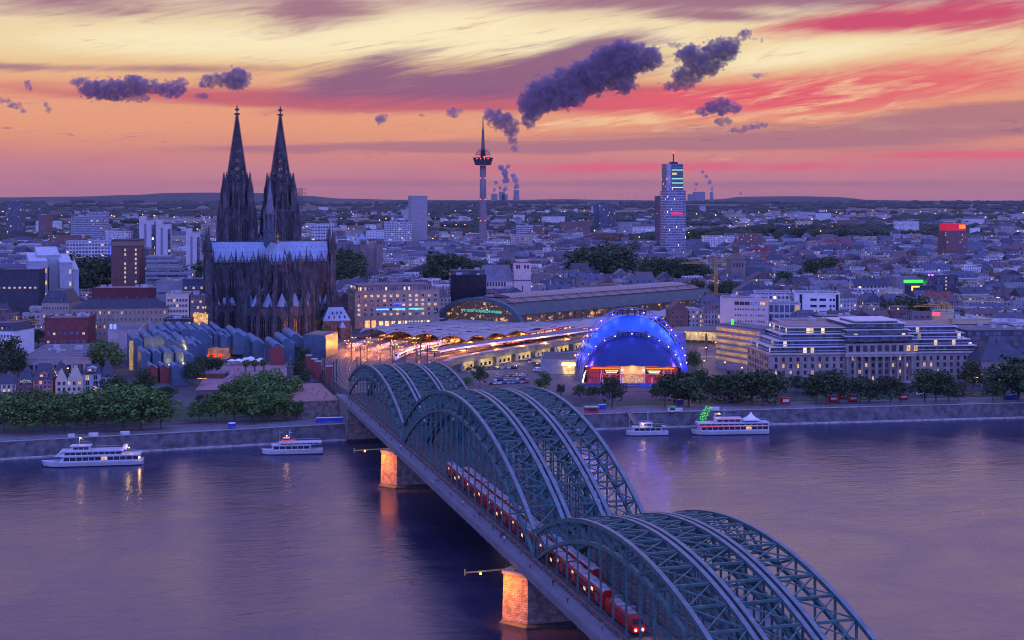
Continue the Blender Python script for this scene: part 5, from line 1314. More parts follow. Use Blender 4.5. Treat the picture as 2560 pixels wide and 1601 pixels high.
# platform lamps: amber heads on short masts
HEADM = glow('platform_lamp_head', (1, .36, .05), 9)
lt = None; k = 0
PL = [(.105, .40), (.105, .44), (.20, .34), (.24, .40), (.29, .385), (.29, .43), (.29, .47), (.39, .36), (.39, .42), (.485, .37), (.485, .41), (.485, .45), (.565, .345), (.565, .40), (.665, .36), (.665, .44), (.15, .37), (.2, .37), (.665, .40), (.44, .33), (.84, .335), (.29, .35), (.2, .44), (.485, .49)]
names_l = ['first', 'second', 'third', 'fourth', 'fifth', 'sixth', 'seventh', 'eighth', 'ninth', 'tenth', 'eleventh', 'twelfth', 'thirteenth', 'fourteenth', 'fifteenth', 'sixteenth', 'seventeenth', 'eighteenth', 'nineteenth', 'twentieth', 'twenty-first', 'twenty-second', 'twenty-third', 'twenty-fourth', 'twenty-fifth', 'twenty-sixth', 'twenty-seventh', 'twenty-eighth']
po = MB(); po.bar((0, 0, 0), (0, 0, 5.6), .16); po.bar((-1.1, 0, 5.6), (1.1, 0, 5.6), .12); pom = po.data('mast', DARKM)
hd = MB(); 
for s in (-1, 1): hd.ball((s*1.1, 0, 5.45), .3, 0, .7)
hdm = hd.data('lamp_head', HEADM)
order = sorted(range(len(PL)), key=lambda i: TP(PL[i][1], PL[i][0])[0]/TP(PL[i][1], PL[i][0])[1])
for rank, i in enumerate(order):
 f, t = PL[i]; p = TP(t, f); e = empty('platform_lamp', (p[0], p[1], TZ+.3), TH(t, f)+1.57, 'twin amber platform lamp on the curved tracks, %s from the cathedral side' % names_l[rank], 'platform lamp', 'amber platform lamps')
 inst(pom, 'mast', e); inst(hdm, 'lamp_head', e)
 l = lamp('lamp_light', (0, 0, 4.9), (1, .29, .03), 6500, e, 'POINT', .5)
for f, t in ((.755, .50), (.755, .55), (.755, .60), (.755, .65), (.755, .70), (.755, .74), (.93, .36), (.95, .40), (.97, .45), (1.0, .50), (1.01, .55), (1.02, .60), (1.02, .65), (1.02, .70), (.1, .56), (.29, .54), (.485, .53), (.665, .52), (.29, .62), (.485, .62), (.7, .58), (.7, .64), (.7, .70), (.84, .42), (.84, .50), (.86, .58), (.86, .66), (.9, .74), (.92, .82), (.92, .90), (.1, .64)):
 p = TP(t, f); l = lamp('canopy_light', (p[0], p[1], 18.7), (1, .30, .035), 5200, None, 'POINT', .6)
 par = can if f < .75 else fc; l.parent = par; l.matrix_parent_inverse = par.matrix_basis.inverted()
# catenary masts
ms = MB(); ms.bar((0, 0, 0), (0, 0, 11.5), .5, .5); ms.bar((0, 0, 9.5), (3.2, 0, 9.9), .18); ms.bar((0, 0, 8.2), (3.2, 0, 9.9), .14); msd = ms.data('catenary_mast', mat('mast_green', (.035, .055, .055), .6))
CMS = [(.05, .10), (.0, .20), (.02, .30), (.35, .22), (.36, .30), (.55, .16), (.6, .28), (.62, .24), (.75, .22), (.78, .28), (.88, .20), (.90, .26), (.5, .34), (.3, .12), (-.03, .14), (-.03, .08), (.74, .33), (.25, .27)]
order = sorted(range(len(CMS)), key=lambda i: TP(CMS[i][1], CMS[i][0])[0]/TP(CMS[i][1], CMS[i][0])[1])
for rank, i in enumerate(order):
 f, t = CMS[i]; p = TP(t, f); tag(inst(msd, 'catenary_mast', None, (p[0], p[1], TZ+.2), TH(t, f)+1.57), 'dark overhead line mast at the bend of the tracks, %s counting from the plaza' % names_l[rank], 'catenary mast', 'overhead line masts')
# ---------------------------------------------------------------- blue theatre tent
DY = 752.0
dome = empty('theatre_tent', (xat(1580, DY), DY, 9), R(-3), 'huge blue lit theatre tent hung from two arched trusses over a red glass foyer', 'theatre tent')
BLU = mat('tent_blue', (.007, .03, .17), .55, 0, .25, .12, stripes=(0, 2.6, .05, (.005, .02, .13))); BLU2 = mat('tent_light_blue', (.03, .15, .44), .55, 0, .25, .12, stripes=(0, 2.0, .06, (.02, .09, .26)))
m_px = DY/FPX
W1 = 30.0
def arcp(W, H, y, n=28, z0=0.0, p=.92): return [(-W*math.cos(math.pi*k/n), y, z0+H*math.sin(math.pi*k/n)**p) for k in range(n+1)]
outer = arcp(30.2, 38.4, 14, 28, -1); inner = arcp(29.4, 37.4, 13.6, 28, -1); mid_ = arcp(27.0, 26.0, 3.0, 28, 0); front = arcp(26.2, 14.6, -9.5, 28, 10.2, .75)
front = [(-26.4+52.8*k/28, -10.0-3.0*math.sin(math.pi*k/28), 9.8+.9*math.sin(math.pi*k/28)+.55*abs(math.sin(k/28*math.pi*5))) for k in range(29)]
# membrane: back vault between the two trusses, front skirt down to the foyer
mb = MB(); mb.loft([inner, [tuple(lerp(a[i], b[i], .5)+(0, 0, .6)[i] for i in range(3)) for a, b in zip(inner, mid_)], mid_], 0, cap=False, closed=False); mb.build('upper_membrane', BLU2, dome, smooth=True)
rings = []
for t in (0, .2, .4, .6, .8, 1): rings.append([(lerp(a[0], b[0], t), lerp(a[1], b[1], t)-1.2*math.sin(math.pi*t)*math.sin(math.pi*k/28), lerp(a[2], b[2], t)+2.2*math.sin(math.pi*t)*math.sin(math.pi*k/28)) for k, (a, b) in enumerate(zip(mid_, front))])
mb = MB(); mb.loft(rings, 0, cap=False, closed=False); mb.build('front_membrane', BLU, dome, smooth=True)
mb = MB(); mb.loft([inner, [(x*.96, y+26, z*.55) for x, y, z in inner]], 0, cap=False, closed=False); mb.build('rear_membrane', BLU2, dome, smooth=True)
TRM = mat('truss_white', (.16, .17, .32), .5, .2, .1)
def truss(A, off, name):
 mb = MB(); n = len(A)-1
 B = [(x*(1+off/60), y-1.4, z+off*math.sin(math.pi*k/n)+0.01) for k, (x, y, z) in enumerate(A)]; C = [(x*(1+off/60), y+1.4, z+off*math.sin(math.pi*k/n)+.01) for k, (x, y, z) in enumerate(A)]
 for k in range(n):
  for P in (A, B, C): mb.tube(P[k], P[k+1], .24, n=5)
  mb.tube(A[k], B[k+1], .16, n=4); mb.tube(B[k], A[k+1] if False else C[k], .15, n=4); mb.tube(A[k], C[k+1], .16, n=4); mb.tube(A[k], B[k], .15, n=4); mb.tube(A[k], C[k], .15, n=4)
 mb.tube(A[0], (A[0][0], A[0][1], -1), .5); mb.tube(A[-1], (A[-1][0], A[-1][1], -1), .5)
 return mb.build(name, TRM, dome)
t1 = truss([(x, y, z+.2) for x, y, z in outer], 3.0, 'rear_arch_truss'); t2 = truss([(x, y-.4, z+.7) for x, y, z in mid_], 1.7, 'front_arch_truss')
# cat-walk gear at the crowns
for y, z, h, w in ((11.5, 36.5, 3.0, .9), (2.0, 25.5, 2.8, .7)):
 mb = MB()
 for x in (-8, -5, -2, 2, 5, 8): mb.bar((x, y, z), (x*.95, y, z+h), w)
 mb.box(-9, 9, y-.7, y+.7, z+h-.5, z+h-.1); mb.build('gantry', DARKM, dome)
BLG = glow('blue_lamp', (.25, .2, 1), 13)
def star(A, ks, lift, pw, every):
 for i, k in enumerate(ks):
  x, y, z = A[k]; p = (x*1.05, y-2.6, z+lift); mb = MB(); mb.ball(p, .3); mb.build('arch_lamp', BLG, dome)
  if i % every == 0: lamp('arch_light', (p[0]*.95, p[1]-.6, p[2]-1.4), (.10, .08, 1), pw, dome, 'POINT', .6)
star(outer, (3, 5, 7, 9, 11, 16, 18, 20, 21, 22, 24, 25, 26), 1.4, 2300, 1)
star(mid_, (5, 7, 9, 11, 14, 17, 19, 21, 23, 25), 1.2, 160, 2)
for x, y, z, q in ((-9, -1, 25, 200), (2, -1, 26, 260), (0, 8, 34, 900), (-18, 7, 26, 700), (18, 7, 26, 700)): lamp('membrane_light', (x, y-4, z+1.5), (.12, .10, 1), q, dome, 'POINT', 1.0)
for x in (-24, -22, 24): lamp('foot_light', (x, -4, 12), (.25, .1, 1), 2200, dome, 'POINT', .5)
# foyer: red lit glass, canopy line, marquees, golden screen
mb = MB(); mb.box(-24.5, 24.5, -8, 12, 1.2, 10); mb.build('foyer_wall', lit_pane('foyer_red', (.9, .03, .03), .42, .28), dome)
mb = MB()
for k in range(25): x = -24+2*k; mb.bar((x, -8.25, 1.2), (x, -8.25, 9.8), .14)
for z in (4.0, 6.8): mb.bar((-24.5, -8.25, z), (24.5, -8.25, z), .14)
mb.build('glazing_bars', mat('foyer_frame', (.05, .03, .035), .5), dome).name = 'glazing_frame'
mb = MB()
for s, a, b in ((-1, -22.5, -7), (1, 7, 22.5)): mb.box(a, b, -8.9, -8.5, 9.0, 9.45)
mb.build('red_neon_line', glow('red_neon', (1, .07, .01), 5), dome)
mb = MB(); mb.box(-6.2, 6.2, -10.4, -9.4, 6.4, 13.4); mb.build('billboard', mat('golden_board', (.62, .47, .22), .6, 0, .1, emit=(1, .66, .25), es=.22), dome)
mb = MB(); 
for a, b in (((-6.4, 6.2), (-6.4, 13.6)), ((6.4, 6.2), (6.4, 13.6)), ((-6.4, 13.6), (6.4, 13.6))): mb.bar((a[0], -10.6, a[1]), (b[0], -10.6, b[1]), .35)
for s in (-1, 1): mb.bar((s*6.6, -9.9, 0), (s*6.6, -9.9, 13), .4)
mb.build('billboard_frame', WHITE, dome)
for s in (-1, 1):
 for z in (8.5, 11.2): mb = MB(); mb.ball((s*5.9, -11, z), .3); mb.build('board_lamp', glow('board_lamp', (1, .62, .2), 22), dome)
for i, (s, t) in enumerate(((-1, 'MUSICAL'), (1, 'JETZT TICKETS'))):
 mb = MB(); x = s*11.6; mb.box(x-4.3, x+4.3, -9.6, -9.2, 6.3, 8.6); o = mb.build('marquee_sign', mat('marquee_dark', (.03, .02, .02), .5), dome)
 mb = MB()
 for z, sp in ((7.9, 3.4), (7.0, 2.8)):
  q = -sp
  while q < sp: wd = .25+.35*rng.random(); mb.box(x+q, x+q+wd, -9.72, -9.65, z-.28, z+.28); q += wd+.16
 mb.build('marquee_letters', glow('marquee_text', (1, .75, .4), 2.0), o)
 mb = MB()
 for a, b in (((x-4.4, 6.2), (x+4.4, 6.2)), ((x-4.4, 8.7), (x+4.4, 8.7)), ((x-4.4, 6.2), (x-4.4, 8.7)), ((x+4.4, 6.2), (x+4.4, 8.7))): mb.bar((a[0], -9.7, a[1]), (b[0], -9.7, b[1]), .16)
 mb.build('marquee_frame', WHITE, dome)
mb = MB(); mb.box(-6, 6, -8.6, -8.2, 1.3, 6.0); mb.build('entrance_glazing', lit_pane('entrance_glow', (1, .5, .2), .8, .5), dome)
for x in (-5.6, -2, 2, 5.6, 10.5): mb = MB(); mb.bar((x, -10.2, 0), (x, -10.2, 4.6), .4); mb.build('white_column', WHITE, dome)
for x in (-17, -12.5, 17, 21): mb = MB(); mb.bar((x-.9, -9.6, 0), (x, -9, 9), .3); mb.bar((x+.9, -9.6, 0), (x, -9, 9), .3); mb.build('strut', WHITE, dome)
mb = MB(); mb.box(-27, 27, -12.5, -8, 0, 1.2); mb.box(-6, 12, -15.5, -12.5, 0, .7); mb.build('terrace', mat('terrace_blue', (.06, .09, .26), .6), dome)
mb = MB(); mb.box(4, 14, -15.9, -15.5, -1.2, 1.8); mb.build('banner', mat('banner_blue', (.03, .09, .42), .6, 0, .4, .4, color2=(.10, .18, .6)), dome)
for x in (-14, -4, 4, 14): lamp('foyer_light', (x, -12, 6), (1, .08, .04), 420, dome, 'POINT', .5)
lamp('entrance_light', (0, -13, 9), (1, .6, .25), 500, dome, 'POINT', .5)
bx = MB(); bx.box(25, 31, 16, 30, 0, 26); bx.build('side_tower', mat('tower_panel', (.13, .14, .18), .6), dome)
lb = MB()
for k in range(9): lb.ball((-27.2+k*.25, -3.5, 1+k*1.05), .3)
lb.build('light_string', glow('bulb_string', (1, .7, .25), 18), dome)
# ---------------------------------------------------------------- individual buildings of the town
LITP = lit_pane('room_lit', (1, .58, .20), 1.15, .8); LITP2 = lit_pane('room_lit_white', (1, .80, .5), .85, .8); LITB = lit_pane('room_lit_blue', (.12, .16, 1), .9, .8)
WFR = mat('window_frame', (.42, .42, .44), .6)
WFD = mat('window_frame_dark', (.10, .10, .11), .6)
_WC = {}
def window_data(w, h, kind, dark=False):
 k = (round(w, 1), round(h, 1), kind, dark)
 if k not in _WC:
  mb = MB(); f = .14
  mb.box(-w/2, w/2, -.10, .02, 0, f); mb.box(-w/2, w/2, -.10, .02, h-f, h); mb.box(-w/2, -w/2+f, -.10, .02, f, h-f); mb.box(w/2-f, w/2, -.10, .02, f, h-f)
  if w > 1.1: mb.box(-.05, .05, -.09, .02, f, h-f)
  mb.quad((-w/2+f, -.03, f), (w/2-f, -.03, f), (w/2-f, -.03, h-f), (-w/2+f, -.03, h-f), 1)
  _WC[k] = mb.data('window', [WFD if dark else WFR, {'d': GLASS, 'l': LITP, 'w': LITP2, 'b': LITB}[kind]])
 return _WC[k]
def wall_windows(parent, x0, x1, y, z0, z1, cols, rows, w, h, litf, rr, face=0, blue=0, dark=False, skip=None, rowlit=None):
 """windows on a front (face 0), right side (1) or left side (-1); x0..x1 run along that face"""
 for r in range(rows):
  for c in range(cols):
   if skip and skip(c, r): continue
   u = lerp(x0, x1, (c+.5)/cols); z = lerp(z0, z1, (r+.5)/rows)-h/2
   q = rr.random(); lf = litf if rowlit is None else rowlit.get(r, litf); kind = 'l' if q < lf*.8 else 'w' if q < lf else 'b' if q > 1-blue else 'd'
   p, a = ((u, y, z), 0) if face == 0 else ((y, u, z), R(90)) if face == 1 else ((y, u, z), R(-90))
   inst(window_data(w, h, kind, dark), 'window', parent, p, a)
FLATR = [mat('flat_roof_grey', (.13, .125, .14), .8, 0, .35, .2), mat('flat_roof_pale', (.40, .39, .41), .8, 0, .25, .2), mat('flat_roof_brown', (.20, .14, .115), .8, 0, .3, .2)]
SLATE = mat('slate_roof', (.045, .05, .07), .6, 0, .3, .25); TILE = mat('tile_roof', (.19, .065, .05), .8, 0, .3, .4)
def roof_bits(mb, w, d, z, rr, n=4):
 for _ in range(n):
  a, b = rr.uniform(-w*.38, w*.38), rr.uniform(d*.2, d*.8); q = rr.uniform(.8, 2.6); t = rr.uniform(.8, 1.8)
  mb.box(a-q, a+q, b-t, b+t, z, z+rr.uniform(.8, 2.4))
def bldg(label, cat, px0, px1, ptop, Y, dep, rz=0.0, wall=None, roof='flat', rh=4.0, rm=None, win=None, side=None, name='office_building', z0=None, group=None, bits=3, par=.6, ztop=None):
 """front wall between two sight lines at distance Y; win = (cols, rows, w, h, lit share, z margin low, z margin high)"""
 xa, xb = xat(px0, Y), xat(px1, Y); xm = (xa+xb)/2; w = (xb-xa)/max(.3, math.cos(rz)); g = ground(xm, Y) if z0 is None else z0
 H = (zat(ptop, Y) if ztop is None else ztop)-g
 e = empty(name, (xm, Y, g), rz, label, cat, group); rr = random.Random(hash((px0, ptop)) & 0xffff)
 mb = MB(); mb.box(-w/2, w/2, 0, dep, -3, H)
 wm = wall or CONC
 mb.build('wall', wm, e, uv=True)
 if roof == 'flat':
  mb = MB()
  if par: mb.box(-w/2-.25, w/2+.25, -.25, .35, H-.1, H+par); mb.box(-w/2-.25, w/2+.25, dep-.35, dep+.25, H-.1, H+par); mb.box(-w/2-.25, -w/2+.35, .35, dep-.35, H-.1, H+par); mb.box(w/2-.35, w/2+.25, .35, dep-.35, H-.1, H+par)
  if par: mb.build('parapet', wm, e)
  mb = MB(); mb.box(-w/2+.36, w/2-.36, .36, dep-.36, H+.004, H+.12); rf = mb.build('roof', rm or FLATR[0], e)
  if bits:
   mb = MB(); roof_bits(mb, w, dep, H+.12, rr, bits); mb.build('roof_plant', FLATR[1], rf).name = 'roof_plant'
 elif roof in ('hip', 'gable', 'gabley'):
  mb = MB(); mb.gable(-w/2, w/2, 0, dep, H+.01, rh, 0, 'y' if roof == 'gabley' else 'x', hip=(min(w, dep)*.42 if roof == 'hip' else 0), over=.5, mw=1 if roof != 'hip' else 0); rf = mb.build('roof', [rm or SLATE, wm], e)
  if bits:
   mb = MB()
   for k in range(bits): x = lerp(-w*.35, w*.35, k/max(1, bits-1)); mb.box(x-.6, x+.6, dep*.45, dep*.45+.9, H+rh*.7, H+rh+1.4)
   mb.build('chimney', mat('chimney_brick', (.16, .08, .06), .85), rf).name = 'chimney'
 elif roof == 'mansard':
  mb = MB(); q = rh*.45
  mb.loft([[(-w/2-.3, -.3, H), (w/2+.3, -.3, H), (w/2+.3, dep+.3, H), (-w/2-.3, dep+.3, H)], [(-w/2+q, q, H+rh), (w/2-q, q, H+rh), (w/2-q, dep-q, H+rh), (-w/2+q, dep-q, H+rh)]]); rf = mb.build('roof', rm or SLATE, e)
  n = max(2, int(w/5))
  for k in range(n):
   x = lerp(-w/2+2.5, w/2-2.5, (k+.5)/n); d_ = MB(); d_.box(x-.8, x+.8, .1, 2.6, H+.6, H+2.5); d_.gable(x-.8, x+.8, .1, 2.6, H+2.5, .8, 0, 'y', over=.12); o = d_.build('dormer', rm or SLATE, rf)
   inst(window_data(1.1, 1.3, 'l' if rr.random() < .2 else 'd'), 'window', o, (x, .07, H+.9))
 if win:
  c, r, ww, wh, lf, zl, zh = win; wall_windows(e, -w/2+.6, w/2-.6, -.04, zl, H-zh, c, r, ww, wh, lf, rr)
 if side:
  for s, c, r, ww, wh, lf, zl, zh in side: wall_windows(e, .6, dep-.6, s*(w/2+.04), zl, H-zh, c, r, ww, wh, lf, rr, s)
 e['w'] = w; e['h'] = H
 return e
C_ = lambda n, c, v=.2: mat(n, c, .85, 0, v, .3)
SAND = C_('sandstone', (.32, .25, .18)); CREAM = C_('cream_render', (.55, .48, .38), .1); WHITER = C_('white_render', (.66, .66, .68), .1); PINK = C_('pale_pink_render', (.52, .44, .44), .1); BROWNB = C_('brown_brick', (.16, .085, .07)); DARKW = C_('dark_cladding', (.05, .055, .07)); GREYW = C_('grey_cladding', (.26, .27, .30)); GREYS = C_('grey_stone', (.30, .275, .265), .2)
GRIDW = facade('white_grid_facade', 3.0, 3.4, (.16, .84), (.22, .80), .10, fixed=(.55, .55, .58)); GRIDG = facade('grey_grid_facade', 3.4, 3.3, (.05, .95), (.30, .82), .05, fixed=(.38, .40, .45)); GRIDD = facade('dark_grid_facade', 2.6, 3.3, (.08, .92), (.10, .9), .04, fixed=(.06, .065, .08)); GRIDC = facade('cream_grid_facade', 2.8, 3.3, (.25, .75), (.25, .78), .14, fixed=(.42, .36, .28)); GRIDR = facade('brick_grid_facade', 3.4, 3.4, (.28, .72), (.25, .7), .08, fixed=(.20, .10, .085)); BANDW = facade('white_band_facade', 30, 3.5, (.0, 1.0), (.42, .86), .12, fixed=(.48, .48, .52)); BANDG = facade('grey_band_facade', 9, 3.4, (.03, .97), (.36, .88), .16, fixed=(.30, .29, .30))
# --- left bank: old town gables on the quay
OT = 'old town houses on the quay'
def gable_house(label, px0, px1, peave, ppeak, Y, wall, style, win, rm=SLATE, dep=13):
 xa, xb = xat(px0, Y), xat(px1, Y); xm, w = (xa+xb)/2, xb-xa; g = 8.5; H = zat(peave, Y)-g; P = zat(ppeak, Y)-g
 e = empty('town_house', (xm, Y, g), R(10), label, 'town house', OT); rr = random.Random(int(px0)+5)
 mb = MB(); mb.box(-w/2, w/2, 0, dep, -2, H); mb.build('wall', wall, e)
 if style == 'front':
  mb = MB(); mb.poly([(-w/2, -.02, H), (w/2, -.02, H), (0, -.02, P)]); mb.poly([(-w/2, dep, H), (0, dep, P), (w/2, dep, H)]); mb.build('gable_wall', wall, e)
  mb = MB(); mb.gable(-w/2, w/2, .03, dep, H, P-H, 0, 'y', over=.25); mb.build('roof', rm, e)
 elif style == 'stepped':
  for c0, c1, pk, st in ((-w/2, -w*.06, P*.93+.0, False), (-w*.04, w/2, P, True)):
   cm = (c0+c1)/2; hw = (c1-c0)/2; mb = MB()
   if st:
    for k in range(5): a = hw*(1-k/5.2); z0_, z1_ = lerp(H, pk, k/5), lerp(H, pk, (k+1)/5); mb.box(cm-a, cm+a, -.1, .5, z0_, z1_)
   else: mb.poly([(c0, -.05, H), (c1, -.05, H), (cm, -.05, pk)]); mb.poly([(c0, .45, H), (cm, .45, pk), (c1, .45, H)]); mb.quad((c0, -.05, H), (cm, -.05, pk), (cm, .45, pk), (c0, .45, H)); mb.quad((cm, -.05, pk), (c1, -.05, H), (c1, .45, H), (cm, .45, pk))
   mb.build('gable_wall', wall, e); mb = MB(); mb.gable(c0, c1, .55, dep, H, pk-H-.6, 0, 'y', over=.1); mb.build('roof', rm, e)
 elif style == 'pyramid':
  mb = MB(); mb.cone([(-w/2-.3, -.3), (w/2+.3, -.3), (w/2+.3, dep+.3), (-w/2-.3, dep+.3)], H, (0, dep*.45, P)); mb.build('roof', rm, e)
 elif style == 'side':
  mb = MB(); mb.gable(-w/2, w/2, 0, dep, H, P-H, 0, 'x', hip=w*.2, over=.3); rf = mb.build('roof', rm, e)
  d_ = MB(); d_.box(-2.2, 2.2, .6, 4, H+1.2, H+3.0); d_.gable(-2.2, 2.2, .6, 4, H+3, 1, 0, 'y'); d_.build('dormer', wall, rf); inst(window_data(1.4, 1.3, 'l'), 'window', rf, (-.8, .55, H+1.4)); inst(window_data(1.4, 1.3, 'd'), 'window', rf, (.9, .55, H+1.4))
 c, r, ww, wh, lf = win; wall_windows(e, -w/2+.5, w/2-.5, -.04, 1.0, H-.2, c, r, ww, wh, lf, rr)
 return e
CRM = C_('house_cream', (.58, .50, .36), .1); ORG = C_('house_orange', (.46, .15, .10), .15); DBR = C_('house_dark_brick', (.17, .075, .08)); LIL = C_('house_grey_stone', (.36, .36, .42), .15)
gable_house('cream house at the left edge with blue slate pyramid roof', -8, 41, 961, 930, 694, CRM, 'pyramid', (4, 3, 1.3, 1.9, .1))
hh = gable_house('dark brick hotel with steep pyramid roof and white lettering', 41, 84, 953, 917, 693, DBR, 'pyramid', (2, 3, 2.0, 1.9, .05))
text('HÔTEL', (xat(64, 691), 691.6, zat(954.5, 691)), 1.9, (R(90), 0, R(10)), glow('hotel_letter', (.8, .85, 1), .5), hh)
gable_house('orange red house with paired white windows and a slate attic', 84, 131, 950, 912, 692, ORG, 'side', (4, 4, 1.5, 1.9, .06))
gable_house('cream double gabled house, its right gable stepped', 140, 206, 950, 914, 692, CRM, 'stepped', (5, 3, 1.5, 1.9, .12))
gable_house('grey stone house with two tall window strips and lit round dormers', 207, 250, 936, 915, 695, LIL, 'side', (2, 4, 2.0, 2.6, .1))
gable_house('dark slate turreted house with amber lit balconies', 250, 281, 942, 900, 700, LIL, 'pyramid', (2, 3, 1.9, 1.9, .6))
gable_house('narrow slate turret house behind the cream double gable', 136, 158, 926, 904, 712, LIL, 'pyramid', (2, 2, 1.2, 1.4, .1))
for px, py in ((134, 957), (135, 981), (176, 986), (215, 944), (232, 940)):
 pass
# --- middle left
bldg('low flat roofed office block with a long grey roof and dark window strips below it', 'office', 55, 226, 897, 735, 70, R(8), GREYS, rm=FLATR[0], win=(11, 1, 2.4, 5, .05, 1, 1.5), bits=7, name='office_building')
bldg('raised white penthouse on the flat grey office roof', 'penthouse', 103, 150, 886, 775, 9, R(8), PINK, win=(4, 1, 2.0, 2.2, 0, 1.0, .8), z0=zat(897, 735)-.2+.3, bits=0)
bldg('red brick annex with white square windows and dark glass top floor', 'office', 113, 217, 797, 862, 26, R(6), C_('annex_brick', (.19, .05, .052)), win=(7, 2, 1.6, 1.6, .3, 3, 7), bits=5)
bldg('low concrete museum hall with rows of white skylight domes', 'museum hall', 272, 345, 829, 812, 45, R(10), C_('pale_concrete', (.36, .33, .34)), bits=0, rm=FLATR[0])
for i in range(10):
 X, Y = xat(281+(i//5)*10, 825+(i % 5)*6), 822+(i % 5)*6; mb = MB(); mb.lathe([(1.1, 0), (1.1, .4), (.8, 1.0), (.2, 1.3)], 0, 0, 8); z = zat(829, 812)+.12
 tag(mb.build('skylight_dome', WHITE, None, (X, Y, z), smooth=True), 'white skylight dome on the low concrete museum hall', 'skylight', 'skylight domes')
bldg('long sandstone grand hotel with dark hipped roof and rows of lit windows', 'hotel', 182, 416, 771, 905, 22, R(6), SAND, 'hip', 5.5, mat('hotel_slate', (.035, .04, .06), .6), win=(22, 4, 1.2, 2.2, .22, 2, .6), bits=8, name='hotel')
bldg('tall cream corner hotel left of the cathedral with floodlit ground floor', 'hotel', 416, 471, 737, 912, 26, R(8), CREAM, win=(7, 6, 1.5, 2.0, .12, 6, 2), name='hotel')
mb = MB(); mb.box(-6.6, 6.6, -.8, -.2, 0, 3.4); 
bldg('dark stone shop house with bright golden ground floor beside the cathedral', 'shop house', 476, 520, 740, 915, 20, R(8), C_('shop_stone', (.17, .13, .13)), win=(6, 5, 1.5, 1.8, .35, 7, 2), name='shop_house')
sh = bldg('brightly lit glass shop front at the foot of the cathedral', 'shop', 483, 519, 788, 908, 6, R(8), lit_pane('shop_window', (1, .52, .12), 1.1, .5), rm=FLATR[0], bits=0, name='glass_shop')
bldg('low dark kiosk hall with gold lit windows in front of the cream hotel', 'hall', 410, 478, 800, 868, 14, R(8), DARKW, win=(7, 1, 2.4, 2.4, .6, 12, .8), rm=FLATR[0], name='hall_building', bits=2)
bldg('mansard roofed corner hotel with a lit roof sign', 'hotel', 105, 172, 757, 925, 30, R(4), C_('mansard_stone', (.34, .27, .21)), 'mansard', 8, win=(9, 4, 1.3, 2.0, .1, 3, 1), name='hotel')
bldg('white corner house with a red neon sign at the left edge', 'corner house', -12, 36, 828, 800, 22, R(-12), WHITER, 'mansard', 4.5, win=(5, 4, 1.3, 1.9, .06, 2, 1), name='corner_house')
tw = bldg('tall brown brick tower with two strips of yellow stair windows', 'office tower', 279, 347, 601, 1105, 24, R(6), BROWNB, win=None, bits=0, name='office_tower')
for x in (.0, 8.4): wall_windows(tw, x-1, x+1, -.05, 10, tw['h']-6, 1, 13, 1.5, 2.2, .85, random.Random(int(x)))
mb = MB(); mb.box(-11.8, 11.8, -.6, 24.6, tw['h']-4.5, tw['h']-1.2); mb.build('top_band', mat('tower_top_band', (.22, .17, .15), .7), tw)
mb = MB()
for x in (0, 1.8, 3.6): mb.bar((x, 8, tw['h']), (x, 8, tw['h']+12), .35); 
for z in range(2, 12, 2): mb.bar((-.6, 8, tw['h']+z), (4.4, 8, tw['h']+z), .2)
mb.build('antenna', DARKM, tw)
st = bldg('grey stepped broadcasting block with long window bands, one row lit yellow', 'office', 365, 475, 683, 1090, 30, R(6), GREYW, win=(1, 1, .5, .5, 0, 1, 1), name='office_building')
for k, (x0, x1, pt) in enumerate(((366, 474, 683), (368, 455, 667), (370, 447, 652), (371, 430, 640))):
 Y = 1088+k*5; xa, xb = xat(x0, Y)-st.location.x, xat(x1, Y)-st.location.x; z1 = zat(pt, Y)-st.location.z
 mb = MB(); mb.box(xa, xb, k*5-2.6, k*5+14, z1-4.6, z1); mb.build('stepped_floor', BANDG, st, uv=True)
 mb = MB(); mb.box(xa-.4, xb+.4, k*5-3.2, k*5-2.61, z1-1.4, z1+.2); mb.box(xa, xb, k*5-3.0, k*5-2.61, z1-4.8, z1-4.2); mb.build('balcony_band', GREYW, st)
 if k == 1: mb = MB(); mb.box(xa+1, xa+(xb-xa)*.75, k*5-2.9, k*5-2.7, z1-7.4, z1-5.2); mb.build('lit_band', LITP, st)
bldg('grey tower block joined to the brown brick tower', 'office', 345, 372, 625, 1125, 20, R(6), C_('grey_brown', (.20, .16, .17)), win=(2, 8, 1.4, 1.6, .3, 15, 4))
wh = bldg('white slab hotel with a gridded front and a blue lit edge', 'hotel', 167, 274, 604, 1330, 18, R(8), GRIDW, name='hotel', bits=3)
mb = MB(); mb.box(wh['w']/2+.05, wh['w']/2+.7, -.9, 1, 10, wh['h']+2); mb.build('blue_light_edge', glow('blue_edge', (.05, .06, 1), 2.6), wh)
for i, (a, b, t, l) in enumerate(((349, 385, 553, 'tallest pale twin slab tower left of the cathedral'), (391, 425, 563, 'middle pale slab tower left of the cathedral'), (466, 498, 584, 'lowest pale slab tower, just left of the cathedral'))):
 e = bldg(l+' with a dark central recess', 'tower block', a, b, t, 1480, 20, R(10), C_('pale_tower', (.50, .47, .49), .12), win=None, bits=1, name='tower_block', group='pale slab towers')
 w = e['w']; mb = MB(); mb.box(-w*.18, -w*.02, -.3, 0, 0, e['h']-3); mb.build('recess_band', C_('tower_recess', (.20, .22, .27)), e); mb = MB(); mb.box(-w/2-.02, -w*.1, .5, 19, e['h'], e['h']+5); mb.build('lift_house', C_('pale_tower', (.5, .47, .49)), e)
 mb = MB(); mb.box(w*.32, w/2+.3, -.4, 0, 2, e['h']-4); mb.build('balcony_strip', GRIDD, e, uv=True)
bldg('large pale government slab far behind the old town', 'office slab', 178, 256, 543, 2450, 20, R(5), GRIDG, name='office_slab', bits=2)
bldg('pale flat slab topping the far government block', 'office slab', 222, 266, 531, 2800, 25, R(5), GRIDG, name='office_slab', bits=1)
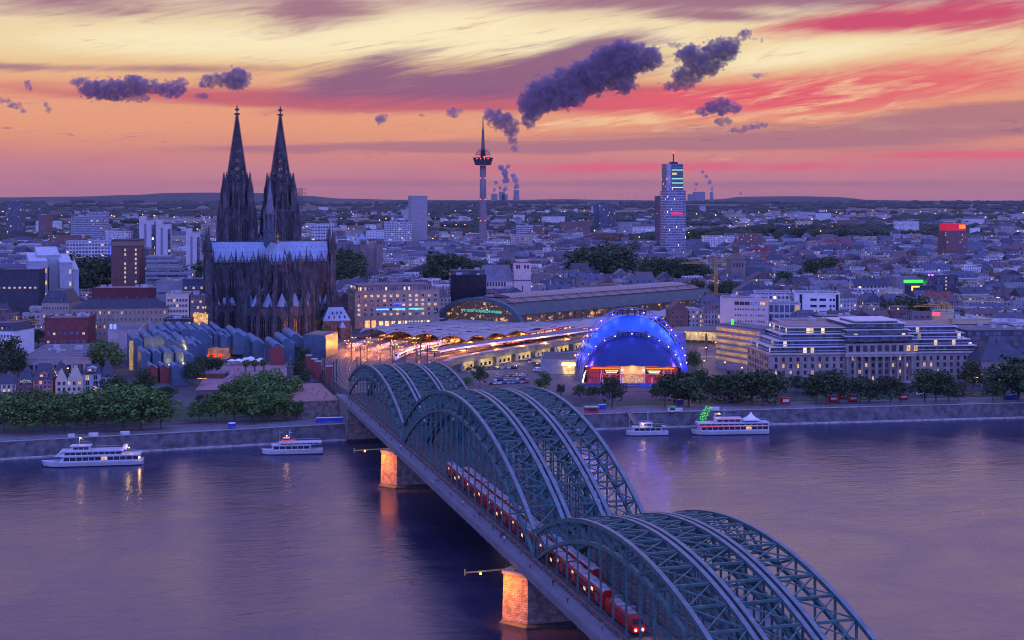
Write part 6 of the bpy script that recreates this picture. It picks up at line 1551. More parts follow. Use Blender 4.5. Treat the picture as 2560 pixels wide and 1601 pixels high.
bldg('dark high rise slab at the far left on the horizon', 'high rise', 17, 56, 504, 3300, 26, R(4), GRIDD, name='high_rise', bits=2)
bldg('small dark distant tower right of the far left high rise', 'high rise', 93, 105, 502.5, 4400, 16, 0, GRIDD, name='high_rise', bits=1)
bldg('dark brown block with one lit stair strip behind the plane trees of the ring', 'tower block', 96, 124, 538, 3000, 20, 0, GRIDR, name='tower_block', bits=1)
glw = None
for i, (a, b, t, Y, l) in enumerate(((76, 116, 655, 1000, 'lowest aluminium gallery prism on the left'), (98, 146, 640, 1012, 'tall aluminium gallery prism in the middle'), (152, 178, 658, 1004, 'aluminium gallery prism right of the tall one'), (178, 196, 676, 1008, 'smallest aluminium gallery prism on the right'))):
 e = bldg(l+', with sloping roof', 'gallery', a, b, t, Y, 26, R(24), C_('aluminium_clad', (.36, .38, .42), .15), 'flat', bits=0, name='gallery_block', group='aluminium gallery prisms')
 w, h = e['w'], e['h']; mb = MB(); mb.loft([[(-w/2, 0, h), (w/2, 0, h), (w/2, 0, h+.3), (-w/2, 0, h+.3)], [(-w/2, 26, h), (w/2, 26, h), (w/2, 26, h+6), (-w/2, 26, h+6)]]); mb.build('sloped_roof', C_('aluminium_roof', (.46, .47, .5)), e)
 if i in (0, 2): wall_windows(e, w/2-2.2, w/2-.2, -.06, 4, h-2, 1, 5, 1.7, 3.4, .95, random.Random(i))
bldg('long dark festival hall with a row of lamps under its eaves', 'hall', -10, 96, 676, 985, 26, R(3), DARKW, win=(8, 1, 1.8, 1.4, 1.0, 21, .4), name='festival_hall', bits=2)
bldg('low red roofed shopping hall in front of the brown tower', 'shop hall', 232, 390, 722, 1000, 30, R(6), C_('red_clad', (.13, .035, .045)), rm=FLATR[2], win=(20, 1, 2, 1.6, .1, 6, 1), name='shop_hall', bits=6)
bldg('grey long shop block in front of the stepped broadcasting block', 'shop block', 392, 460, 705, 985, 24, R(6), GREYW, win=(14, 2, 1.5, 1.6, .06, 6, 1.5), name='shop_block', bits=3)
bldg('dark blue cladding block with square lit windows left of the cathedral', 'office', 458, 520, 700, 960, 24, R(8), C_('blue_clad', (.07, .09, .14)), win=(6, 3, 1.6, 1.8, .3, 8, 1), bits=3)
# --- behind and right of the cathedral
bldg('white grid fronted office slab right of the cathedral', 'office slab', 781, 834, 562, 1500, 24, R(12), GRIDW, bits=2)
bldg('tall grey concrete slab tower behind the domed church', 'tower block', 1028, 1068, 491, 2550, 22, R(18), C_('slab_concrete', (.30, .28, .30)), name='tower_block', bits=1)
bldg('long pale office block left of the tall slab tower', 'office slab', 960, 1030, 556, 2500, 20, R(4), GRIDW, bits=2)
dh = bldg('big sandstone office house with blue neon and many lit windows facing the square', 'office house', 890, 1097, 728, 992, 40, R(14), SAND, win=(13, 5, 2.2, 2.0, .55, 8.5, 1.8), side=((-1, 9, 5, 1.6, 1.9, .08, 8.5, 2),), name='office_house', bits=4)
dh_w, dh_h = dh['w'], dh['h']
mb = MB(); mb.box(-dh_w/2+3, dh_w/2-6, 4, 34, dh_h, dh_h+3.8); mb.build('roof_storey', facade('roof_storey_front', 1.7, 3.8, (.18, .82), (.2, .8), .25, fixed=(.30, .28, .28)), dh, uv=True)
mb = MB(); mb.box(-dh_w/2+2.4, dh_w/2-5.4, 3.2, 34.6, dh_h+3.8, dh_h+4.3); mb.build('roof_slab', FLATR[0], dh)
for x, s_ in ((-12, 'KÖLNISCHE'), (-1.5, 'SCHAUFENSTER'), (10.5, 'WASSER')): 
 pass
for x in (-11, 1, 13): mb = MB(); mb.box(x-4.6, x+4.6, -.5, -.2, dh_h*.49, dh_h*.49+1.0); mb.build('neon_sign', glow('blue_neon', (.06, .32, 1), 3.0), dh)
mb = MB(); mb.box(-3, 5, -.5, -.2, dh_h*.64, dh_h*.64+.9); mb.build('neon_sign', glow('deep_blue_neon', (.04, .07, 1), 3.0), dh)
for x in (-22, -17.5): mb = MB(); mb.box(x-1.7, x+1.7, -.4, -.1, .6, 5.6); mb.build('shop_front', lit_pane('shop_red', (1, .30, .10), 2.6, .5), dh)
for k in range(9): x = -12+k*4.4; mb = MB(); mb.box(x-1.5, x+1.5, -.4, -.1, .6, 5.0); mb.build('shop_front', lit_pane('shop_white', (1, .72, .35), 1.5, .5), dh)
for k in range(13): x = -dh_w/2+2+k*(dh_w-4)/12; mb = MB(); mb.box(x-.5, x+.5, -.6, 0, 0, 7.6); mb.build('pilaster', SAND, dh)
bh = bldg('low dark glass entrance pavilion with an illuminated station name on its roof', 'entrance hall', 1028, 1105, 800, 1005, 18, R(-12), DARKW, win=(5, 1, 4, 4, .5, 1, 1), rm=FLATR[1], name='entrance_pavilion', bits=0)
text('BAHNHOF', (xat(1075, 1000), 1000, zat(777, 1000)), 5.2, (R(90), 0, R(168)), mat('sign_letter', (.03, .03, .04), .5), bh, ext=.2, spacing=1.15)
bldg('black glass office block beside the station hall', 'office', 1126, 1216, 690, 1088, 36, R(4), mat('black_glass', (.012, .014, .024), .12, 0, .4, .3), rm=mat('black_roof', (.03, .03, .04), .6), bits=4)
mb = MB()
bldg('upper recessed storey of black glass beside the pink tower', 'office', 1128, 1212, 678, 1100, 22, R(4), GRIDD, bits=2)
# church with pink tower
def church(label, px, Y, rz, parts):
 e = empty('church', (xat(px, Y), Y, ground(xat(px, Y), Y)), rz, label, 'church'); return e
PKS = C_('pink_render', (.60, .46, .44), .12)
mh = church('baroque church with a pink tower and small onion dome behind the station', 1306, 1150, R(4), 0)
Y = 1150; s_ = Y/FPX; zz = lambda py: zat(py, Y)-mh.location.z
mb = MB(); mb.box(-7.2, 7.2, 0, 13, 0, zz(655)); mb.build('tower_wall', PKS, mh)
for z in (zz(655), zz(700)): mb = MB(); mb.box(-7.6, 7.6, -.4, 13.4, z-.6, z); mb.build('cornice', C_('dark_cornice', (.12, .11, .13)), mh)
mb = MB(); mb.prism(ngon(0, 6.5, 6.0, 8, .39), zz(655), zz(647)); mb.build('drum', PKS, mh)
mb = MB(); mb.lathe([(6.3, zz(647)), (6.6, zz(642)), (5.6, zz(635)), (3.4, zz(630)), (2.2, zz(628))], 0, 6.5, 12); mb.build('dome', mat('dome_slate', (.09, .12, .18), .5), mh, smooth=True)
mb = MB(); mb.prism(ngon(0, 6.5, 2.1, 8), zz(629), zz(619)); mb.build('lantern', C_('lantern_red', (.22, .06, .05)), mh); mb = MB(); mb.lathe([(2.4, zz(619)), (2.0, zz(615)), (.4, zz(611)), (.15, zz(604))], 0, 6.5, 8); mb.build('lantern_cap', mat('dome_slate', (.09, .12, .18), .5), mh)
for x in (-4.6, -2.6, 2.2, 4.8): inst(window_data(1.5, 3.0, 'd', True), 'window', mh, (x, -.06, zz(672)))
mb = MB(); mb.box(-36, -7.3, 2, 24, 0, zz(703)); mb.build('nave_wall', PKS, mh); mb = MB(); mb.gable(-36, -7.3, 2, 24, zz(703), zz(664)-zz(703), 0, 'x', hip=3, over=.5); rf = mb.build('nave_roof', mat('nave_slate', (.15, .14, .165), .7, 0, .25, .2), mh)
for k in range(9): inst(window_data(1.3, 3.4, 'd', True), 'window', mh, (-34+k*2.4, 1.95, zz(716)))
for k in range(4): mb = MB(); mb.box(-14+k*2.2, -13+k*2.2, .2, 2, 0, zz(712)); mb.build('buttress', PKS, mh)
mb = MB(); mb.box(-34, -12, -6, 2, 0, zz(722)); mb.build('side_chapel', C_('chapel_slate', (.12, .13, .18)), mh)
# romanesque church with a light folded dome
rc = church('Romanesque church with a pale conical decagon roof and two short square towers', 905, 1560, R(8), 0); Y = 1560; zz = lambda py: zat(py, Y)-rc.location.z
ROM = C_('romanesque_stone', (.22, .17, .155))
mb = MB(); mb.prism(ngon(0, 10, 10, 10), 0, zz(612)); mb.build('drum', ROM, rc); mb = MB(); mb.cone(ngon(0, 10, 10.6, 10), zz(612), (0, 10, zz(583))); mb.build('cone_roof', LEAD, rc)
for x, t, w in ((1.5, 596, 7.2), (20, 590+4, 7.4)):
 mb = MB(); mb.box(x-w/2, x+w/2, -3, -3+w, 0, zz(t+3)); mb.build('tower_wall', ROM, rc); mb = MB(); mb.cone(sq(x, -3+w/2, w+.8), zz(t+3), (x, -3+w/2, zz(t-7))); mb.build('tower_roof', LEAD, rc)
 for q in (-1.4, 1.4): inst(window_data(1.7, 3.6, 'd', True), 'window', rc, (x+q, -3.06, zz(t+16)))
mb = MB(); mb.box(2, 20, 0, 9, 0, zz(622)); mb.gable(2, 20, 0, 9, zz(622), 6, 0, 'x'); mb.build('apse', ROM, rc)
# church with the baroque crown helm
su = church('grey stone church with a crowned baroque tower helm and steep nave roof', 1846, 1370, R(10), 0); Y = 1370; zz = lambda py: zat(py, Y)-su.location.z
mb = MB(); mb.box(-7.5, 7.5, 0, 15, 0, zz(648)); mb.build('tower_wall', ROM, su)
mb = MB(); mb.cone(sq(0, 7.5, 16), zz(648), (0, 7.5, zz(626))); mb.prism(ngon(0, 7.5, 3.4, 8), zz(640), zz(618)); mb.lathe([(4.2, zz(620)), (3.6, zz(614)), (2.0, zz(609)), (1.8, zz(604)), (2.2, zz(600)), (1.2, zz(597)), (.5, zz(592)), (.12, zz(586))], 0, 7.5, 8); mb.build('helm', mat('helm_bronze', (.14, .09, .07), .6), su)
for x in (-4.5, -1.5, 1.5, 4.5): inst(window_data(1.4, 4, 'd', True), 'window', su, (x, -.06, zz(668)))
mb = MB(); mb.box(6, 30, 2, 16, 0, zz(697)); mb.build('nave_wall', ROM, su); mb = MB(); mb.gable(6, 30, 2, 16, zz(697), zz(670)-zz(697), 0, 'x', over=.4, hip=2); mb.build('nave_roof', SLATE, su)
for k in range(7): mb = MB(); mb.box(14+k*2.6, 14.8+k*2.6, .4, 2, 0, zz(702)); mb.build('buttress', ROM, su); inst(window_data(1.2, 5, 'd', True), 'window', su, (15.7+k*2.6, 1.9, zz(716)))
# --- right bank
cr_ = bldg('pale pink slab hotel with a grid of small paired windows', 'hotel', 1802, 1918, 748, 925, 22, R(-12), PINK, side=((1, 1, 6, 6, 1.4, 0, 4, 4),), name='hotel', bits=4)
wall_windows(cr_, -cr_['w']*.2, cr_['w']*.44, -.05, 3, cr_['h']-5, 12, 6, 1.1, 1.5, .12, random.Random(2), blue=.18)
wall_windows(cr_, -cr_['w']*.2, cr_['w']*.44, -.05, cr_['h']-5.2, cr_['h']-.6, 6, 1, 3.4, 2.6, .1, random.Random(3), blue=.4)
co = empty('office_building', (xat(1845, 800), 800, 9), R(-62), 'grey office building with curved lit window bands along the street', 'office'); 
Ys = 800; W_, H_ = 42, zat(818, 800)-9
mb = MB(); mb.box(-W_/2, W_/2, 0, 15, -2, H_); mb.build('wall', GREYW, co)
for k in range(6):
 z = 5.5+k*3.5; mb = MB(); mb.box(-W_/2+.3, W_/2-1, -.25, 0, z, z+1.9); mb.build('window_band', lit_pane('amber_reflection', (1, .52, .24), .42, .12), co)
for k in range(6):
 z = 5.0+k*3.7; inst(window_data(7.5, 3.0, 'd', True), 'window', co, (W_/2+.05, 7.5, z), R(90))
mb = MB(); mb.box(-W_/2-.2, W_/2+.2, -.2, 15.2, H_, H_+.7); mb.build('roof_slab', FLATR[0], co)
mb = MB(); mb.box(-8, -6, 1, 1.3, H_+.5, H_+4); mb.build('green_sign', glow('green_neon', (.04, 1, .06), 1.6), co)
mb = MB(); mb.box(W_/2+.1, W_/2+.6, 1, 14, 0, 4.6); mb.build('lit_base', lit_pane('yellow_base', (1, .75, .28), 1.1, .1), co)
# neo-classical riverside office with stepped glass storeys
na = empty('riverside_office', (xat(2185, 752), 752, 9), R(5.5), 'long sandstone riverside office with giant columns and stepped glass storeys on its roof', 'office building')
NW = 118.0; NH = 16.2; x0 = -NW/2
NST = mat('river_office_stone', (.30, .255, .23), .85, 0, .3, .25, .3)
mb = MB(); mb.box(-NW/2, NW/2, 0, 46, -2, NH); mb.box(-16, 22, -2.2, 0, 0, 1.0); mb.build('wall', NST, na)
mb = MB(); mb.box(-NW/2-.8, NW/2+.8, -.8, 46.8, NH, NH+.9); mb.box(-17, 23, -3.2, -.81, NH, NH+1.0); mb.box(-17, 23, -2.6, 0, NH-1.3, NH-.01); mb.build('cornice', mat('pale_cornice', (.42, .38, .36), .8), na)
mb = MB(); mb.box(-16.4, 22.4, -2.2, 8, NH+1.0, NH+5.6); mb.build('attic_storey', NST, na)
for k in range(10):
 x = -14.6+k*4.1; inst(window_data(2.4, 3.4, 'l' if k in (8, 9) else 'd', True), 'window', na, (x+1.2-.6, -2.25, NH+1.5))
for k in range(10):
 x = -15.6+k*4.1; mb = MB(); mb.lathe([(.95, 0), (.95, .5), (.78, .8), (.66, NH-2.5), (.9, NH-2.0), (.95, NH-1.35)], x, -1.5, 12); mb.build('column', NST, na, smooth=False)
rr = random.Random(11)
for a, b, n in ((-NW/2+1.5, -16.5, 10), (-14, 20.5, 9), (23, NW/2-1, 9)):
 wall_windows(na, a, b, -.05, .8, NH-.8, n, 4, 1.5, 2.4, .14, rr, dark=True)
wall_windows(na, 2, 44, -NW/2-.05, .8, NH-.8, 12, 4, 1.4, 2.4, .05, rr, -1, dark=True)
for k in range(11): x = -NW/2+.6+k*4.22; mb = MB(); mb.box(x-.5, x+.5, -.28, 0, 0, NH-1); mb.build('pilaster', NST, na)
for k in range(10): x = 22.7+k*4.0; mb = MB(); mb.box(x-.5, x+.5, -.28, 0, 0, NH-1); mb.build('pilaster', NST, na)
GLB = facade('glass_storey', 2.1, 3.4, (.04, .96), (.02, .98), .2, (1, .70, .18), 1.3, fixed=(.10, .11, .13)); GLB2 = facade('glass_storey_dark', 2.1, 3.4, (.04, .96), (.02, .98), .04, (1, .70, .18), .9, fixed=(.10, .11, .13)); BND = mat('pale_band', (.52, .51, .54), .5, .1, .1)
z = NH+.9
for k in range(4):
 q = k*2.5+1.0; hgt = 2.9
 for (a, b, sec) in ((-NW/2+q*1.5, -10, 0), (15, NW/2-q*1.0, 1)):
  mb = MB(); mb.box(a, b, q, 46-q, z, z+hgt); mb.build('glass_storey', GLB if (k in (0, 3) and sec == 0) else GLB2, na, uv=True)
  mb = MB(); mb.box(a-1.3, b+(1.0 if sec else 0), q-1.5, 46-q+1, z+hgt, z+hgt+.42); mb.box(a-.9, b+(.7 if sec else 0), q-.9, 46-q+.6, z+hgt*.30, z+hgt*.30+.28); mb.build('sun_shade', BND, na)
 if k >= 1:
  zc = z+.7; mb = MB(); mb.box(-17+k*1.3, 23-k*1.3, -2.0+k*2.2, 42, zc+2.0, zc+2.0+hgt-.3); mb.build('glass_storey', GLB if k == 2 else GLB2, na, uv=True); mb = MB(); mb.box(-18+k*1.3, 24-k*1.3, -3.2+k*2.2, 42.6, zc+1.7+hgt, zc+2.1+hgt); mb.build('sun_shade', BND, na)
 z += hgt+.42
mb = MB(); mb.box(-NW/2+13, NW/2-9, 10, 38, z, z+.5); mb.build('roof', mat('river_roof', (.27, .2, .175), .8, 0, .3, .15), na)
mb = MB(); mb.box(-9, 15, 4, 30, z, z+3.4); mb.build('glass_storey', GLB2, na, uv=True); mb = MB(); mb.box(-10, 16, 3, 31, z+3.4, z+3.9); mb.build('sun_shade', BND, na)
mb = MB(); roof_bits(mb, 90, 34, z+.5, rr, 1); mb.build('roof_plant', FLATR[0], na)
# others on the right
bldg('large white hotel block with dark recessed windows', 'hotel', 1988, 2098, 735, 1000, 26, R(-8), WHITER, side=((1, 2, 5, 2, 1.8, .05, 3, 2),), name='hotel', bits=3)
e_ = bpy.data.objects['hotel']
hb = [o for o in bpy.data.objects if o.get('label', '').startswith('large white hotel')][0]
wall_windows(hb, -hb['w']*.18, hb['w']*.22, -.05, 4, hb['h']-2, 2, 5, 4.6, 1.8, .05, random.Random(9), dark=True); wall_windows(hb, hb['w']*.26, hb['w']*.40, -.05, 4, hb['h']-2, 2, 5, 1.5, 1.8, .05, random.Random(10), dark=True)
for x in (-.36, .44): mb = MB(); mb.box(hb['w']*x-1, hb['w']*x+1, -.2, 0, 1, hb['h']-.5); mb.build('stair_strip', GLASS, hb)
bldg('white modern office with bowed roof and lit top storey', 'office', 1888, 1976, 733, 1010, 24, R(-8), GRIDW, bits=1)
bldg('white stepped office with large glass bays below the bowed roof office', 'office', 1922, 2000, 762, 955, 20, R(-8), facade('bay_front', 3.6, 6.5, (.1, .9), (.12, .88), .08, fixed=(.55, .55, .58)), bits=3)
bldg('low white framed office with dark bays behind the riverside office', 'office', 1958, 2145, 806, 850, 26, R(5), facade('bay_front_low', 6.5, 5.5, (.08, .92), (.15, .85), .03, fixed=(.5, .5, .54)), rm=FLATR[2], bits=6)
bldg('flat brown roofed glass pavilion storey on the office behind the riverside office', 'office', 2050, 2155, 793, 880, 22, R(5), GRIDD, rm=FLATR[2], bits=3)
bldg('low white framed office wing further right behind the riverside office', 'office', 2150, 2278, 808, 852, 24, R(5), facade('bay_front_low', 6.5, 5.5, (.08, .92), (.15, .85), .03, fixed=(.5, .5, .54)), rm=FLATR[2], bits=5)
bldg('small hall with a red flat roof behind the riverside office', 'hall', 1958, 2025, 815, 838, 14, R(5), WHITER, rm=C_('red_flat_roof', (.26, .045, .05)), name='hall_building', bits=0)
bldg('yellowish block with a red neon sign on its corner', 'office', 2336, 2382, 783, 890, 18, R(-14), C_('yellow_render', (.52, .42, .26), .1), bits=2)
mb = MB(); mb.box(-2.6, 2.6, -.2, .2, 0, 1.8); tag(mb.build('neon_sign', glow('red_sign', (1, .05, .08), 3), None, (xat(2340, 886), 886, zat(789, 886))), 'small red neon sign on the corner of the yellowish block', 'neon sign')
bldg('long low office with a row of amber lit windows beside the yellowish block', 'office', 2380, 2482, 799, 885, 18, R(4), C_('yellow_render', (.52, .42, .26), .1), rm=FLATR[1], win=(14, 1, 1.5, 2.0, .5, 13, 1), bits=5)
bldg('dark glass office block at the right edge behind the slate palace', 'office', 2416, 2590, 828, 815, 40, R(5), GRIDD, rm=FLATR[0], bits=4)
bldg('pale long office roof at the right edge above the dark glass block', 'office', 2480, 2600, 808, 880, 26, R(-20), GRIDW, rm=FLATR[1], bits=5)
bldg('small stone palace with steep hipped slate roof near the right edge', 'palace', 2450, 2580, 902, 742, 24, R(6), C_('palace_stone', (.24, .2, .19)), 'hip', 9.5, win=(9, 2, 1.5, 2.2, .12, 1.5, 1), name='palace', bits=3)
dk_ = bldg('dark hotel cube with magenta roof lamps and a column of yellow lights', 'hotel', 2318, 2396, 690, 1240, 26, R(4), GRIDD, name='hotel', bits=2)
wall_windows(dk_, 1.5, 4.5, -.06, 4, dk_['h'], 1, 7, 1.6, 1.6, 1.0, random.Random(4))
for x in (-13, -10): mb = MB(); mb.ball((x, -.5, dk_['h']+.8), .9); mb.build('magenta_lamp', glow('magenta_lamp', (1, .05, .9), 8), dk_)
gr = bldg('grey block with a glowing green light strip along its top', 'office', 2240, 2326, 695, 1250, 22, R(4), C_('grey_block', (.24, .22, .24)), bits=0)
mb = MB(); mb.box(-gr['w']*.28, gr['w']*.48, -.4, -.1, gr['h']-4.4, gr['h']-2.0); mb.build('green_strip', glow('green_strip', (.06, 1, .10), 2.0), gr)
yl = bldg('low block outlined by an orange light bracket', 'office', 2278, 2340, 716, 1190, 16, R(4), DARKW, bits=1)
mb = MB(); mb.box(-yl['w']/2, -yl['w']/2+1.2, -.4, -.1, 4, yl['h']); mb.box(-yl['w']/2, -yl['w']/2+7, -.4, -.1, yl['h']-.9, yl['h']+.2); mb.build('orange_light', glow('orange_bracket', (1, .42, .04), 3.2), yl)
bldg('long white apartment block with a dark pitched roof', 'apartment block', 2135, 2232, 716, 1160, 16, R(6), facade('apartment_front', 3.4, 3.0, (.2, .8), (.25, .75), .1, fixed=(.52, .50, .52)), 'gable', 6, name='apartment_block', bits=4)
bldg('cream apartment house with small lit windows right of the long white block', 'apartment block', 2212, 2258, 726, 1120, 14, R(6), CREAM, win=(5, 5, 1.6, 1.4, .1, 3, 1.5), name='apartment_block', bits=2)
bldg('long red tiled roof with skylights near the dark hotel cube', 'apartment block', 2316, 2386, 752, 1080, 14, R(8), GRIDC, 'gable', 7, TILE, name='apartment_block', bits=5)
bldg('dark red brick tower with a glowing red crown', 'tower', 2364, 2421, 578, 1950, 24, R(12), GRIDR, name='brick_tower', bits=0)
rt = [o for o in bpy.data.objects if o.get('label', '').startswith('dark red brick tower')][0]; w, h = rt['w'], rt['h']
mb = MB(); mb.box(-w*.44, w*.44, 1, 23, h, h+11); mb.build('glowing_crown', mat('red_crown', (.25, .02, .03), .6, emit=(1, .01, .06), es=.42), rt)
mb = MB(); mb.box(w*.12, w*.40, .5, .9, h+3.5, h+9); mb.build('crown_sign', glow('crown_sign', (1, .12, .02), 3), rt)
bldg('small white block beside the glowing red crown far behind', 'office', 2428, 2450, 572, 3600, 15, 0, WHITER, name='office_building', bits=0)
# glass high rise with a mast
kt = empty('glass_high_rise', (xat(1690, 2080), 2080, 14), R(14), 'tall glass high rise with mast, banded floors and red letters on its front', 'high rise')
s_ = 2080/FPX; kz = lambda py: zat(py, 2080)-14
KG = facade('high_rise_glass', 1.6, 3.9, (.06, .94), (.28, .98), .035, (1, .75, .3), 2.0, glass=(.05, .06, .10), fixed=(.40, .40, .46), rough=.4); KG2 = facade('high_rise_glass_upper', 1.6, 3.9, (.06, .94), (.30, .98), .03, (1, .8, .4), 2.0, glass=(.02, .03, .06), fixed=(.20, .20, .26), rough=.4)
mb = MB(); mb.box(-16.5, 12, 0, 24, 0, kz(477)); mb.build('lower_shaft', KG, kt, uv=True)
mb = MB(); mb.box(12.01, 17, 3, 20, 0, kz(476)); mb.build('side_wing', KG, kt, uv=True)
mb = MB(); mb.box(-15, 11.8, .8, 22, kz(477)+.01, kz(410)); mb.build('upper_shaft', KG2, kt, uv=True)
mb = MB(); mb.box(-15.01, -8, .5, .8, kz(610), kz(410)); mb.build('corner_glazing', facade('corner_glass', 2.0, 3.9, (.04, .96), (.15, .98), .03, glass=(.16, .15, .2), fixed=(.40, .38, .42)), kt, uv=True)
for py in (425.5, 447.5, 458, 469): mb = MB(); mb.box(-6.5, 11.4, .3, .75, kz(py)-.7, kz(py)+.7); mb.build('floor_light', glow('mint_floor_light', (.35, 1, .75), 1.0), kt)
mb = MB(); mb.box(-6, 1, .3, .75, kz(435)-1.5, kz(435)+1.5); mb.build('floor_light', glow('amber_floor_light', (1, .7, .25), .9), kt)
q_ = random.Random(6)
for k in range(15):
 x = -8+k*1.25; z0_ = kz(537)+q_.uniform(-.5, 1.2); z1_ = kz(531)+q_.uniform(-2.2, .8)
 if k not in (4, 9): mb = MB(); mb.box(x, x+1.0, -.5, -.1, z0_, max(z0_+1.2, z1_)); mb.build('red_sign_light', glow('red_letters', (1, .02, .06), 1.7), kt)
mb = MB(); mb.box(-5, 5, 6, 16, kz(410), kz(405)); mb.bar((0, 11, kz(405)), (0, 11, kz(384)), 1.3); 
for k in range(5): mb.bar((-1.6, 11, kz(403)+k*3.2), (1.6, 11, kz(403)+k*3.2), .6)
mb.build('mast', DARKM, kt); mb = MB(); mb.ball((0, 11, kz(381.5)), 1.0); mb.build('beacon', glow('beacon_red', (1, .04, .03), 16), kt)
bldg('dark tower block with a red brown top left of the glass high rise', 'tower block', 1644, 1663, 491, 2500, 20, R(10), facade('red_dark_front', 3, 3.4, (.2, .8), (.25, .75), .07, fixed=(.13, .055, .075)), name='tower_block', bits=1)
for a, b, t, Y, l in ((1484, 1500, 514, 3900, 'left'), (1498, 1522, 507, 3850, 'tallest middle'), (1521, 1538, 517, 3900, 'right')): bldg('distant dark housing tower, the %s one of a cluster of three' % l, 'tower block', a, b, t, Y, 24, 0, GRIDD, name='tower_block', bits=1, group='distant housing towers')
bldg('white red striped office block right of the television tower', 'office', 1290, 1332, 565, 2350, 18, 0, facade('white_red', 4.2, 3.3, (.1, .9), (.3, .8), .1, fixed=(.5, .44, .46)), bits=1)
# television tower
tvY = 2850.0; tv = empty('television_tower', (xat(1207.5, tvY), tvY, 14), 0, 'slender concrete television tower with a red lit pod and antenna spire', 'television tower'); q = lambda py: zat(py, tvY)-14
mb = MB(); mb.lathe([(9.5, 0), (8.0, 20), (7.0, q(500)), (6.4, q(415))], 0, 0, 16); mb.build('shaft', mat('tv_concrete', (.20, .17, .17), .85, 0, .2, .02), tv, smooth=True)
mb = MB(); mb.lathe([(6.5, q(414)), (17, q(413)), (18.5, q(405)), (21, q(397)), (21, q(394.5)), (6, q(394))], 0, 0, 24); mb.build('pod', mat('pod_dark', (.055, .04, .045), .6), tv)
mb = MB(); mb.lathe([(19.3, q(401.5)), (20.2, q(398.8))], 0, 0, 24); mb.build('pod_window_ring', glow('pod_red', (1, .03, .05), .28), tv)
for a in (-2.2, -1.8, -1.4, -1.0): mb = MB(); mb.ball((20.6*math.cos(a), 20.6*math.sin(a), q(398)), .75); mb.build('pod_lamp', glow('beacon_red', (1, .04, .03), 16), tv)
mb = MB(); mb.ball((3, -21, q(393.5)), 1.1); mb.build('pod_lamp', glow('beacon_red', (1, .04, .03), 16), tv)
mb = MB()
for z, r in ((q(388), 16), (q(383.5), 14), (q(379), 11), (q(376), 8)):
 mb.lathe([(r, z), (r, z+.8), (2, z+.8), (2, z)], 0, 0, 16)
 for k in range(10): a = k*.628; mb.bar((r*math.cos(a), r*math.sin(a), z), (r*math.cos(a), r*math.sin(a), z+3.2), .5)
mb.build('antenna_platform', DARKM, tv)
mb = MB(); mb.lathe([(5.2, q(394)), (4.4, q(375)), (3.4, q(360)), (2.4, q(330)), (1.3, q(318)), (.7, q(295))], 0, 0, 10); mb.build('antenna_spire', mat('tv_spire', (.16, .10, .11), .7), tv)
for py in (446, 499, 552):
 for s in (-1, 1): mb = MB(); mb.ball((s*5, -6.2, q(py)), .8); mb.build('shaft_lamp', glow('shaft_red', (1, .05, .05), 10), tv)
# cooling towers and boiler houses on the horizon
STEAM_Y = 12000.0
COOL = mat('cooling_concrete', (.20, .19, .2), .9, 0, .1, .002)
def cooler(px, ptop, w, label):
 Y = STEAM_Y; r = w/2*Y/FPX; e = empty('cooling_tower', (xat(px, Y), Y, 70), 0, label, 'cooling tower'); h = zat(ptop, Y)-70
 mb = MB(); mb.lathe([(r*1.12, 0), (r*.95, h*.35), (r*.82, h*.7), (r*.82, h*.85), (r*.88, h)], 0, 0, 20); mb.build('shell', COOL, e, smooth=True); return e
cooler(1291, 475, 16, 'grey cooling tower right of the television tower on the horizon'); cooler(1779, 480, 10, 'grey cooling tower right of the glass high rise on the horizon')
def plant(label, boxes):
 x = xat(boxes[0][0], STEAM_Y); e = empty('power_station', (x, STEAM_Y, 70), 0, label, 'power station')
 for a, b, t in boxes: mb = MB(); mb.box(xat(a, STEAM_Y)-x, xat(b, STEAM_Y)-x, 0, 90, 0, zat(t, STEAM_Y)-70); mb.build('boiler_house', COOL, e)
plant('distant boiler houses just right of the television tower', ((1228, 1243, 485), (1247, 1262, 480), (1255, 1269, 486))); plant('distant boiler houses just right of the glass high rise', ((1735, 1763, 480), (1722, 1736, 486)))
# ---------------------------------------------------------------- the rest of the town
def in_poly(x, y, P):
 c = False; n = len(P)
 for i in range(n):
  a, b = P[i], P[i-1]
  if (a[1] > y) != (b[1] > y) and x < (b[0]-a[0])*(y-a[1])/(b[1]-a[1])+a[0]: c = not c
 return c
TRACKP = [TP(i/20, -.12) for i in range(21)]+[TP(i/20, 1.06) for i in range(20, -1, -1)]
HALLP = [HP(-1.25, -25, 0)[:2], HP(1.9, -25, 0)[:2], HP(1.7, HL+25, 0)[:2], HP(-1.25, HL+10, 0)[:2]]
MARKS = []
for o in list(bpy.data.objects):
 if o.parent is None and o.get('category') and o.type == 'EMPTY' and 650 < o.location.y < 2700:
  c = o['category']; w = o.get('w', 26.0)
  if c in ('office', 'office house', 'hotel', 'church', 'office slab', 'tower block', 'high rise', 'tower', 'office building', 'apartment block', 'shop hall', 'shop block', 'hall', 'gallery', 'palace', 'museum', 'office tower', 'shop house', 'penthouse', 'museum hall', 'entrance hall', 'shop', 'corner house', 'sacristy', 'television tower'): MARKS.append((o.location.x, o.location.y, max(13, w*.5), o['label']))
PARKS = []
def park(px, Y, rx, ry): PARKS.append((xat(px, Y), Y, rx, ry))
park(530, 1180, 16, 45); park(225, 1190, 30, 40); park(1120, 1400, 30, 40); park(1200, 1440, 45, 25); park(1510, 1560, 60, 30); park(1690, 1480, 60, 45); park(2270, 1010, 26, 22); park(2045, 1500, 25, 25); park(850, 1600, 28, 60); park(2150, 1010, 12, 15); park(1750, 1250, 25, 25); park(880, 1380, 28, 22)
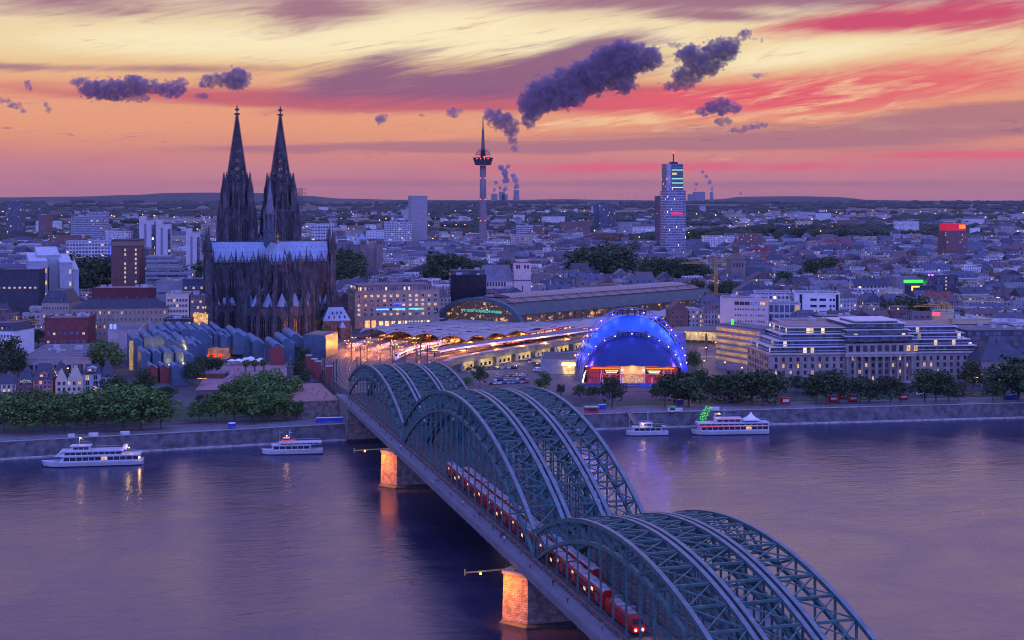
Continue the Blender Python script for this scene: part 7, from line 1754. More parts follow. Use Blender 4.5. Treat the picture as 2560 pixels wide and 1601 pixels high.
def free(x, y, r):
 d = y-river(x)
 if x < -60:
  if y < 905 or (x > -300 and y < 940): return False
 elif x < 20:
  if y < 1075: return False
 elif y < 905+.10*x and x > 20 or (x < 150 and y < 1010): return False
 if in_poly(x, y, TRACKP) or in_poly(x, y, HALLP): return False
 if math.hypot(x+165, y-940) < 92: return False
 if math.hypot(x+85, y-960) < 62: return False
 for a, b, q, _ in MARKS:
  if abs(x-a) < q+r*.7 and -11-r*.4 < y-b < 34+r*.4: return False
 for a, b, rx, ry in PARKS:
  if ((x-a)/(rx+r))**2+((y-b)/(ry+r))**2 < 1: return False
 return True
WALLS = [('white', (.74, .73, .73)), ('white', (.64, .63, .65)), ('cream', (.50, .42, .32)), ('grey', (.33, .32, .34)), ('beige', (.38, .31, .25)), ('pale grey', (.44, .42, .46)), ('brick', (.20, .11, .09)), ('pale grey', (.46, .45, .48))]
ROOFS = {'gable': [('slate', (.035, .036, .052)), ('slate', (.055, .053, .068)), ('brown tiled', (.12, .075, .07)), ('blue slate', (.07, .08, .12)), ('grey', (.16, .155, .17))], 'flat': [('grey flat', (.22, .21, .23)), ('pale flat', (.52, .51, .53)), ('pale flat', (.34, .33, .36)), ('dark flat', (.09, .085, .095)), ('brown flat', (.20, .145, .12))]}
FAC = [facade('town_facade', 2.9, 3.2, (.28, .72), (.28, .74), .11), facade('town_band_facade', 5.5, 3.3, (.06, .94), (.36, .8), .09), facade('town_tall_facade', 2.3, 3.6, (.25, .75), (.2, .8), .10)]
RFM = roofmat('town_roof')
def house_geo(w, d, h, kind, wc, rc, rr, simple=False):
 a, b = MB(), MB(); ca, cb = [], []
 def fill(m, c, v): c += [v]*(len(m.f)-len(c))
 a.box(-w/2, w/2, -d/2, d/2, -4, h); fill(a, ca, wc)
 if kind == 'flat':
  b.box(-w/2+.3, w/2-.3, -d/2+.3, d/2-.3, h+.003, h+.1); fill(b, cb, rc)
  a.box(-w/2-.2, w/2+.2, -d/2-.2, -d/2+.3, h, h+.8); a.box(-w/2-.2, w/2+.2, d/2-.3, d/2+.2, h, h+.8); fill(a, ca, tuple(min(1, q*1.1) for q in wc))
  if not simple:
   a.box(-w/2-.2, -w/2+.3, -d/2+.3, d/2-.3, h, h+.8); a.box(w/2-.3, w/2+.2, -d/2+.3, d/2-.3, h, h+.8); fill(a, ca, wc)
   if rr.random() < .5: q = rr.uniform(.18, .36); a.box(-w*q, w*q, -d*.2, d*.32, h+.1, h+3.0); fill(a, ca, wc); b.box(-w*q-.3, w*q+.3, -d*.2-.3, d*.32+.3, h+3.0, h+3.25); fill(b, cb, rc)
  for _ in range(1 if simple else rr.randint(2, 5)):
   x, y = rr.uniform(-w*.4, w*.4), rr.uniform(-d*.38, d*.38); s, t = rr.uniform(.6, 2.0), rr.uniform(.6, 1.5); b.box(x-s, x+s, y-t, y+t, h+.1, h+rr.uniform(.8, 2.4)); fill(b, cb, rr.choice(((.45, .45, .48), (.2, .2, .22), (.32, .31, .33))))
 else:
  rh = min(d*.5, 6.5)*rr.uniform(.75, 1.1); ax = 'x' if rr.random() < .72 else 'y'
  if ax == 'y': rh = min(w*.45, 7)
  b.gable(-w/2, w/2, -d/2, d/2, h, rh, 0, ax, hip=(rr.choice((0, 0, w*.2)) if ax == 'x' else 0), over=.35); fill(b, cb, rc)
  if ax == 'y' or True:
   if ax == 'x':
    for s in (-1, 1): a.poly([(s*w/2, -d/2, h), (s*w/2, d/2, h), (s*w/2, 0, h+rh*.96)][::s])
   else:
    for s in (-1, 1): a.poly([(-w/2, s*d/2, h), (w/2, s*d/2, h), (0, s*d/2, h+rh*.96)][::-s])
   fill(a, ca, wc)
  if not simple:
   n = rr.randint(1, max(1, int(w/4)))
   if ax == 'x':
    for k in range(n):
     x = lerp(-w*.38, w*.38, (k+.5)/n); z = h+rh*.22; y = -d/2+d/2*.22
     a.box(x-.75, x+.75, y-.1, y+2.2, z, z+1.5); fill(a, ca, rr.choice((wc, rc))); b.gable(x-.75, x+.75, y-.1, y+2.2, z+1.5, .5, 0, 'y', over=.15); fill(b, cb, rc)
   for _ in range(rr.randint(1, 3)):
    x = rr.uniform(-w*.42, w*.42); a.box(x-.45, x+.45, -.4, .4, h+rh*.55, h+rh+1.3); fill(a, ca, (.17, .09, .075))
 return a, b, ca, cb
cr_ng = random.Random(21); cand = []; TSPOT = []
def zone_angle(x, y): return R(12)+.16*mnoise.noise(Vector((x/260, y/260, 1.0)))
for rowi in range(0, 150):
 Yr = 880+rowi*(15.5+rowi*.055)
 if Yr > 2500: break
 half = .40*Yr+40; x = -half
 while x < half:
  w = cr_ng.uniform(13, 25) if cr_ng.random() < .75 else cr_ng.uniform(25, 42)
  xx = x+w/2; yy = Yr+.18*xx+cr_ng.uniform(-2, 2)+6*mnoise.noise(Vector((xx/90, Yr/90, 2)))
  if rowi % 3 != 2 and free(xx, yy, w*.5):
   if cr_ng.random() < .91: cand.append((xx, yy, w))
   elif w < 24 and yy < 1900: TSPOT.append((xx, yy))
  x += w+(.6 if cr_ng.random() < .7 else cr_ng.uniform(4, 11))
cand.sort(key=lambda c: c[1]-.02*abs(c[0]))
near, farh = cand[:285], cand[285:]
HG_ = 'town houses behind the river front'
seen = {}
ORD = ['closest', 'second closest', 'third closest', 'fourth closest', 'fifth closest', 'sixth closest', 'seventh closest', 'eighth closest', 'ninth closest', 'tenth closest', 'eleventh closest', 'twelfth closest', 'thirteenth closest', 'fourteenth closest', 'fifteenth closest', 'sixteenth closest', 'seventeenth closest', 'eighteenth closest']
SHORT = []
for a, b, q, l in MARKS:
 SHORT.append((a, b, l))
MK = [(xat(655, 960), 990, 'the cathedral'), (xat(312, 1105), 1105, 'the brown tower'), (xat(220, 1330), 1330, 'the grid hotel'), (xat(410, 1480), 1480, 'the slab towers'), (xat(40, 985), 985, 'the festival hall'), (xat(905, 1560), 1560, 'the coned church'), (xat(990, 1000), 1000, 'the neon house'), (xat(1306, 1150), 1150, 'the pink church'), (xat(1846, 1370), 1370, 'the crowned church'), (xat(2045, 1000), 1000, 'the white hotel'), (xat(2357, 1240), 1240, 'the dark cube'), (xat(2185, 1160), 1160, 'the apartment block'), (xat(1170, 1088), 1088, 'the glass block'), (xat(2480, 885), 885, 'the amber office'), (xat(2395, 1950), 1950, 'the red crown'), (xat(1690, 1900), 1900, 'the glass tower'), (xat(1500, 1250), 1300, 'the station hall')]
recs = []
for i, (x, y, w) in enumerate(near):
 rr = random.Random(1000+i); kind = 'gable' if rr.random() < (.42 if x < 60 else .62) else 'flat'
 wn, wc = rr.choice(WALLS); rn, rc = rr.choice(ROOFS[kind]); j = rr.uniform(.85, 1.1); wc = tuple(min(.8, q*j) for q in wc)
 h = rr.uniform(13, 20.5) if w < 26 else rr.uniform(12, 19)
 mk = min(range(len(MK)), key=lambda k: math.hypot(x-MK[k][0], y-MK[k][1])); recs.append([x, y, w, kind, wn, wc, rn, rc, h, rr, mk, math.hypot(x-MK[mk][0], y-MK[mk][1])])
for r in recs: seen.setdefault((r[4], r[6], r[3], r[10]), []).append(r[11])
for v in seen.values(): v.sort()
for i, (x, y, w, kind, wn, wc, rn, rc, h, rr, mk, ds) in enumerate(recs):
 d = rr.uniform(11.5, 14.5); a, b, ca, cb = house_geo(w, d, h, kind, wc, rc, rr)
 k = seen[(wn, rn, kind, mk)].index(ds); lab = '%s house, %s roof, %s such house to %s' % (wn, rn if kind == 'flat' else rn+' pitched', ORD[min(k, 17)], MK[mk][2])
 me = a.data('wall', FAC[rr.choice((0, 0, 1, 2))]); vcol(me, ca); wall_uv(me)
 o = inst(me, 'town_house', None, (x, y, ground(x, y)), zone_angle(x, y)); tag(o, lab, 'town house', HG_)
 m2 = b.data('roof', RFM); vcol(m2, cb); inst(m2, 'roof', o)
# everything farther: one mass of roofs and walls
A, B = MB(), MB(); CA, CB = [], []
def mass(x, y, w, d, h, kind, wc, rc, rr, ang):
 a, b, ca, cb = house_geo(w, d, h, kind, wc, rc, rr, y > 1750); M = Matrix.Translation((x, y, ground(x, y))) @ Matrix.Rotation(ang, 4, 'Z'); A.add(a, M); B.add(b, M); CA.extend(ca); CB.extend(cb)
for i, (x, y, w) in enumerate(farh):
 rr = random.Random(5000+i); kind = 'gable' if rr.random() < .45 else 'flat'; mass(x, y, w, rr.uniform(11, 15), rr.uniform(11, 20), kind, rr.choice(WALLS)[1], rr.choice(ROOFS[kind])[1], rr, zone_angle(x, y))
fr = random.Random(77)
for i in range(2600):
 y = 2250+fr.random()**1.6*5600; x = fr.uniform(-.42, .42)*y
 n = mnoise.noise(Vector((x/520, y/900, 4.0)))
 if n < -.12 or ((x-600)/400)**2+((y-2800)/260)**2 < 1 and y < 3080: continue
 big = fr.random() < .10; kind = 'flat' if fr.random() < .6 else 'gable'
 w = fr.uniform(30, 90) if big else fr.uniform(12, 34); h = fr.uniform(9, 17)+(fr.uniform(8, 26) if big and fr.random() < .3 else 0)
 mass(x, y, w, fr.uniform(12, 22), h, kind, fr.choice(WALLS)[1], fr.choice(ROOFS[kind])[1], fr, fr.uniform(-.4, .4))
me = A.data('far_town_walls', FAC[0]); vcol(me, CA); wall_uv(me); ft = inst(me, 'far_town'); tag(ft, 'mass of far town houses reaching to the wooded plain', kind='stuff')
m2 = B.data('far_town_roofs', RFM); vcol(m2, CB); tag(inst(m2, 'roofs', ft), kind='stuff')
# street lights and lit signs dotted through the far town
def dots(name, label, n, m, y0, y1, size, seed, hgt=(7, 12), xr=(-.40, .40), pw=1.5):
 mb = MB(); q = random.Random(seed)
 for _ in range(n):
  y = y0+(y1-y0)*q.random()**pw; x = q.uniform(*xr)*y
  if mnoise.noise(Vector((x/300, y/500, 9.0+seed))) < -.05: continue
  if y < 1300 and not free(x, y, 2): continue
  z = ground(x, y)+q.uniform(*hgt); s = size*q.uniform(.6, 1.3)*max(1, y/2200); mb.loft([[(x+s*.5*dx, y+s*.5*dy, z+e) for dx, dy in ((-1, -1), (1, -1), (1, 1), (-1, 1))] for e in (0, s*.8)])
 return tag(mb.build(name, m), label, kind='stuff')
dots('far_street_lights', 'scattered amber street lights of the far town', 1500, glow('street_amber', (1, .48, .12), 6), 980, 7500, 1.0, 1)
dots('far_white_lights', 'scattered pale lights of the far town', 420, glow('street_white', (1, .82, .6), 4.5), 980, 7000, .8, 2)
dots('ring_road_lights', 'cluster of amber lamps along the ring road at the right', 70, glow('street_amber', (1, .48, .12), 6), 1850, 2900, 1.2, 3, (8, 13), (.28, .385), 1)
# cranes
def crane(label, px, ptop, pbase, Y, jib, colr, ang):
 x = xat(px, Y); g = ground(x, Y); e = empty('tower_crane', (x, Y, g), ang, label, 'crane', 'building cranes'); h = zat(ptop, Y)-g; m = mat('crane_'+colr, {'red': (.45, .05, .05), 'amber': (.55, .30, .05)}[colr], .5)
 mb = MB(); w = max(1.0, Y/1500)
 for dx, dy in ((-1, -1), (1, -1), (1, 1), (-1, 1)): mb.bar((dx*w, dy*w, 0), (dx*w, dy*w, h), .35)
 for k in range(int(h/3)): mb.bar((-w, -w, 3*k), (w, -w, 3*k+3), .25); mb.bar((w, w, 3*k), (-w, w, 3*k+3), .25); mb.bar((-w, w, 3*k), (-w, -w, 3*k+3), .25)
 mb.build('mast', m, e); mb = MB()
 zj = h-4; mb.bar((-jib*.3, 0, zj), (jib, 0, zj), .9, .5); mb.bar((-jib*.3, 0, zj+1.5), (jib*.9, 0, zj+1.0), .5, .3); mb.bar((0, 0, h), (jib*.7, 0, zj+1), .3); mb.bar((0, 0, h), (-jib*.3, 0, zj), .3); mb.box(-jib*.3, -jib*.3+4, -1, 1, zj-2.5, zj)
 for k in range(int(jib/3)): mb.bar((3*k, 0, zj), (3*k+1.5, 0, zj+1.2), .2); mb.bar((3*k+1.5, 0, zj+1.2), (3*k+3, 0, zj), .2)
 mb.build('jib', m, e); return e
crane('red crane left of the baroque roofs, its jib toward the station', 1527, 585, 648, 1600, 30, 'red', R(170)); crane('red crane behind the crowned church tower', 1912, 613, 645, 1650, 24, 'red', R(200)); crane('tall red crane in the middle of the right hand roofs', 2102, 598, 660, 1500, 34, 'red', R(178)); crane('amber crane in front of the crowned church tower', 1790, 647, 700, 1180, 30, 'amber', R(180)); crane('amber crane above the flat office roofs near the white hotel block', 2356, 752, 790, 985, 24, 'amber', R(195)); crane('slanted amber crane among the trees at the left edge', 40, 790, 812, 860, 14, 'amber', R(25)); crane('pair of thin red cranes left of the pink church tower, far', 1307, 590, 620, 2050, 18, 'red', R(90))
# wind turbines on the plain
blade = MB(); 
for k in range(3):
 a = 2.094*k+.4; blade.loft([[(.6*math.cos(a+1.57), -.5, .6*math.sin(a+1.57)), (-.6*math.cos(a+1.57), -.5, -.6*math.sin(a+1.57)), (0, .4, 0)], [(15*math.cos(a), -.4, 15*math.sin(a)), (15*math.cos(a)+.1, -.3, 15*math.sin(a)), (15*math.cos(a), -.3, 15*math.sin(a)+.1)]])
bld = blade.data('rotor', mat('turbine_grey', (.20, .18, .21), .7)); mast = MB(); mast.tube((0, 1.2, 0), (0, 1.2, 1), 1.0, .8); mastd = mast.data('mast', mat('turbine_grey', (.2, .18, .21), .7))
TUR = [1322, 1350, 1377, 1406, 1412, 1438, 1448, 1462, 1475, 1486, 1497, 1513, 1528, 1546, 1556, 1571, 1588, 1592, 1622, 1628, 1890, 1924, 1964, 1996, 2000, 2032, 2058, 2082]
for i, px in enumerate(TUR):
 Y = 11700; x = xat(px, Y); zt = zat(485+(i*7 % 5)*1.2, Y); e = empty('wind_turbine', (x, Y, 80), .3*(i % 4), ('thin wind turbine on the plain right of the television tower, number %d from it' % (i+1)) if px < 1700 else ('thin wind turbine on the dark spoil heap ridge, number %d from the high rise' % (i-19)), 'wind turbine', 'wind turbines on the horizon')
 inst(mastd, 'mast', e, (0, 0, 0), 0, (1, 1, zt-80)); inst(bld, 'rotor', e, (0, 0, zt-80), 0)
# ---------------------------------------------------------------- trees
def leaf_mat(name, dark, light):
 m = bpy.data.materials.new(name); m.use_nodes = True; T = NT(m.node_tree); T.n.clear()
 b = T.new('ShaderNodeBsdfPrincipled'); o = T.new('ShaderNodeOutputMaterial'); T.l.new(b.outputs[0], o.inputs[0])
 pos = T.new('ShaderNodeNewGeometry').outputs['Position']; ri = T.new('ShaderNodeNewGeometry').outputs['Random Per Island']; oi = T.new('ShaderNodeObjectInfo').outputs['Random']
 n = T.noise(pos, .3, 3.0, .6)
 c = T.mix(T.mr(T.m('ADD', T.m('MULTIPLY', n, .6), T.m('MULTIPLY', ri, .4)), .3, .7), dark, light)
 h = T.new('ShaderNodeHueSaturation'); T.put(h.inputs['Hue'], T.m('ADD', .485, T.m('MULTIPLY', oi, .03))); T.put(h.inputs['Value'], T.m('ADD', .8, T.m('MULTIPLY', oi, .45))); T.put(h.inputs['Color'], c)
 T.put(b.inputs['Base Color'], h.outputs[0]); b.inputs['Roughness'].default_value = .7; b.inputs['Specular IOR Level'].default_value = .2
 return m
LEAF = leaf_mat('leaf_plane', (.03, .068, .014), (.12, .215, .04)); LEAFD = leaf_mat('leaf_dark', (.02, .042, .014), (.062, .105, .03)); BARK = mat('bark', (.10, .085, .07), .9, 0, .4, 1.5)
def rnd_unit(q):
 z = q.uniform(-1, 1); a = q.uniform(0, 6.283); r = math.sqrt(1-z*z); return Vector((r*math.cos(a), r*math.sin(a), z))
def crown_mb(q, rx, rz, cz, clumps, per, ls, mb=None, off=(0, 0, 0)):
 mb = mb or MB(); off = Vector(off); cs = []
 for i in range(clumps):
  d = rnd_unit(q); 
  if d.z < -.8: d.z *= -.6
  k = q.uniform(.42, 1.0); cs.append((Vector((d.x*rx*k, d.y*rx*k, cz+d.z*rz*k)), rx*q.uniform(.16, .40)))
 cs.append((Vector((0, 0, cz)), rx*.6))
 for c, r in cs:
  n = int(per*(r/(rx*.33))**2)
  for _ in range(n):
   d = rnd_unit(q)
   if d.z < -.3 and q.random() < .6: continue
   p = c+d*r*q.uniform(.82, 1.08)+off; n_ = (d+rnd_unit(q)*.8+Vector((0, 0, .25))).normalized()
   t = n_.cross(Vector((0, 0, 1)) if abs(n_.z) < .9 else Vector((1, 0, 0))).normalized(); b = n_.cross(t); s = ls*q.uniform(.6, 1.35)
   mb.poly([p-t*s-b*s*.2, p-b*s*.75, p+t*s*.9, p+b*s*.8], 0)
 return mb, cs
def tree_proto(seed, rx, rz, h, clumps, per, ls):
 """crown radius rx, half height rz, whole height h"""
 q = random.Random(seed); cz = h-rz; mb, cs = crown_mb(q, rx, rz, cz, clumps, per, ls)
 tr = MB(); ph = max(1.5, h-2*rz+.8)
 tr.loft([[(r*math.cos(k*1.047), r*math.sin(k*1.047), z) for k in range(6)] for r, z in ((.55, -.4), (.38, .9), (.32, ph), (.20, cz))])
 for c, r in cs[:9]:
  st = Vector((0, 0, q.uniform(ph*.85, cz))); md = st.lerp(c, .5)+Vector((0, 0, .6)); tr.tube(st, md, .19, .12, 5); tr.tube(md, c, .12, .04, 4)
 return mb, tr
PROTO = []
for sd, rx, rz, h, cl, per in ((1, 7.6, 7.4, 17, 34, 74), (2, 7.2, 8, 18, 34, 74), (3, 8.6, 7.2, 17, 38, 70), (4, 6.5, 6.8, 15, 28, 76), (5, 6.8, 5.8, 13, 28, 76)):
 c, t = tree_proto(sd, rx, rz, h, cl, per, .55); PROTO.append((c.data('crown', LEAF), c.data('crown', LEAFD), t.data('trunk', BARK), h, rx))
c, t = tree_proto(9, 2.2, 2.3, 6.5, 12, 40, .3); SMALLT = (c.data('crown', LEAF), t.data('trunk', BARK))
c, t = tree_proto(12, 3.6, 8.5, 19, 26, 50, .5); CONIF = (c.data('crown', LEAFD), t.data('trunk', BARK))
tq = random.Random(31)
def tree(px, ptop, pbase, label, dark=False, group=None, wide=1.0, proto=None):
 X, Y, z = on_ground(px, pbase); h = zat(ptop, Y)-z
 p = PROTO[proto if proto is not None else tq.randrange(5)]; s = h/p[3]; w = s*wide
 e = empty('tree', (X, Y, z), tq.uniform(0, 6.28), label, 'tree', group); inst(p[1] if dark else p[0], 'crown', e, (0, 0, 0), 0, (w, w, s)); inst(p[2], 'trunk', e, (0, 0, 0), 0, (w, w, s)); return e
def ordn(i): return names_l[i] if i < len(names_l) else 'number %d' % (i+1)
G1 = 'plane trees along the left quay'
for i, (px, t, b) in enumerate(((8, 985, 1086), (62, 992, 1084), (112, 990, 1083), (160, 1000, 1082), (214, 985, 1082), (262, 975, 1080), (308, 966, 1079), (352, 972, 1078), (402, 985, 1075))): tree(px, t, b, 'tall plane tree in the front quay row, %s from the left edge' % ordn(i), False, G1, 1.28)
for i, (px, t, b) in enumerate(((30, 975, 1056), (85, 974, 1054), (140, 980, 1052), (190, 990, 1050), (236, 972, 1050), (285, 962, 1048), (335, 955, 1047), (378, 965, 1045))): tree(px, t, b, 'plane tree in the back quay row, %s from the left edge' % ordn(i), False, G1, 1.22)
G2 = 'plane trees below the plaza'
for i, (px, t, b) in enumerate(((498, 1000, 1060), (540, 985, 1059), (585, 982, 1057), (630, 975, 1056), (672, 980, 1055), (712, 990, 1053), (742, 1003, 1049))): tree(px, t, b, 'plane tree in the low clump beside the bridge, front row, %s from its left end' % ordn(i), False, G2, 1.1)
for i, (px, t, b) in enumerate(((560, 962, 1024), (598, 945, 1018), (640, 930, 1012), (680, 925, 1008), (718, 940, 1008), (620, 955, 1030), (664, 950, 1030), (705, 958, 1030))): tree(px, t, b, 'plane tree in the upper clump below the plaza, %s counted from the museum' % ordn(i), False, G2, 1.1)
for i, (px, t, b, l, dk) in enumerate(((286, 938, 1008, 'big dark tree right of the slate turreted house', 1), (318, 948, 1015, 'dark tree in front of the red brick museum sheds', 1), (362, 925, 998, 'tall dark green tree against the museum front', 1), (418, 962, 1010, 'small dark tree at the foot of the museum zinc front', 1), (270, 848, 945, 'big round tree between the flat office and the museum', 0), (236, 872, 940, 'round tree behind the cream double gabled house', 1), (190, 892, 940, 'small round tree before the flat office windows', 0), (20, 845, 945, 'huge dark tree at the left edge behind the old town houses', 1), (45, 880, 950, 'round tree beside the huge dark tree at the left edge', 1), (-12, 880, 960, 'tree half outside the left edge of the view', 1), (62, 790, 850, 'dark street tree below the amber crane at the left', 1), (95, 820, 870, 'round tree left of the red brick annex', 1), (165, 765, 805, 'tree in front of the sandstone grand hotel', 1), (498, 893, 940, 'left one of three dark trees before the lit restaurant', 1), (522, 890, 934, 'middle one of three dark trees before the lit restaurant', 1), (541, 893, 934, 'right one of three dark trees before the lit restaurant', 1), (480, 905, 965, 'slender dark tree beside the low brick pavilion', 1), (722, 848, 893, 'bright green tree in front of the museum annex', 0), (742, 862, 900, 'reddish dark tree between annex and brick posts', 1), (760, 872, 915, 'dark tree beside the farthest brick post', 1), (745, 900, 950, 'dark tree right of the bronze rider', 1), (762, 925, 965, 'dark round tree on the terrace edge by the ramp', 1), (788, 796, 848, 'lone dark tree at the foot of the cathedral choir', 1), (500, 985, 1012, 'round shrub like tree on the museum lawn', 1), (530, 985, 1010, 'small shrub tree on the museum lawn beside the round one', 1))): tree(px, t, b, l, bool(dk))
for i, (px, b) in enumerate(((614, 931), (637, 930), (660, 928), (703, 900), (690, 905))):
 X, Y, z = on_ground(px, b); e = empty('tree', (X, Y, z), i, 'young pale tree on the brick plaza, %s from the restaurant side' % ordn(i), 'tree', 'young plaza trees'); inst(SMALLT[0], 'crown', e, (0, 0, 0), 0, 1.15); inst(SMALLT[1], 'trunk', e, (0, 0, 0), 0, 1.15)
G3 = 'trees along the right bank road'
for i, (px, t, b, w) in enumerate(((1530, 943, 1022, 1.15), (1662, 940, 1018, 1), (1690, 930, 1020, 1.1), (1722, 928, 1018, 1.1), (1752, 925, 1012, 1), (1780, 938, 1006, 1), (1812, 930, 1008, 1.1), (1845, 928, 1010, 1.1), (1880, 926, 1010, 1), (1908, 922, 1016, 1.15), (1938, 930, 1014, 1.1), (2040, 940, 1010, 1), (2066, 925, 1012, 1.2), (2098, 938, 1010, 1.1), (2150, 942, 1008, 1.1), (2172, 945, 1006, 1), (2226, 936, 1012, 1.15), (2252, 948, 1008, .9), (2312, 928, 1010, 1.15), (2340, 925, 1010, 1.15), (2372, 940, 1008, 1.1), (2396, 955, 1004, .9), (2432, 905, 985, 1.1), (2482, 950, 1008, 1), (2512, 915, 1006, 1.2), (2546, 890, 1004, 1.3), (2578, 905, 1004, 1.2))): tree(px, t, b, 'round leafy tree by the right bank road, %s from the bridge' % ordn(i), True, G3, w)
for px, t, b, l in ((1200, 915, 968, 'lone dark tree between the far arches and the car park'), (1165, 942, 978, 'bright bush like tree right behind the far arches'), (1352, 945, 985, 'bright green round tree above the crown of the middle arches'), (1362, 930, 972, 'dark tree behind the bright round tree above the arches'), (1402, 962, 992, 'dark small tree at the road left of the theatre tent'), (1450, 962, 1000, 'small round tree in front of the left foot of the theatre tent'), (1480, 966, 1000, 'tiny dark tree before the foyer of the theatre tent'), (1735, 880, 935, 'dark tree right of the theatre tent'), (1640, 960, 1003, 'dark tree in front of the right foyer corner'), (1990, 938, 985, 'slim tree in front of the left columns of the riverside office'), (2018, 945, 985, 'small tree in front of the riverside office columns')): tree(px, t, b, l, 'bright' not in l)
def town_trees(lst, what):
 for i, (px, t, Y, w) in enumerate(lst):
  X = xat(px, Y); z = ground(X, Y); p = PROTO[tq.randrange(5)]; s = (zat(t, Y)-z)/p[3]; e = empty('tree', (X, Y, z), tq.uniform(0, 6), 'town tree %s, %s from left' % (what, ordn(i)), 'tree', 'town trees'); inst(p[1], 'crown', e, (0, 0, 0), 0, (s*w, s*w, s)); inst(p[2], 'trunk', e, (0, 0, 0), 0, (s*w, s*w, s))
town_trees(((205, 650, 1180, 1), (222, 638, 1190, 1.2), (243, 645, 1195, 1.1), (262, 655, 1200, 1)), 'beside the brown stair tower')
town_trees(((505, 660, 1180, 1), (528, 648, 1190, 1), (515, 672, 1150, 1)), 'just left of the cathedral roof')
town_trees(((1095, 640, 1400, 1.2), (1112, 632, 1405, 1.3), (1132, 640, 1410, 1.2), (1165, 655, 1430, 1.2), (1195, 652, 1440, 1.2), (1225, 655, 1445, 1.2), (1262, 655, 1450, 1.1)), 'in the square left of the pink church tower')
town_trees(((1470, 618, 1560, 1.3), (1485, 612, 1565, 1.3), (1512, 625, 1570, 1.2), (1535, 610, 1570, 1.4), (1552, 612, 1575, 1.4)), 'beyond the station hall roof')
town_trees(((1618, 650, 1480, 1.3), (1640, 645, 1490, 1.3), (1662, 640, 1500, 1.3), (1690, 648, 1490, 1.2), (1710, 650, 1480, 1.2), (1738, 652, 1470, 1.2), (1755, 660, 1460, 1.1)), 'in the park left of the crowned church')
town_trees(((1795, 705, 1250, 1), (1812, 698, 1250, 1), (1745, 700, 1240, 1)), 'at the far end of the station hall')
town_trees(((2032, 650, 1500, 1.2), (2055, 638, 1505, 1.4), (2000, 690, 1320, 1.2), (1960, 680, 1340, 1.2)), 'among the roofs right of the crowned church')
town_trees(((2235, 752, 1008, 1.1), (2258, 744, 1012, 1.3), (2280, 742, 1016, 1.3), (2300, 752, 1010, 1.1), (2272, 765, 990, 1.2)), 'in the big dark clump before the red tiled roof')
town_trees(((840, 622, 1580, 1.1), (858, 616, 1600, 1.1), (872, 630, 1540, 1), (842, 648, 1450, 1.1), (868, 648, 1390, 1.2), (886, 652, 1380, 1.2)), 'between the cathedral and the coned church')
tk = {}
for x, y in TSPOT[:110]:
 mk = min(range(len(MK)), key=lambda k: math.hypot(x-MK[k][0], y-MK[k][1])); tk.setdefault(mk, []).append((math.hypot(x-MK[mk][0], y-MK[mk][1]), x, y))
for mk, l in tk.items():
 for i, (_, x, y) in enumerate(sorted(l)):
  p = PROTO[tq.randrange(5)]; s = tq.uniform(.8, 1.15); e = empty('tree', (x, y, ground(x, y)), tq.uniform(0, 6), 'backyard tree between roofs, %s closest to %s' % (ordn(i), MK[mk][2]), 'tree', 'town trees'); inst(p[1], 'crown', e, (0, 0, 0), 0, s); inst(p[2], 'trunk', e, (0, 0, 0), 0, s)
X = xat(2156, 1010); e = empty('tree', (X, 1010, ground(X, 1010)), 0, 'tall slim dark conifer among the roofs', 'tree'); inst(CONIF[0], 'crown', e); inst(CONIF[1], 'trunk', e)
# woods: far belts of trees that read as one mass
wq = random.Random(5); wd = MB()
def lump(x, y, r, h, ls, per):
 z = ground(x, y); crown_mb(wq, r, h*.42, z+h*.55-0, 5, per, ls, wd, (x, y, 0))
def belt(px0, px1, Y0, Y1, n, h0=13, h1=20, per=8):
 for _ in range(n):
  y = wq.uniform(Y0, Y1); x = xat(wq.uniform(px0, px1), y); lump(x, y, wq.uniform(5, 9), wq.uniform(h0, h1), 1.6, per)
belt(1480, 2380, 2560, 2990, 850, 13, 20, 7); belt(1080, 1560, 2330, 2620, 330, 12, 18, 7); belt(-20, 560, 2250, 2700, 420, 12, 19, 7); belt(820, 1100, 2200, 2500, 190); belt(760, 900, 1750, 2200, 60); belt(2400, 2600, 2300, 2700, 120)
tag(wd.build('woods', LEAFD), 'dark belts of park woods beyond the town', kind='stuff')
w2 = MB()
for _ in range(5200):
 y = 2700+wq.random()**1.3*8600; x = wq.uniform(-.41, .41)*y
 if mnoise.noise(Vector((x/900, y/700, 7.0))) < -.02+.10*(y < 3600): continue
 r = wq.uniform(9, 26)*(1+y/9000); h = wq.uniform(9, 16)*(1+y/14000); z = ground(x, y)
 rings = []
 for zz, k in ((0, .9), (h*.5, 1.0), (h*.85, .66), (h, .12)): rings.append([(x+r*k*wq.uniform(.75, 1.15)*math.cos(a*.898), y+r*.7*k*wq.uniform(.75, 1.15)*math.sin(a*.898), z+zz*wq.uniform(.85, 1.1)) for a in range(7)])
 w2.loft(rings, 0, cap=True)
tag(w2.build('far_woods', mat('far_wood', (.032, .045, .022), .95, 0, .5, .06)), 'far scattered woods on the plain', kind='stuff')
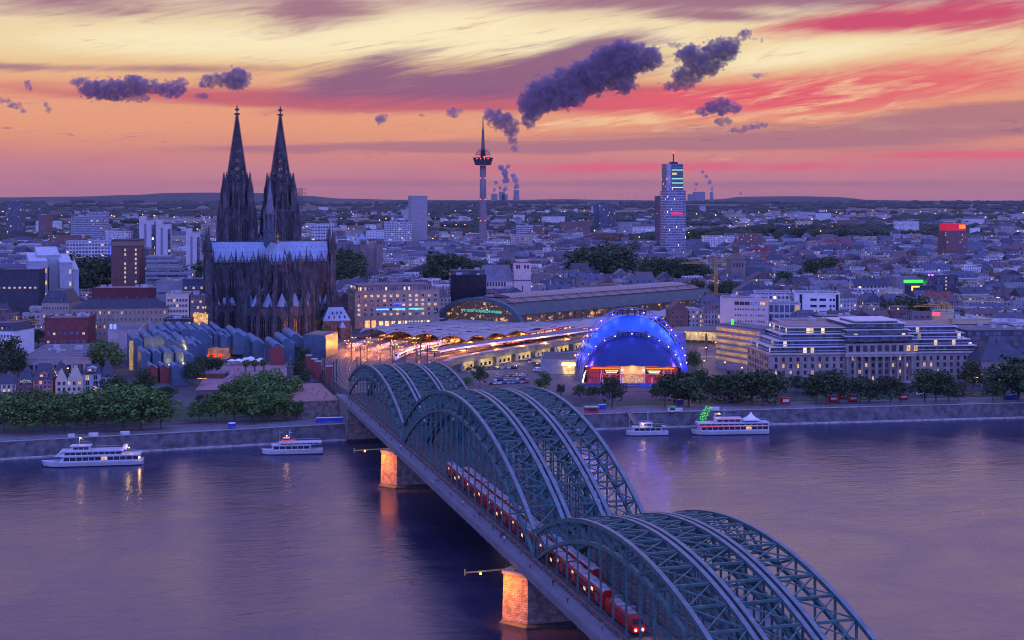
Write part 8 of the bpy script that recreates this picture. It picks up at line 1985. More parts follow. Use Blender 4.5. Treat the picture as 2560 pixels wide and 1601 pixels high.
# ---------------------------------------------------------------- boats
HULLW = mat('hull_white', (.52, .53, .56), .35, 0, .08, .4); BGL = mat('boat_window', (.015, .02, .05), .12, 0, .3, .5); REDN = glow('red_neon_rail', (1, .04, .06), 1.3)
def boat(label, px0, px1, py, L, rz, B, tiers, extra):
 X, Y = at((px0+px1)/2, py, .3); e = empty('passenger_boat', (X, Y+B/2, 0), R(rz), label, 'boat', 'passenger boats moored along the quays')
 S = [(-.5, .04, 2.6), (-.47, .35, 2.35), (-.40, .75, 2.05), (-.28, .97, 1.9), (0, 1, 1.8), (.40, 1, 1.8), (.48, .9, 1.9), (.5, .72, 2.0)]
 mb = MB(); mb.loft([[(x*L+(.03*L if x < -.45 else 0), -B/2*k*.8, -.5), (x*L+(.03*L if x < -.45 else 0), B/2*k*.8, -.5), (x*L, B/2*k, h), (x*L, -B/2*k, h)] for x, k, h in S]); mb.build('hull', HULLW, e)
 mb = MB(); mb.loft([[(x*L*.995, -B/2*k*.92-.03, .0), (x*L*.995, B/2*k*.92+.03, .0), (x*L*.998, B/2*k*.95+.03, .35), (x*L*.998, -B/2*k*.95-.03, .35)] for x, k, h in S]); mb.build('waterline_band', mat('hull_dark', (.03, .03, .06), .5), e)
 for i, (a, b, w, z0, z1, rake, glass) in enumerate(tiers):
  mb = MB(); wd = B*w/2; mb.loft([[(a*L, -wd, z0), (b*L, -wd, z0), (b*L, wd, z0), (a*L, wd, z0)], [(a*L+rake, -wd*.96, z1), (b*L-rake*.2, -wd*.96, z1), (b*L-rake*.2, wd*.96, z1), (a*L+rake, wd*.96, z1)]]); c = mb.build('deck_house', HULLW, e)
  mb = MB(); mb.box(a*L-.3+rake*.5, b*L+.4, -wd-.2, wd+.2, z1, z1+.22); mb.build('deck_roof', HULLW, c)
  n = max(2, int((b-a)*L/2.6)); zz0, zz1 = lerp(z0, z1, .28), lerp(z0, z1, .85)
  for k in range(n):
   u0, u1 = lerp(a*L+rake*.8+.3, b*L-.4, (k+.06)/n), lerp(a*L+rake*.8+.3, b*L-.4, (k+.94)/n); mb = MB(); mb.box(u0, u1, -wd-.04, wd+.04, zz0, zz1); mb.build('window', LITP if glass and (k % glass == glass-1) else BGL, c)
  mb = MB(); mb.bar((a*L+rake+.3, -wd*.9, z1+1.1), (b*L, -wd*.9, z1+1.1), .07); mb.bar((a*L+rake+.3, wd*.9, z1+1.1), (b*L, wd*.9, z1+1.1), .07)
  for k in range(int((b-a)*L/2)): x = a*L+rake+.3+2*k; mb.bar((x, -wd*.9, z1), (x, -wd*.9, z1+1.1), .05)
  mb.build('railing', HULLW, c)
 for kind, x, y, z, q in extra:
  mb = MB()
  if kind == 'mast': mb.bar((x*L, y, z), (x*L, y, z+q), .16); mb.bar((x*L, y, z+q*.8), (x*L+1.4, y, z+q*.8), .1); mb.build('mast', HULLW, e)
  elif kind == 'lamp': mb.ball((x*L, y, z), .28); mb.build('deck_lamp', glow('deck_lamp', (1, .50, .12), 7), e); lamp('deck_light', (x*L, y-.8, z), (1, .55, .18), q, e, size=.3)
  elif kind == 'neon': mb.box(x*L, q*L, -B/2*y-.08, -B/2*y-.02, z, z+.2); mb.build('neon_rail', REDN, e)
  elif kind == 'funnel': mb.loft([[(x*L, -.8, z), (x*L+2.4, -.8, z), (x*L+2.4, .8, z), (x*L, .8, z)], [(x*L+1.2, -.6, z+q), (x*L+2.8, -.6, z+q), (x*L+2.8, .6, z+q), (x*L+1.2, .6, z+q)]]); mb.build('funnel', HULLW, e)
  elif kind == 'tent': mb.loft([[(x*L-4*k, -2.6*k, z+h), (x*L+4*k, -2.6*k, z+h), (x*L+4*k, 2.6*k, z+h), (x*L-4*k, 2.6*k, z+h)] for k, h in ((1, 1.0), (.45, 2.3), (.12, 3.8), (.02, 4.6))]); mb.build('tent_canopy', mat('canvas_white', (.78, .78, .78), .8), e)
  elif kind == 'wheel': mb.loft([[(x*L, -1.5, z), (x*L+3, -1.5, z), (x*L+3, 1.5, z), (x*L, 1.5, z)], [(x*L+.5, -1.4, z+q), (x*L+2.8, -1.4, z+q), (x*L+2.8, 1.4, z+q), (x*L+.5, 1.4, z+q)]]); mb.box(x*L+.1, x*L+3.2, -1.7, 1.7, z+q, z+q+.2); mb.build('wheelhouse', HULLW, e); mb = MB(); mb.box(x*L+.4, x*L+2.9, -1.52, 1.52, z+q*.45, z+q*.85); mb.build('window', BGL, e)
 return e
boat('long white yacht like excursion boat at the far left with three raked decks', 98, 350, 1166, 41, 9, 8.6, ((-.33, .47, .9, 1.9, 4.3, 2.5, 7), (-.36, .30, .86, 4.5, 6.2, 4.5, 0), (-.24, -.02, .6, 6.4, 8.2, 2.5, 0)), (('mast', -.13, 0, 8.2, 3.4), ('lamp', -.12, 0, 11.4, 200), ('funnel', .28, 0, 6.2, 2.2), ('lamp', .36, -1, 7.0, 260), ('lamp', .47, -3, 3.2, 260)))
boat('white excursion boat left of the bridge with a red neon rail round its wheelhouse', 650, 806, 1136, 26.5, 8, 6, ((-.34, .30, .9, 1.9, 4.0, .8, 0), (-.22, .46, .84, 4.2, 4.9, .6, 0)), (('wheel', -.16, 0, 5.0, 1.9), ('neon', -.18, .6, 6.1, .06), ('lamp', -.09, -1, 8.0, 120), ('mast', -.2, -1.2, 5, 5.5), ('mast', -.05, 1.2, 5, 5)))
boat('small white boat with rows of square windows right of the bridge', 1564, 1672, 1089, 20, 5, 5, ((-.36, .34, .9, 1.9, 3.9, .8, 0), (-.18, .12, .6, 4.1, 5.6, .5, 3), (.16, .44, .8, 3.6, 3.9, 0, 0)), (('mast', -.40, 0, 2, 7), ('mast', .03, 0, 5.6, 6.5), ('lamp', -.1, -1.6, 5.2, 160)))
boat('large white restaurant boat with two red neon lines and a pointed white tent', 1729, 1925, 1087, 37, 5, 8, ((-.40, .49, .92, 1.9, 4.2, .3, 9), (-.42, .49, .96, 4.3, 5.4, 0, 0), (-.20, .14, .7, 5.5, 7.4, .6, 6)), (('wheel', -.2, 0, 7.5, 2.0), ('neon', -.40, .98, 4.25, .48), ('neon', -.2, .74, 7.3, .14), ('tent', .28, 0, 5.6, 0), ('lamp', -.15, -2, 10, 160), ('mast', -.07, 0, 7.5, 5)))
gw = empty('gangway', (*at(1755, 1062, 4)[:2], 0), R(70), 'green fairy light covered gangway leading down to the restaurant boat', 'gangway')
mb = MB(); mb.bar((0, 0, 5.2), (15, 0, 9), 2.6, .3); mb.build('ramp', DARKM, gw); mb = MB(); q = random.Random(2)
for _ in range(130): t = q.random(); x, y, z = 15*t, q.uniform(-1.7, 1.7), 5.4+3.8*t+q.uniform(0, 1.9); mb.box(x-.1, x+.1, y-.1, y+.1, z-.1, z+.1)
o = mb.build('fairy_lights', glow('fairy_green', (.10, 1, .12), 1.3), gw); o['kind'] = 'stuff'
gw2 = empty('gangway', (*at(1590, 1062, 4)[:2], 0), R(100), 'brown wooden gangway leading down to the small boat right of the bridge', 'gangway')
mb = MB(); mb.bar((0, 0, 4.0), (14, 0, 8), 2.2, .3); mb.build('ramp', mat('gangway_wood', (.2, .13, .1), .8), gw2); mb = MB()
for s in (-1, 1): mb.bar((0, s, 5), (14, s, 9), .1); 
mb.build('railing', RAIL, gw2)
# ---------------------------------------------------------------- quay furniture
def stall(name, label, px, py, w, d, h, m, roof, cat, group=None, lit=None, z0=7.1):
 X, Y = at(px, py, z0); z = ground(X, Y)+.1; e = empty(name, (X, Y, z), R(8), label, cat, group)
 mb = MB(); mb.box(-w/2, w/2, 0, d, .25, h); mb.build('body', m, e); mb = MB(); mb.box(-w/2-.35, w/2+.35, -.6, d+.3, h, h+.28); mb.build('roof', roof, e)
 mb = MB(); mb.box(-w*.36, w*.36, -.06, 0, h*.42, h*.82); mb.build('serving_hatch', lit or GLASS, e)
 mb = MB()
 for x in (-w*.32, w*.32):
  for k in range(10): pass
  mb.lathe([(.02, 0), (.36, 0), (.36, .01)], x, d*.5, 8); mb.tube((x, -.1, .36), (x, .15, .36), .34, n=10)
 mb.build('wheel', DARKM, e); return e
CART = mat('cart_red', (.50, .02, .035), .45, 0, .15, .5)
for i, (px, py) in enumerate(((1965, 1011), (2085, 1006), (2134, 1005), (2260, 1001), (2396, 993), (2110, 998))): stall('food_cart', ['red food cart at the left end of the right bank row', 'red food cart under the trees, second from the left', 'widest looking red food cart, third from the left', 'red food cart below a lone tree, fourth from the left', 'red food cart at the right end of the row', 'half hidden red food cart behind the third one'][i], px, py, 4.4, 2.6, 3.0, CART, CART, 'food cart', 'red food carts on the right bank', WHITE)
stall('ticket_kiosk', 'white ticket kiosk with a green roof on the quay above the gangways', 1681, 1032, 3.6, 3, 2.6, WHITE, mat('kiosk_green', (.10, .40, .18), .5), 'kiosk')
stall('snack_kiosk', 'red fronted kiosk with a wide pale green roof beside the bridge arches', 1480, 1036, 6.5, 4, 3.2, CART, mat('kiosk_pale_green', (.22, .42, .32), .5), 'kiosk')
stall('drink_stand', 'small white and blue stand under the right bank trees', 2302, 990, 3.2, 2.4, 2.8, WHITE, mat('stand_blue', (.10, .16, .5), .5), 'stand')
stall('ice_stand', 'blue and white stand left of the red food carts', 1829, 1006, 3.4, 2.4, 2.8, mat('stand_blue', (.10, .16, .5), .5), WHITE, 'stand')
TOI = mat('toilet_blue', (.02, .05, .42), .5, 0, .1)
def toilets(px, py, n, where, z0=7.1, step=1.25):
 X, Y = at(px, py, z0); mb = MB(); mb.box(-.55, .55, 0, 1.1, 0, 2.2); mb.box(-.4, .4, -.03, 0, .2, 1.9); md = mb.data('cabin', TOI); mb = MB(); mb.loft([[(-.6, -.05, 2.2), (.6, -.05, 2.2), (.6, 1.15, 2.2), (-.6, 1.15, 2.2)], [(-.4, .2, 2.45), (.4, .2, 2.45), (.4, .9, 2.45), (-.4, .9, 2.45)]]); mr = mb.data('roof', WHITE)
 for k in range(n):
  x = X+k*step; y = Y+.2*k*step; o = inst(md, 'portable_toilet', None, (x, y, ground(x, y)+.1), R(11)); tag(o, 'blue portable toilet %s, %s from left' % (where, ordn(k)), 'portable toilet', 'blue portable toilets'); inst(mr, 'roof', o)
toilets(793, 1058, 10, 'in the row under the abutment', 7.1); toilets(2513, 1000, 6, 'in the row at the right edge'); toilets(1688, 1012, 4, 'in the tree shaded row'); toilets(1500, 1024, 3, 'in the short row behind the pale green kiosk')
for i, (px, py, w, l) in enumerate(((1702, 1036, 5, 'white banner on the quay railing beside the ticket kiosk'), (1792, 1029, 5, 'white banner on the quay railing above the restaurant boat'), (250, 1079, 4, 'white notice board on the quay above the yacht like boat'), (316, 1082, 4, 'pair of white boards on the left quay railing'), (162, 1100, 3, 'pale board at the left end of the left quay'))):
 X, Y = at(px, py, 8); Y = river(X)+.5; e = empty('notice_board', (X, Y, 7.2), R(10), l, 'board'); mb = MB(); mb.box(-w/2, w/2, -.05, .05, .4, 1.9); mb.build('panel', WHITE, e); mb = MB(); mb.bar((-w/2+.2, 0, 0), (-w/2+.2, 0, 1.9), .1); mb.bar((w/2-.2, 0, 0), (w/2-.2, 0, 1.9), .1); mb.build('post', RAIL, e)
X, Y = at(572, 1078, 7.2); e = empty('storage_tank', (X, river(X)+4, 7.1), 0, 'round blue tank with white lid on the left quay', 'tank'); mb = MB(); mb.lathe([(1.6, 0), (1.6, 2.4)], n=14); mb.build('tank_shell', TOI, e); mb = MB(); mb.lathe([(1.7, 2.4), (1.7, 2.65), (.3, 2.9)], n=14); mb.build('lid', WHITE, e)
# ---------------------------------------------------------------- streets, cars, lamps behind the theatre tent
LOTM = mat('car_park', (.085, .08, .085), .8, 0, .3, .2); STR = mat('street', (.11, .095, .09), .65, 0, .3, .2)
strip_poly('road', [(1105, 968), (1460, 998), (1440, 905), (1180, 898)], LOTM, 'asphalt car park below the viaduct', .12)
strip_poly('road', [(1740, 985), (1850, 985), (1812, 868), (1745, 868)], STR, 'wide street running inland right of the tent', .14)
MARKM = mat('road_marking', (.7, .7, .7), .6)
def stripes(pts, n, w, l):
 for k in range(n):
  t = (k+.5)/n; px, py = lerp(pts[0][0], pts[1][0], t), lerp(pts[0][1], pts[1][1], t); X, Y, z = on_ground(px, py); mb = MB(); mb.box(X-w/2, X+w/2, Y-l/2, Y+l/2, z+.16, z+.19); tag(mb.build('road_marking', MARKM), kind='structure')
stripes(((1748, 893), (1818, 893)), 12, .6, 3.2); stripes(((1800, 870), (1826, 870)), 6, .6, 3)
CARC = {'white': (.62, .62, .64), 'silver': (.34, .35, .38), 'black': (.02, .02, .025), 'dark blue': (.03, .05, .14), 'grey': (.12, .12, .13), 'red': (.34, .02, .02)}
CARS = {}
for n_, c in CARC.items():
 b = MB(); hw = .88; b.loft([[(x, -hw*k, z) for z in (.3,)]+[(x, -hw*k, h), (x, hw*k, h), (x, hw*k, .3)] for x, k, h in ((-2.2, .9, .7), (-1.9, 1, .9), (-1.0, 1, .95), (1.3, 1, .95), (2.0, 1, .85), (2.2, .9, .65))], 0)
 b.loft([[(x, -.8*k, .92), (x, -.66*k, z), (x, .66*k, z), (x, .8*k, .92)] for x, z, k in ((-1.1, .95, 1), (-.4, 1.42, 1), (.9, 1.45, 1), (1.75, .97, 1))], 1)
 b.box(-.3, .85, -.62, .62, 1.44, 1.47, 0)
 for x in (-1.4, 1.4):
  for y in (-.85, .7): b.tube((x, y, .32), (x, y+.15, .32), .32, n=8, m=2)
 CARS[n_] = b.data('car', [mat('car_'+n_, c, .3, .2, .08), GLASS, DARKM])
cq = random.Random(8)
def car(X, Y, a, k=None):
 k = k or cq.choices(list(CARC), (5, 5, 4, 3, 3, 1))[0]; tag(inst(CARS[k], 'car', None, (X, Y, ground(X, Y)+.14), a), '%s car parked in the car park below the viaduct' % k, 'car', 'parked cars below the viaduct')
def carrow(p, q, n, a):
 for k in range(n):
  if cq.random() < .93: t = k/max(1, n-1); X, Y, z = on_ground(lerp(p[0], q[0], t), lerp(p[1], q[1], t)); car(X, Y, R(a+cq.uniform(-4, 4)))
carrow((1216, 912), (1292, 900), 12, 60); carrow((1222, 924), (1290, 922), 9, 80); carrow((1243, 944), (1312, 941), 9, 80); carrow((1240, 953), (1318, 950), 11, 80); carrow((1228, 962), (1318, 958), 9, 80); carrow((1303, 894), (1342, 915), 7, 20); carrow((1308, 884), (1350, 880), 6, 70); carrow((1172, 925), (1200, 918), 3, 60)
vx, vy, vz = on_ground(1346, 930); e = empty('van', (vx, vy, vz+.15), R(4), 'white van with a red stripe in the car park', 'van'); mb = MB(); mb.loft([[(x, -1, .4), (x, -1, h), (x, 1, h), (x, 1, .4)] for x, h in ((-3, 1.2), (-2.7, 1.5), (-1.7, 2.4), (3, 2.5))]); mb.build('body', WHITE, e); mb = MB(); mb.box(-1, 2.4, -1.03, 1.03, 1.4, 1.8); mb.build('stripe', CART, e); mb = MB()
for x in (-2, 2): mb.tube((x, -1.02, .4), (x, 1.02, .4), .4, n=8)
mb.build('wheel', DARKM, e); mb = MB(); mb.box(-2.3, -1.5, -1.02, 1.02, 1.6, 2.1); mb.build('window', GLASS, e)
dk2 = bldg('low grey parking deck with a glowing yellow entrance left of the tent', 'parking deck', 1352, 1440, 902, 790, 40, R(-4), GREYW, rm=LOTM, name='parking_deck', bits=0)
mb = MB(); mb.box(dk2['w']*.1, dk2['w']*.48, -.6, -.1, dk2['h']-2.9, dk2['h']-1.2); mb.build('lit_sign', glow('yellow_sign', (1, .68, .18), 5), dk2); mb = MB(); mb.box(dk2['w']*.12, dk2['w']*.46, -.2, -.05, .2, dk2['h']-3.2); mb.build('lit_entrance', lit_pane('garage_glow', (1, .6, .2), 1.4, .4), dk2)
lamp('entrance_light', (dk2['w']*.3, -5, 4), (1, .6, .2), 1500, dk2, size=.6)
sp = empty('station_pavilion', (*at(1745, 853, 13)[:2], 12.6), R(-20), 'open columned pavilion with a slanting pale roof and warm light inside', 'pavilion')
mb = MB(); mb.loft([[(-21, -1, 6.2), (21, -1, 8.4), (21, -1, 8.8), (-21, -1, 6.6)], [(-21, 22, 7.2), (21, 22, 9.4), (21, 22, 9.8), (-21, 22, 7.6)]]); mb.build('roof', mat('pale_roof', (.36, .355, .37), .7), sp)
for k in range(9): mb = MB(); mb.bar((-20+5*k, 0, 0), (-20+5*k, 0, 6.4+.26*k), .5); mb.build('column', CREAM, sp)
mb = MB(); mb.box(-19, 20, 9, 9.4, 0, 5.8); mb.build('lit_wall', lit_pane('pavilion_glow', (1, .66, .28), .9, .15), sp)
for x in (-12, 2, 14): lamp('pavilion_light', (x, 4, 5.4), (1, .6, .22), 1100, sp, size=.5)
X, Y, z = on_ground(1766, 877); e = empty('stele', (X, Y, z), 0, 'tall rusty brown stele on the roundabout', 'stele'); mb = MB(); mb.loft([[(-1, -1, 0), (1, -1, 0), (1, 1, 0), (-1, 1, 0)], [(-.7, -.7, 9), (.7, -.7, 9), (.7, .7, 9), (-.7, .7, 9)], [(-.3, -.3, 11.5), (.3, -.3, 11.5), (.3, .3, 11.5), (-.3, .3, 11.5)]]); mb.build('shaft', mat('rust', (.16, .08, .05), .9), e); mb = MB(); mb.lathe([(5, 0), (5, .4)], n=16); mb.build('round_base', PAVE, e)
X, Y, z = on_ground(1806, 912); e = empty('tram', (X, Y, z+.2), R(102), 'white and red tram car with glowing red tail lights on the street', 'tram'); mb = MB(); mb.box(-9, 9, -1.25, 1.25, .4, 3.5); mb.build('body', WHITE, e); mb = MB(); mb.box(-9.06, 9.06, -1.3, 1.3, .4, 1.4); mb.build('skirt', CART, e); mb = MB(); mb.box(-8.6, 8.6, -1.28, 1.28, 1.9, 2.9); mb.box(-9.04, 9.04, -1, 1, 1.8, 3.0); mb.build('window', TWIN, e)
for y in (-.9, .9): mb = MB(); mb.ball((-9.15, y, 1.0), .3); mb.build('tail_light', glow('tail_red', (1, .03, .03), 22), e)
mb = MB(); mb.bar((0, 0, 0), (0, 0, 8.6), .2); mb.bar((0, 0, 8.6), (1.6, 0, 8.9), .14); spd = mb.data('post', DARKM); mb = MB(); mb.ball((1.6, 0, 8.7), .42, 0, .6); shd = mb.data('lamp_head', glow('street_head', (1, .46, .10), 10))
for i, (px, py) in enumerate(((1356, 890), (1420, 870), (1444, 925), (1430, 955), (1705, 880), (1735, 868), (1766, 905), (1795, 890), (1812, 868), (1828, 905), (1755, 940), (1815, 945), (1690, 978), (1735, 1000), (165, 962), (272, 900), (300, 925), (470, 862), (480, 800), (100, 850), (50, 845), (1860, 960), (2450, 985))):
 X, Y, z = on_ground(px, py); e = empty('street_lamp', (X, Y, z), i*1.3, 'amber street lamp in the streets behind the quays, %s from the left' % ordn(sorted(range(23), key=lambda k: [1356, 1420, 1444, 1430, 1705, 1735, 1766, 1795, 1812, 1828, 1755, 1815, 1690, 1735.5, 165, 272, 300, 470, 480, 100, 50, 1860, 2450][k]).index(i)), 'street lamp', 'amber street lamps'); inst(spd, 'post', e); inst(shd, 'lamp_head', e); lamp('lamp_light', (1.6, 0, 7.9), (1, .45, .10), 1500, e, size=.4)
# ---------------------------------------------------------------- people
SKIN = mat('skin', (.5, .32, .24), .6); CL = {'dark blue jacket': (.03, .04, .10), 'white shirt': (.6, .6, .62), 'red top': (.40, .04, .04), 'black coat': (.015, .015, .02), 'grey pullover': (.2, .2, .22)}
def person_mesh(top, stride):
 V = [(0, 0, .95), (0, 0, 1.2), (0, 0, 1.42), (0, 0, 1.53), (0, .02, 1.70), (-.11, 0, .88), (-.11, -stride*.5, .48), (-.11, -stride, .05), (.11, 0, .88), (.11, stride*.4, .48), (.11, stride, .08), (-.21, 0, 1.40), (-.26, stride*.5, 1.12), (-.25, stride*.8, .86), (.21, 0, 1.40), (.26, -stride*.5, 1.12), (.25, -stride*.8, .86), (-.11, -stride-.14, .04), (.11, stride-.12, .05)]
 E = [(0, 1), (1, 2), (2, 3), (3, 4), (0, 5), (5, 6), (6, 7), (0, 8), (8, 9), (9, 10), (2, 11), (11, 12), (12, 13), (2, 14), (14, 15), (15, 16), (7, 17), (10, 18)]
 Rr = [.15, .16, .17, .06, .105, .10, .075, .05, .10, .075, .05, .07, .055, .04, .07, .055, .04, .04, .04]
 me = bpy.data.meshes.new('person'); me.from_pydata(V, E, []); o = bpy.data.objects.new('person_rig', me); col.objects.link(o); md = o.modifiers.new('skin', 'SKIN')
 for k, s in enumerate(me.skin_vertices[0].data): s.radius = (Rr[k], Rr[k]*.8)
 me.skin_vertices[0].data[0].use_root = True; sb = o.modifiers.new('sub', 'SUBSURF'); sb.levels = 1; sb.render_levels = 1
 dg = bpy.context.evaluated_depsgraph_get(); out = bpy.data.meshes.new_from_object(o.evaluated_get(dg)); bpy.data.objects.remove(o)
 for m in (mat('cloth_'+top.replace(' ', '_'), CL[top], .8), mat('trousers', (.035, .04, .06), .85), SKIN, mat('hair', (.04, .025, .018), .7)): out.materials.append(m)
 for p in out.polygons:
  c = p.center; p.material_index = 1 if c.z < .93 and abs(c.x) < .19 else 3 if c.z > 1.70 or (c.z > 1.60 and c.y > .05) else 2 if c.z > 1.47 or (c.z < .92 and abs(c.x) >= .19) else 0; p.use_smooth = True
 out.name = 'person'; return out
PM_ = [(c, person_mesh(c, s)) for c, s in zip(CL, (.22, .12, .25, .05, .18))]
pq = random.Random(14); pc = {}
def person(X, Y, z, where):
 c, me = pq.choice(PM_); k = pc[(c, where)] = pc.get((c, where), -1)+1
 tag(inst(me, 'person', None, (X, Y, z), pq.uniform(0, 6.28)), 'person in %s walking %s, %s of them from the river' % (c, where, ordn(k)), 'person', 'people on foot')
for s in sorted((-118, -104, -97, -80, -62, -61, -40, -22, -8, 12, 30, 52, 74, 76, 96, 110, 126, 127, 140, 151, 153, 155, 170, 183, 200, 215, 236), reverse=True): p = BP(s+pq.uniform(-1, 1), pq.uniform(-4.6, -1.9)); person(p[0], p[1], 16.36, 'on the bridge walkway')
for s, t in ((-132, -12), (-135, -20), (-140, -10), (-144, -14), (-147, -9), (-152, -16), (-158, -11), (-165, -13), (-138, -30)): p = BP(s, t); person(p[0], p[1], 15.31, 'on the brick terrace')
for px, py in ((596, 928), (640, 918), (655, 914), (668, 902), (678, 896), (684, 893), (690, 890), (612, 944), (560, 948), (700, 893)): X, Y, z = on_ground(px, py); person(X, Y, z+.2, 'across the brick plaza')
# ---------------------------------------------------------------- clouds, steam and haze
CLM = bpy.data.materials.new('cloud_vapour'); CLM.use_nodes = True
def cloud_mat(m, colr, dens, sc):
 T = NT(m.node_tree); T.n.clear(); b = T.new('ShaderNodeVolumePrincipled'); o = T.new('ShaderNodeOutputMaterial'); T.l.new(b.outputs[0], o.inputs['Volume'])
 p = T.new('ShaderNodeNewGeometry').outputs['Position']; n = T.noise(p, sc, 6.0, .68, .8)
 T.put(b.inputs['Density'], T.mr(n, .35, .60, 0, dens)); T.put(b.inputs['Color'], colr); m.cycles.volume_step_rate = .12
cloud_mat(CLM, (.52, .38, .45), .028, .02); STM = bpy.data.materials.new('steam_vapour'); STM.use_nodes = True; cloud_mat(STM, (.75, .62, .66), .14, .03)
kq = random.Random(4)
def puffs(name, label, blobs, Y, m=CLM, cat='cloud', group='dark evening clouds', frac=1.0, kids=True):
 """billowing cloud: every blob (pixel x, y, radius x, radius y) is broken up into many smaller lumps with torn edges"""
 s = Y/FPX; x0, z0 = xat(blobs[0][0], Y), zat(blobs[0][1], Y); mb = MB()
 def lump(x, y, z, r, sq):
  n = 10; rings = []
  for j in range(1, 7):
   t = math.pi*j/7; rings.append([])
   for k in range(n):
    a = 2*math.pi*k/n; d = Vector((math.sin(t)*math.cos(a), math.sin(t)*math.sin(a), -math.cos(t)))
    w = 1+.42*mnoise.noise(d*1.9+Vector((x/s*.05, z/s*.05, 0)))+.25*mnoise.noise(d*4.5+Vector((z/s*.07, x/s*.09, 1)))
    rings[-1].append((x+d.x*r*w, y+d.y*r*w, z+d.z*r*w*sq))
  mb.loft(rings, 0)
 for px, py, rx, ry in blobs:
  X, Z = xat(px, Y)-x0, zat(py, Y)-z0; R_ = min(rx, ry)*s
  n = int(10+rx*ry/18)
  for _ in range(n):
   a = kq.uniform(0, 6.283); q = math.sqrt(kq.random()); lump(X+rx*s*q*math.cos(a)*.9, kq.uniform(-.5, .5)*R_, Z+ry*s*q*math.sin(a)*.85, R_*kq.uniform(.26, .55)*(1.2-.5*q), kq.uniform(.7, 1.0))
  lump(X, 0, Z, R_*.75, .9)
  if rx > ry*1.5:
   for t in (-.5, .5): lump(X+rx*s*t, 0, Z, R_*.68, .9)
  for _ in range(int(n*.7)):
   a = kq.uniform(0, 6.283); q = kq.uniform(.92, 1.22); lump(X+rx*s*q*math.cos(a), kq.uniform(-.4, .4)*R_, Z+ry*s*q*math.sin(a), R_*kq.uniform(.05, .16), kq.uniform(.6, 1.0))
 o = mb.build(name, m, None, (x0, Y, z0)); rm = o.modifiers.new('union', 'REMESH'); rm.mode = 'VOXEL'; rm.voxel_size = 1.6*s; return tag(o, label, cat, group)
YC = 14500
puffs('cloud', 'biggest dark cumulus trail rising to the right above the television tower', [(1228, 292, 20, 22), (1252, 300, 26, 26), (1275, 318, 22, 26), (1282, 348, 14, 20), (1288, 374, 14, 10), (1330, 262, 34, 36), (1322, 300, 20, 22), (1365, 235, 44, 42), (1420, 228, 44, 42), (1405, 190, 26, 24), (1470, 195, 50, 42), (1520, 165, 46, 46), (1560, 150, 48, 44), (1612, 145, 40, 34), (1555, 205, 40, 30), (1580, 125, 36, 16)], YC)
puffs('cloud', 'dark wedge shaped cloud right of the biggest trail', [(1692, 215, 44, 16), (1720, 190, 40, 26), (1760, 160, 46, 32), (1725, 140, 34, 30), (1686, 112, 22, 10), (1800, 128, 44, 32), (1835, 105, 24, 16), (1862, 86, 18, 16), (1885, 98, 10, 5), (1905, 104, 6, 9)], YC)
puffs('cloud', 'long dark ragged cloud bank left of the cathedral spires', [(200, 205, 26, 16), (240, 225, 40, 26), (285, 225, 46, 28), (335, 215, 42, 26), (335, 245, 44, 14), (390, 218, 44, 20), (430, 225, 34, 22), (450, 210, 22, 16)], YC)
puffs('cloud', 'dark ragged cloud directly left above the first cathedral spire', [(520, 205, 26, 18), (550, 200, 30, 20), (590, 198, 34, 28), (610, 190, 18, 14), (505, 240, 20, 10)], YC)
puffs('cloud', 'compact dark cloud above the glass high rise', [(1760, 280, 24, 14), (1798, 268, 40, 22), (1832, 270, 26, 16), (1795, 252, 18, 12), (1808, 305, 34, 12)], YC)
puffs('cloud', 'small low dark cloud right of the glass high rise cloud', [(1845, 326, 28, 10), (1880, 318, 28, 10), (1905, 313, 18, 9)], YC)
puffs('cloud', 'tiny dark cloud between the wedge cloud and the compact cloud', [(1895, 188, 20, 9), (1915, 184, 10, 4)], YC)
puffs('cloud', 'small dark puff between the spires and the television tower', [(952, 300, 16, 14), (958, 290, 14, 8)], YC)
puffs('cloud', 'small dark puff nearest left of the television tower', [(1132, 282, 18, 14), (1150, 278, 12, 7)], YC)
puffs('cloud', 'tiny dark puff in the middle between spires and television tower', [(1054, 288, 10, 6)], YC)
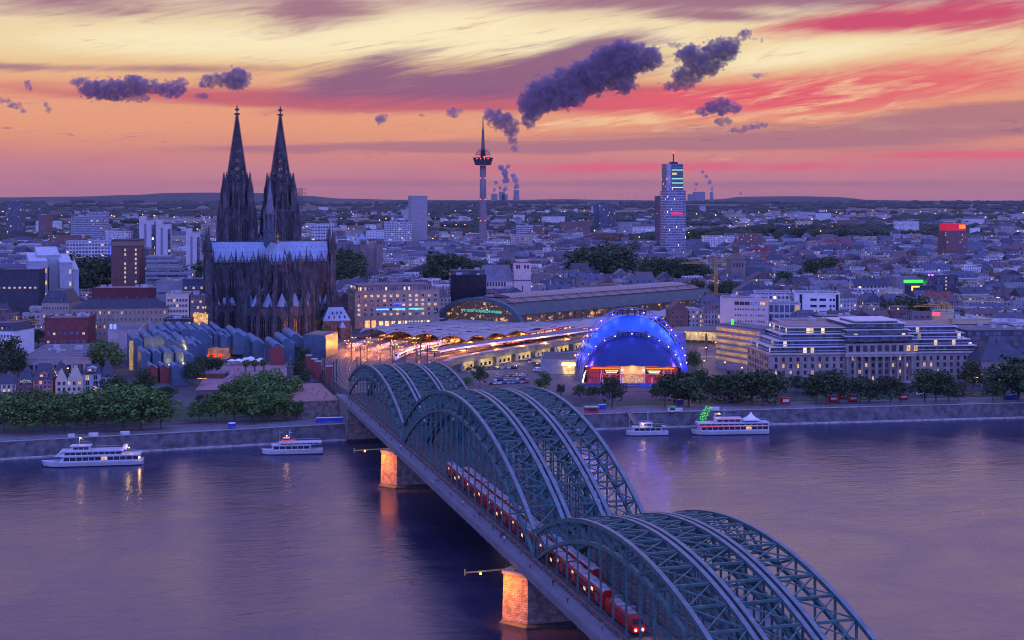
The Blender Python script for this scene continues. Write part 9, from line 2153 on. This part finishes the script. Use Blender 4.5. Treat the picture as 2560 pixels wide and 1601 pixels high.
puffs('cloud', 'drifting dark cloud scrap at the left edge', [(8, 252, 26, 9), (38, 264, 24, 10), (58, 278, 10, 8)], YC)
puffs('cloud', 'tiny dark scrap right of the left edge cloud', [(116, 262, 10, 8), (122, 276, 9, 10)], YC)
puffs('cloud', 'short dark scrap high at the left', [(68, 208, 9, 12), (74, 220, 9, 10)], YC)
YS = STEAM_Y+120
G_ = 'steam plumes over the power stations'
puffs('steam_plume', 'tall pale steam plume right of the television tower', [(1263, 472, 7, 10), (1266, 452, 10, 12), (1262, 434, 10, 12), (1252, 420, 9, 8), (1270, 416, 7, 6)], YS, STM, 'steam', G_)
puffs('steam_plume', 'low double steam plume beside the television tower shaft', [(1236, 474, 5, 10), (1240, 456, 6, 8), (1250, 470, 5, 10)], YS, STM, 'steam', G_)
puffs('steam_plume', 'steam plume over the grey cooling tower near the television tower', [(1291, 466, 8, 10), (1288, 450, 9, 10), (1284, 439, 9, 7)], YS, STM, 'steam', G_)
puffs('steam_plume', 'slanting steam plume over the cooling tower right of the glass high rise', [(1779, 472, 5, 9), (1774, 456, 6, 10), (1766, 442, 6, 7), (1757, 430, 5, 5)], YS, STM, 'steam', G_)
puffs('steam_plume', 'small steam plume over the boiler houses right of the glass high rise', [(1738, 474, 4, 7), (1741, 461, 5, 5)], YS, STM, 'steam', G_)
puffs('steam_plume', 'tiny lone steam plume far right on the horizon', [(1852, 484, 4, 8)], YS, STM, 'steam', G_)
hz = MB(); hz.box(-8200, 8200, -300, 14350, -3, 445)
hm = bpy.data.materials.new('dusk_haze'); hm.use_nodes = True; T = NT(hm.node_tree); T.n.clear()
pv = T.new('ShaderNodeVolumePrincipled'); o = T.new('ShaderNodeOutputMaterial'); T.l.new(pv.outputs[0], o.inputs['Volume'])
pv.inputs['Color'].default_value = (.72, .70, .95, 1); pv.inputs['Density'].default_value = 1.35e-5; pv.inputs['Anisotropy'].default_value = 0.1
h_ = hz.build('haze', hm); tag(h_, 'violet evening haze over the plain', kind='stuff'); h_.display_type = 'WIRE'
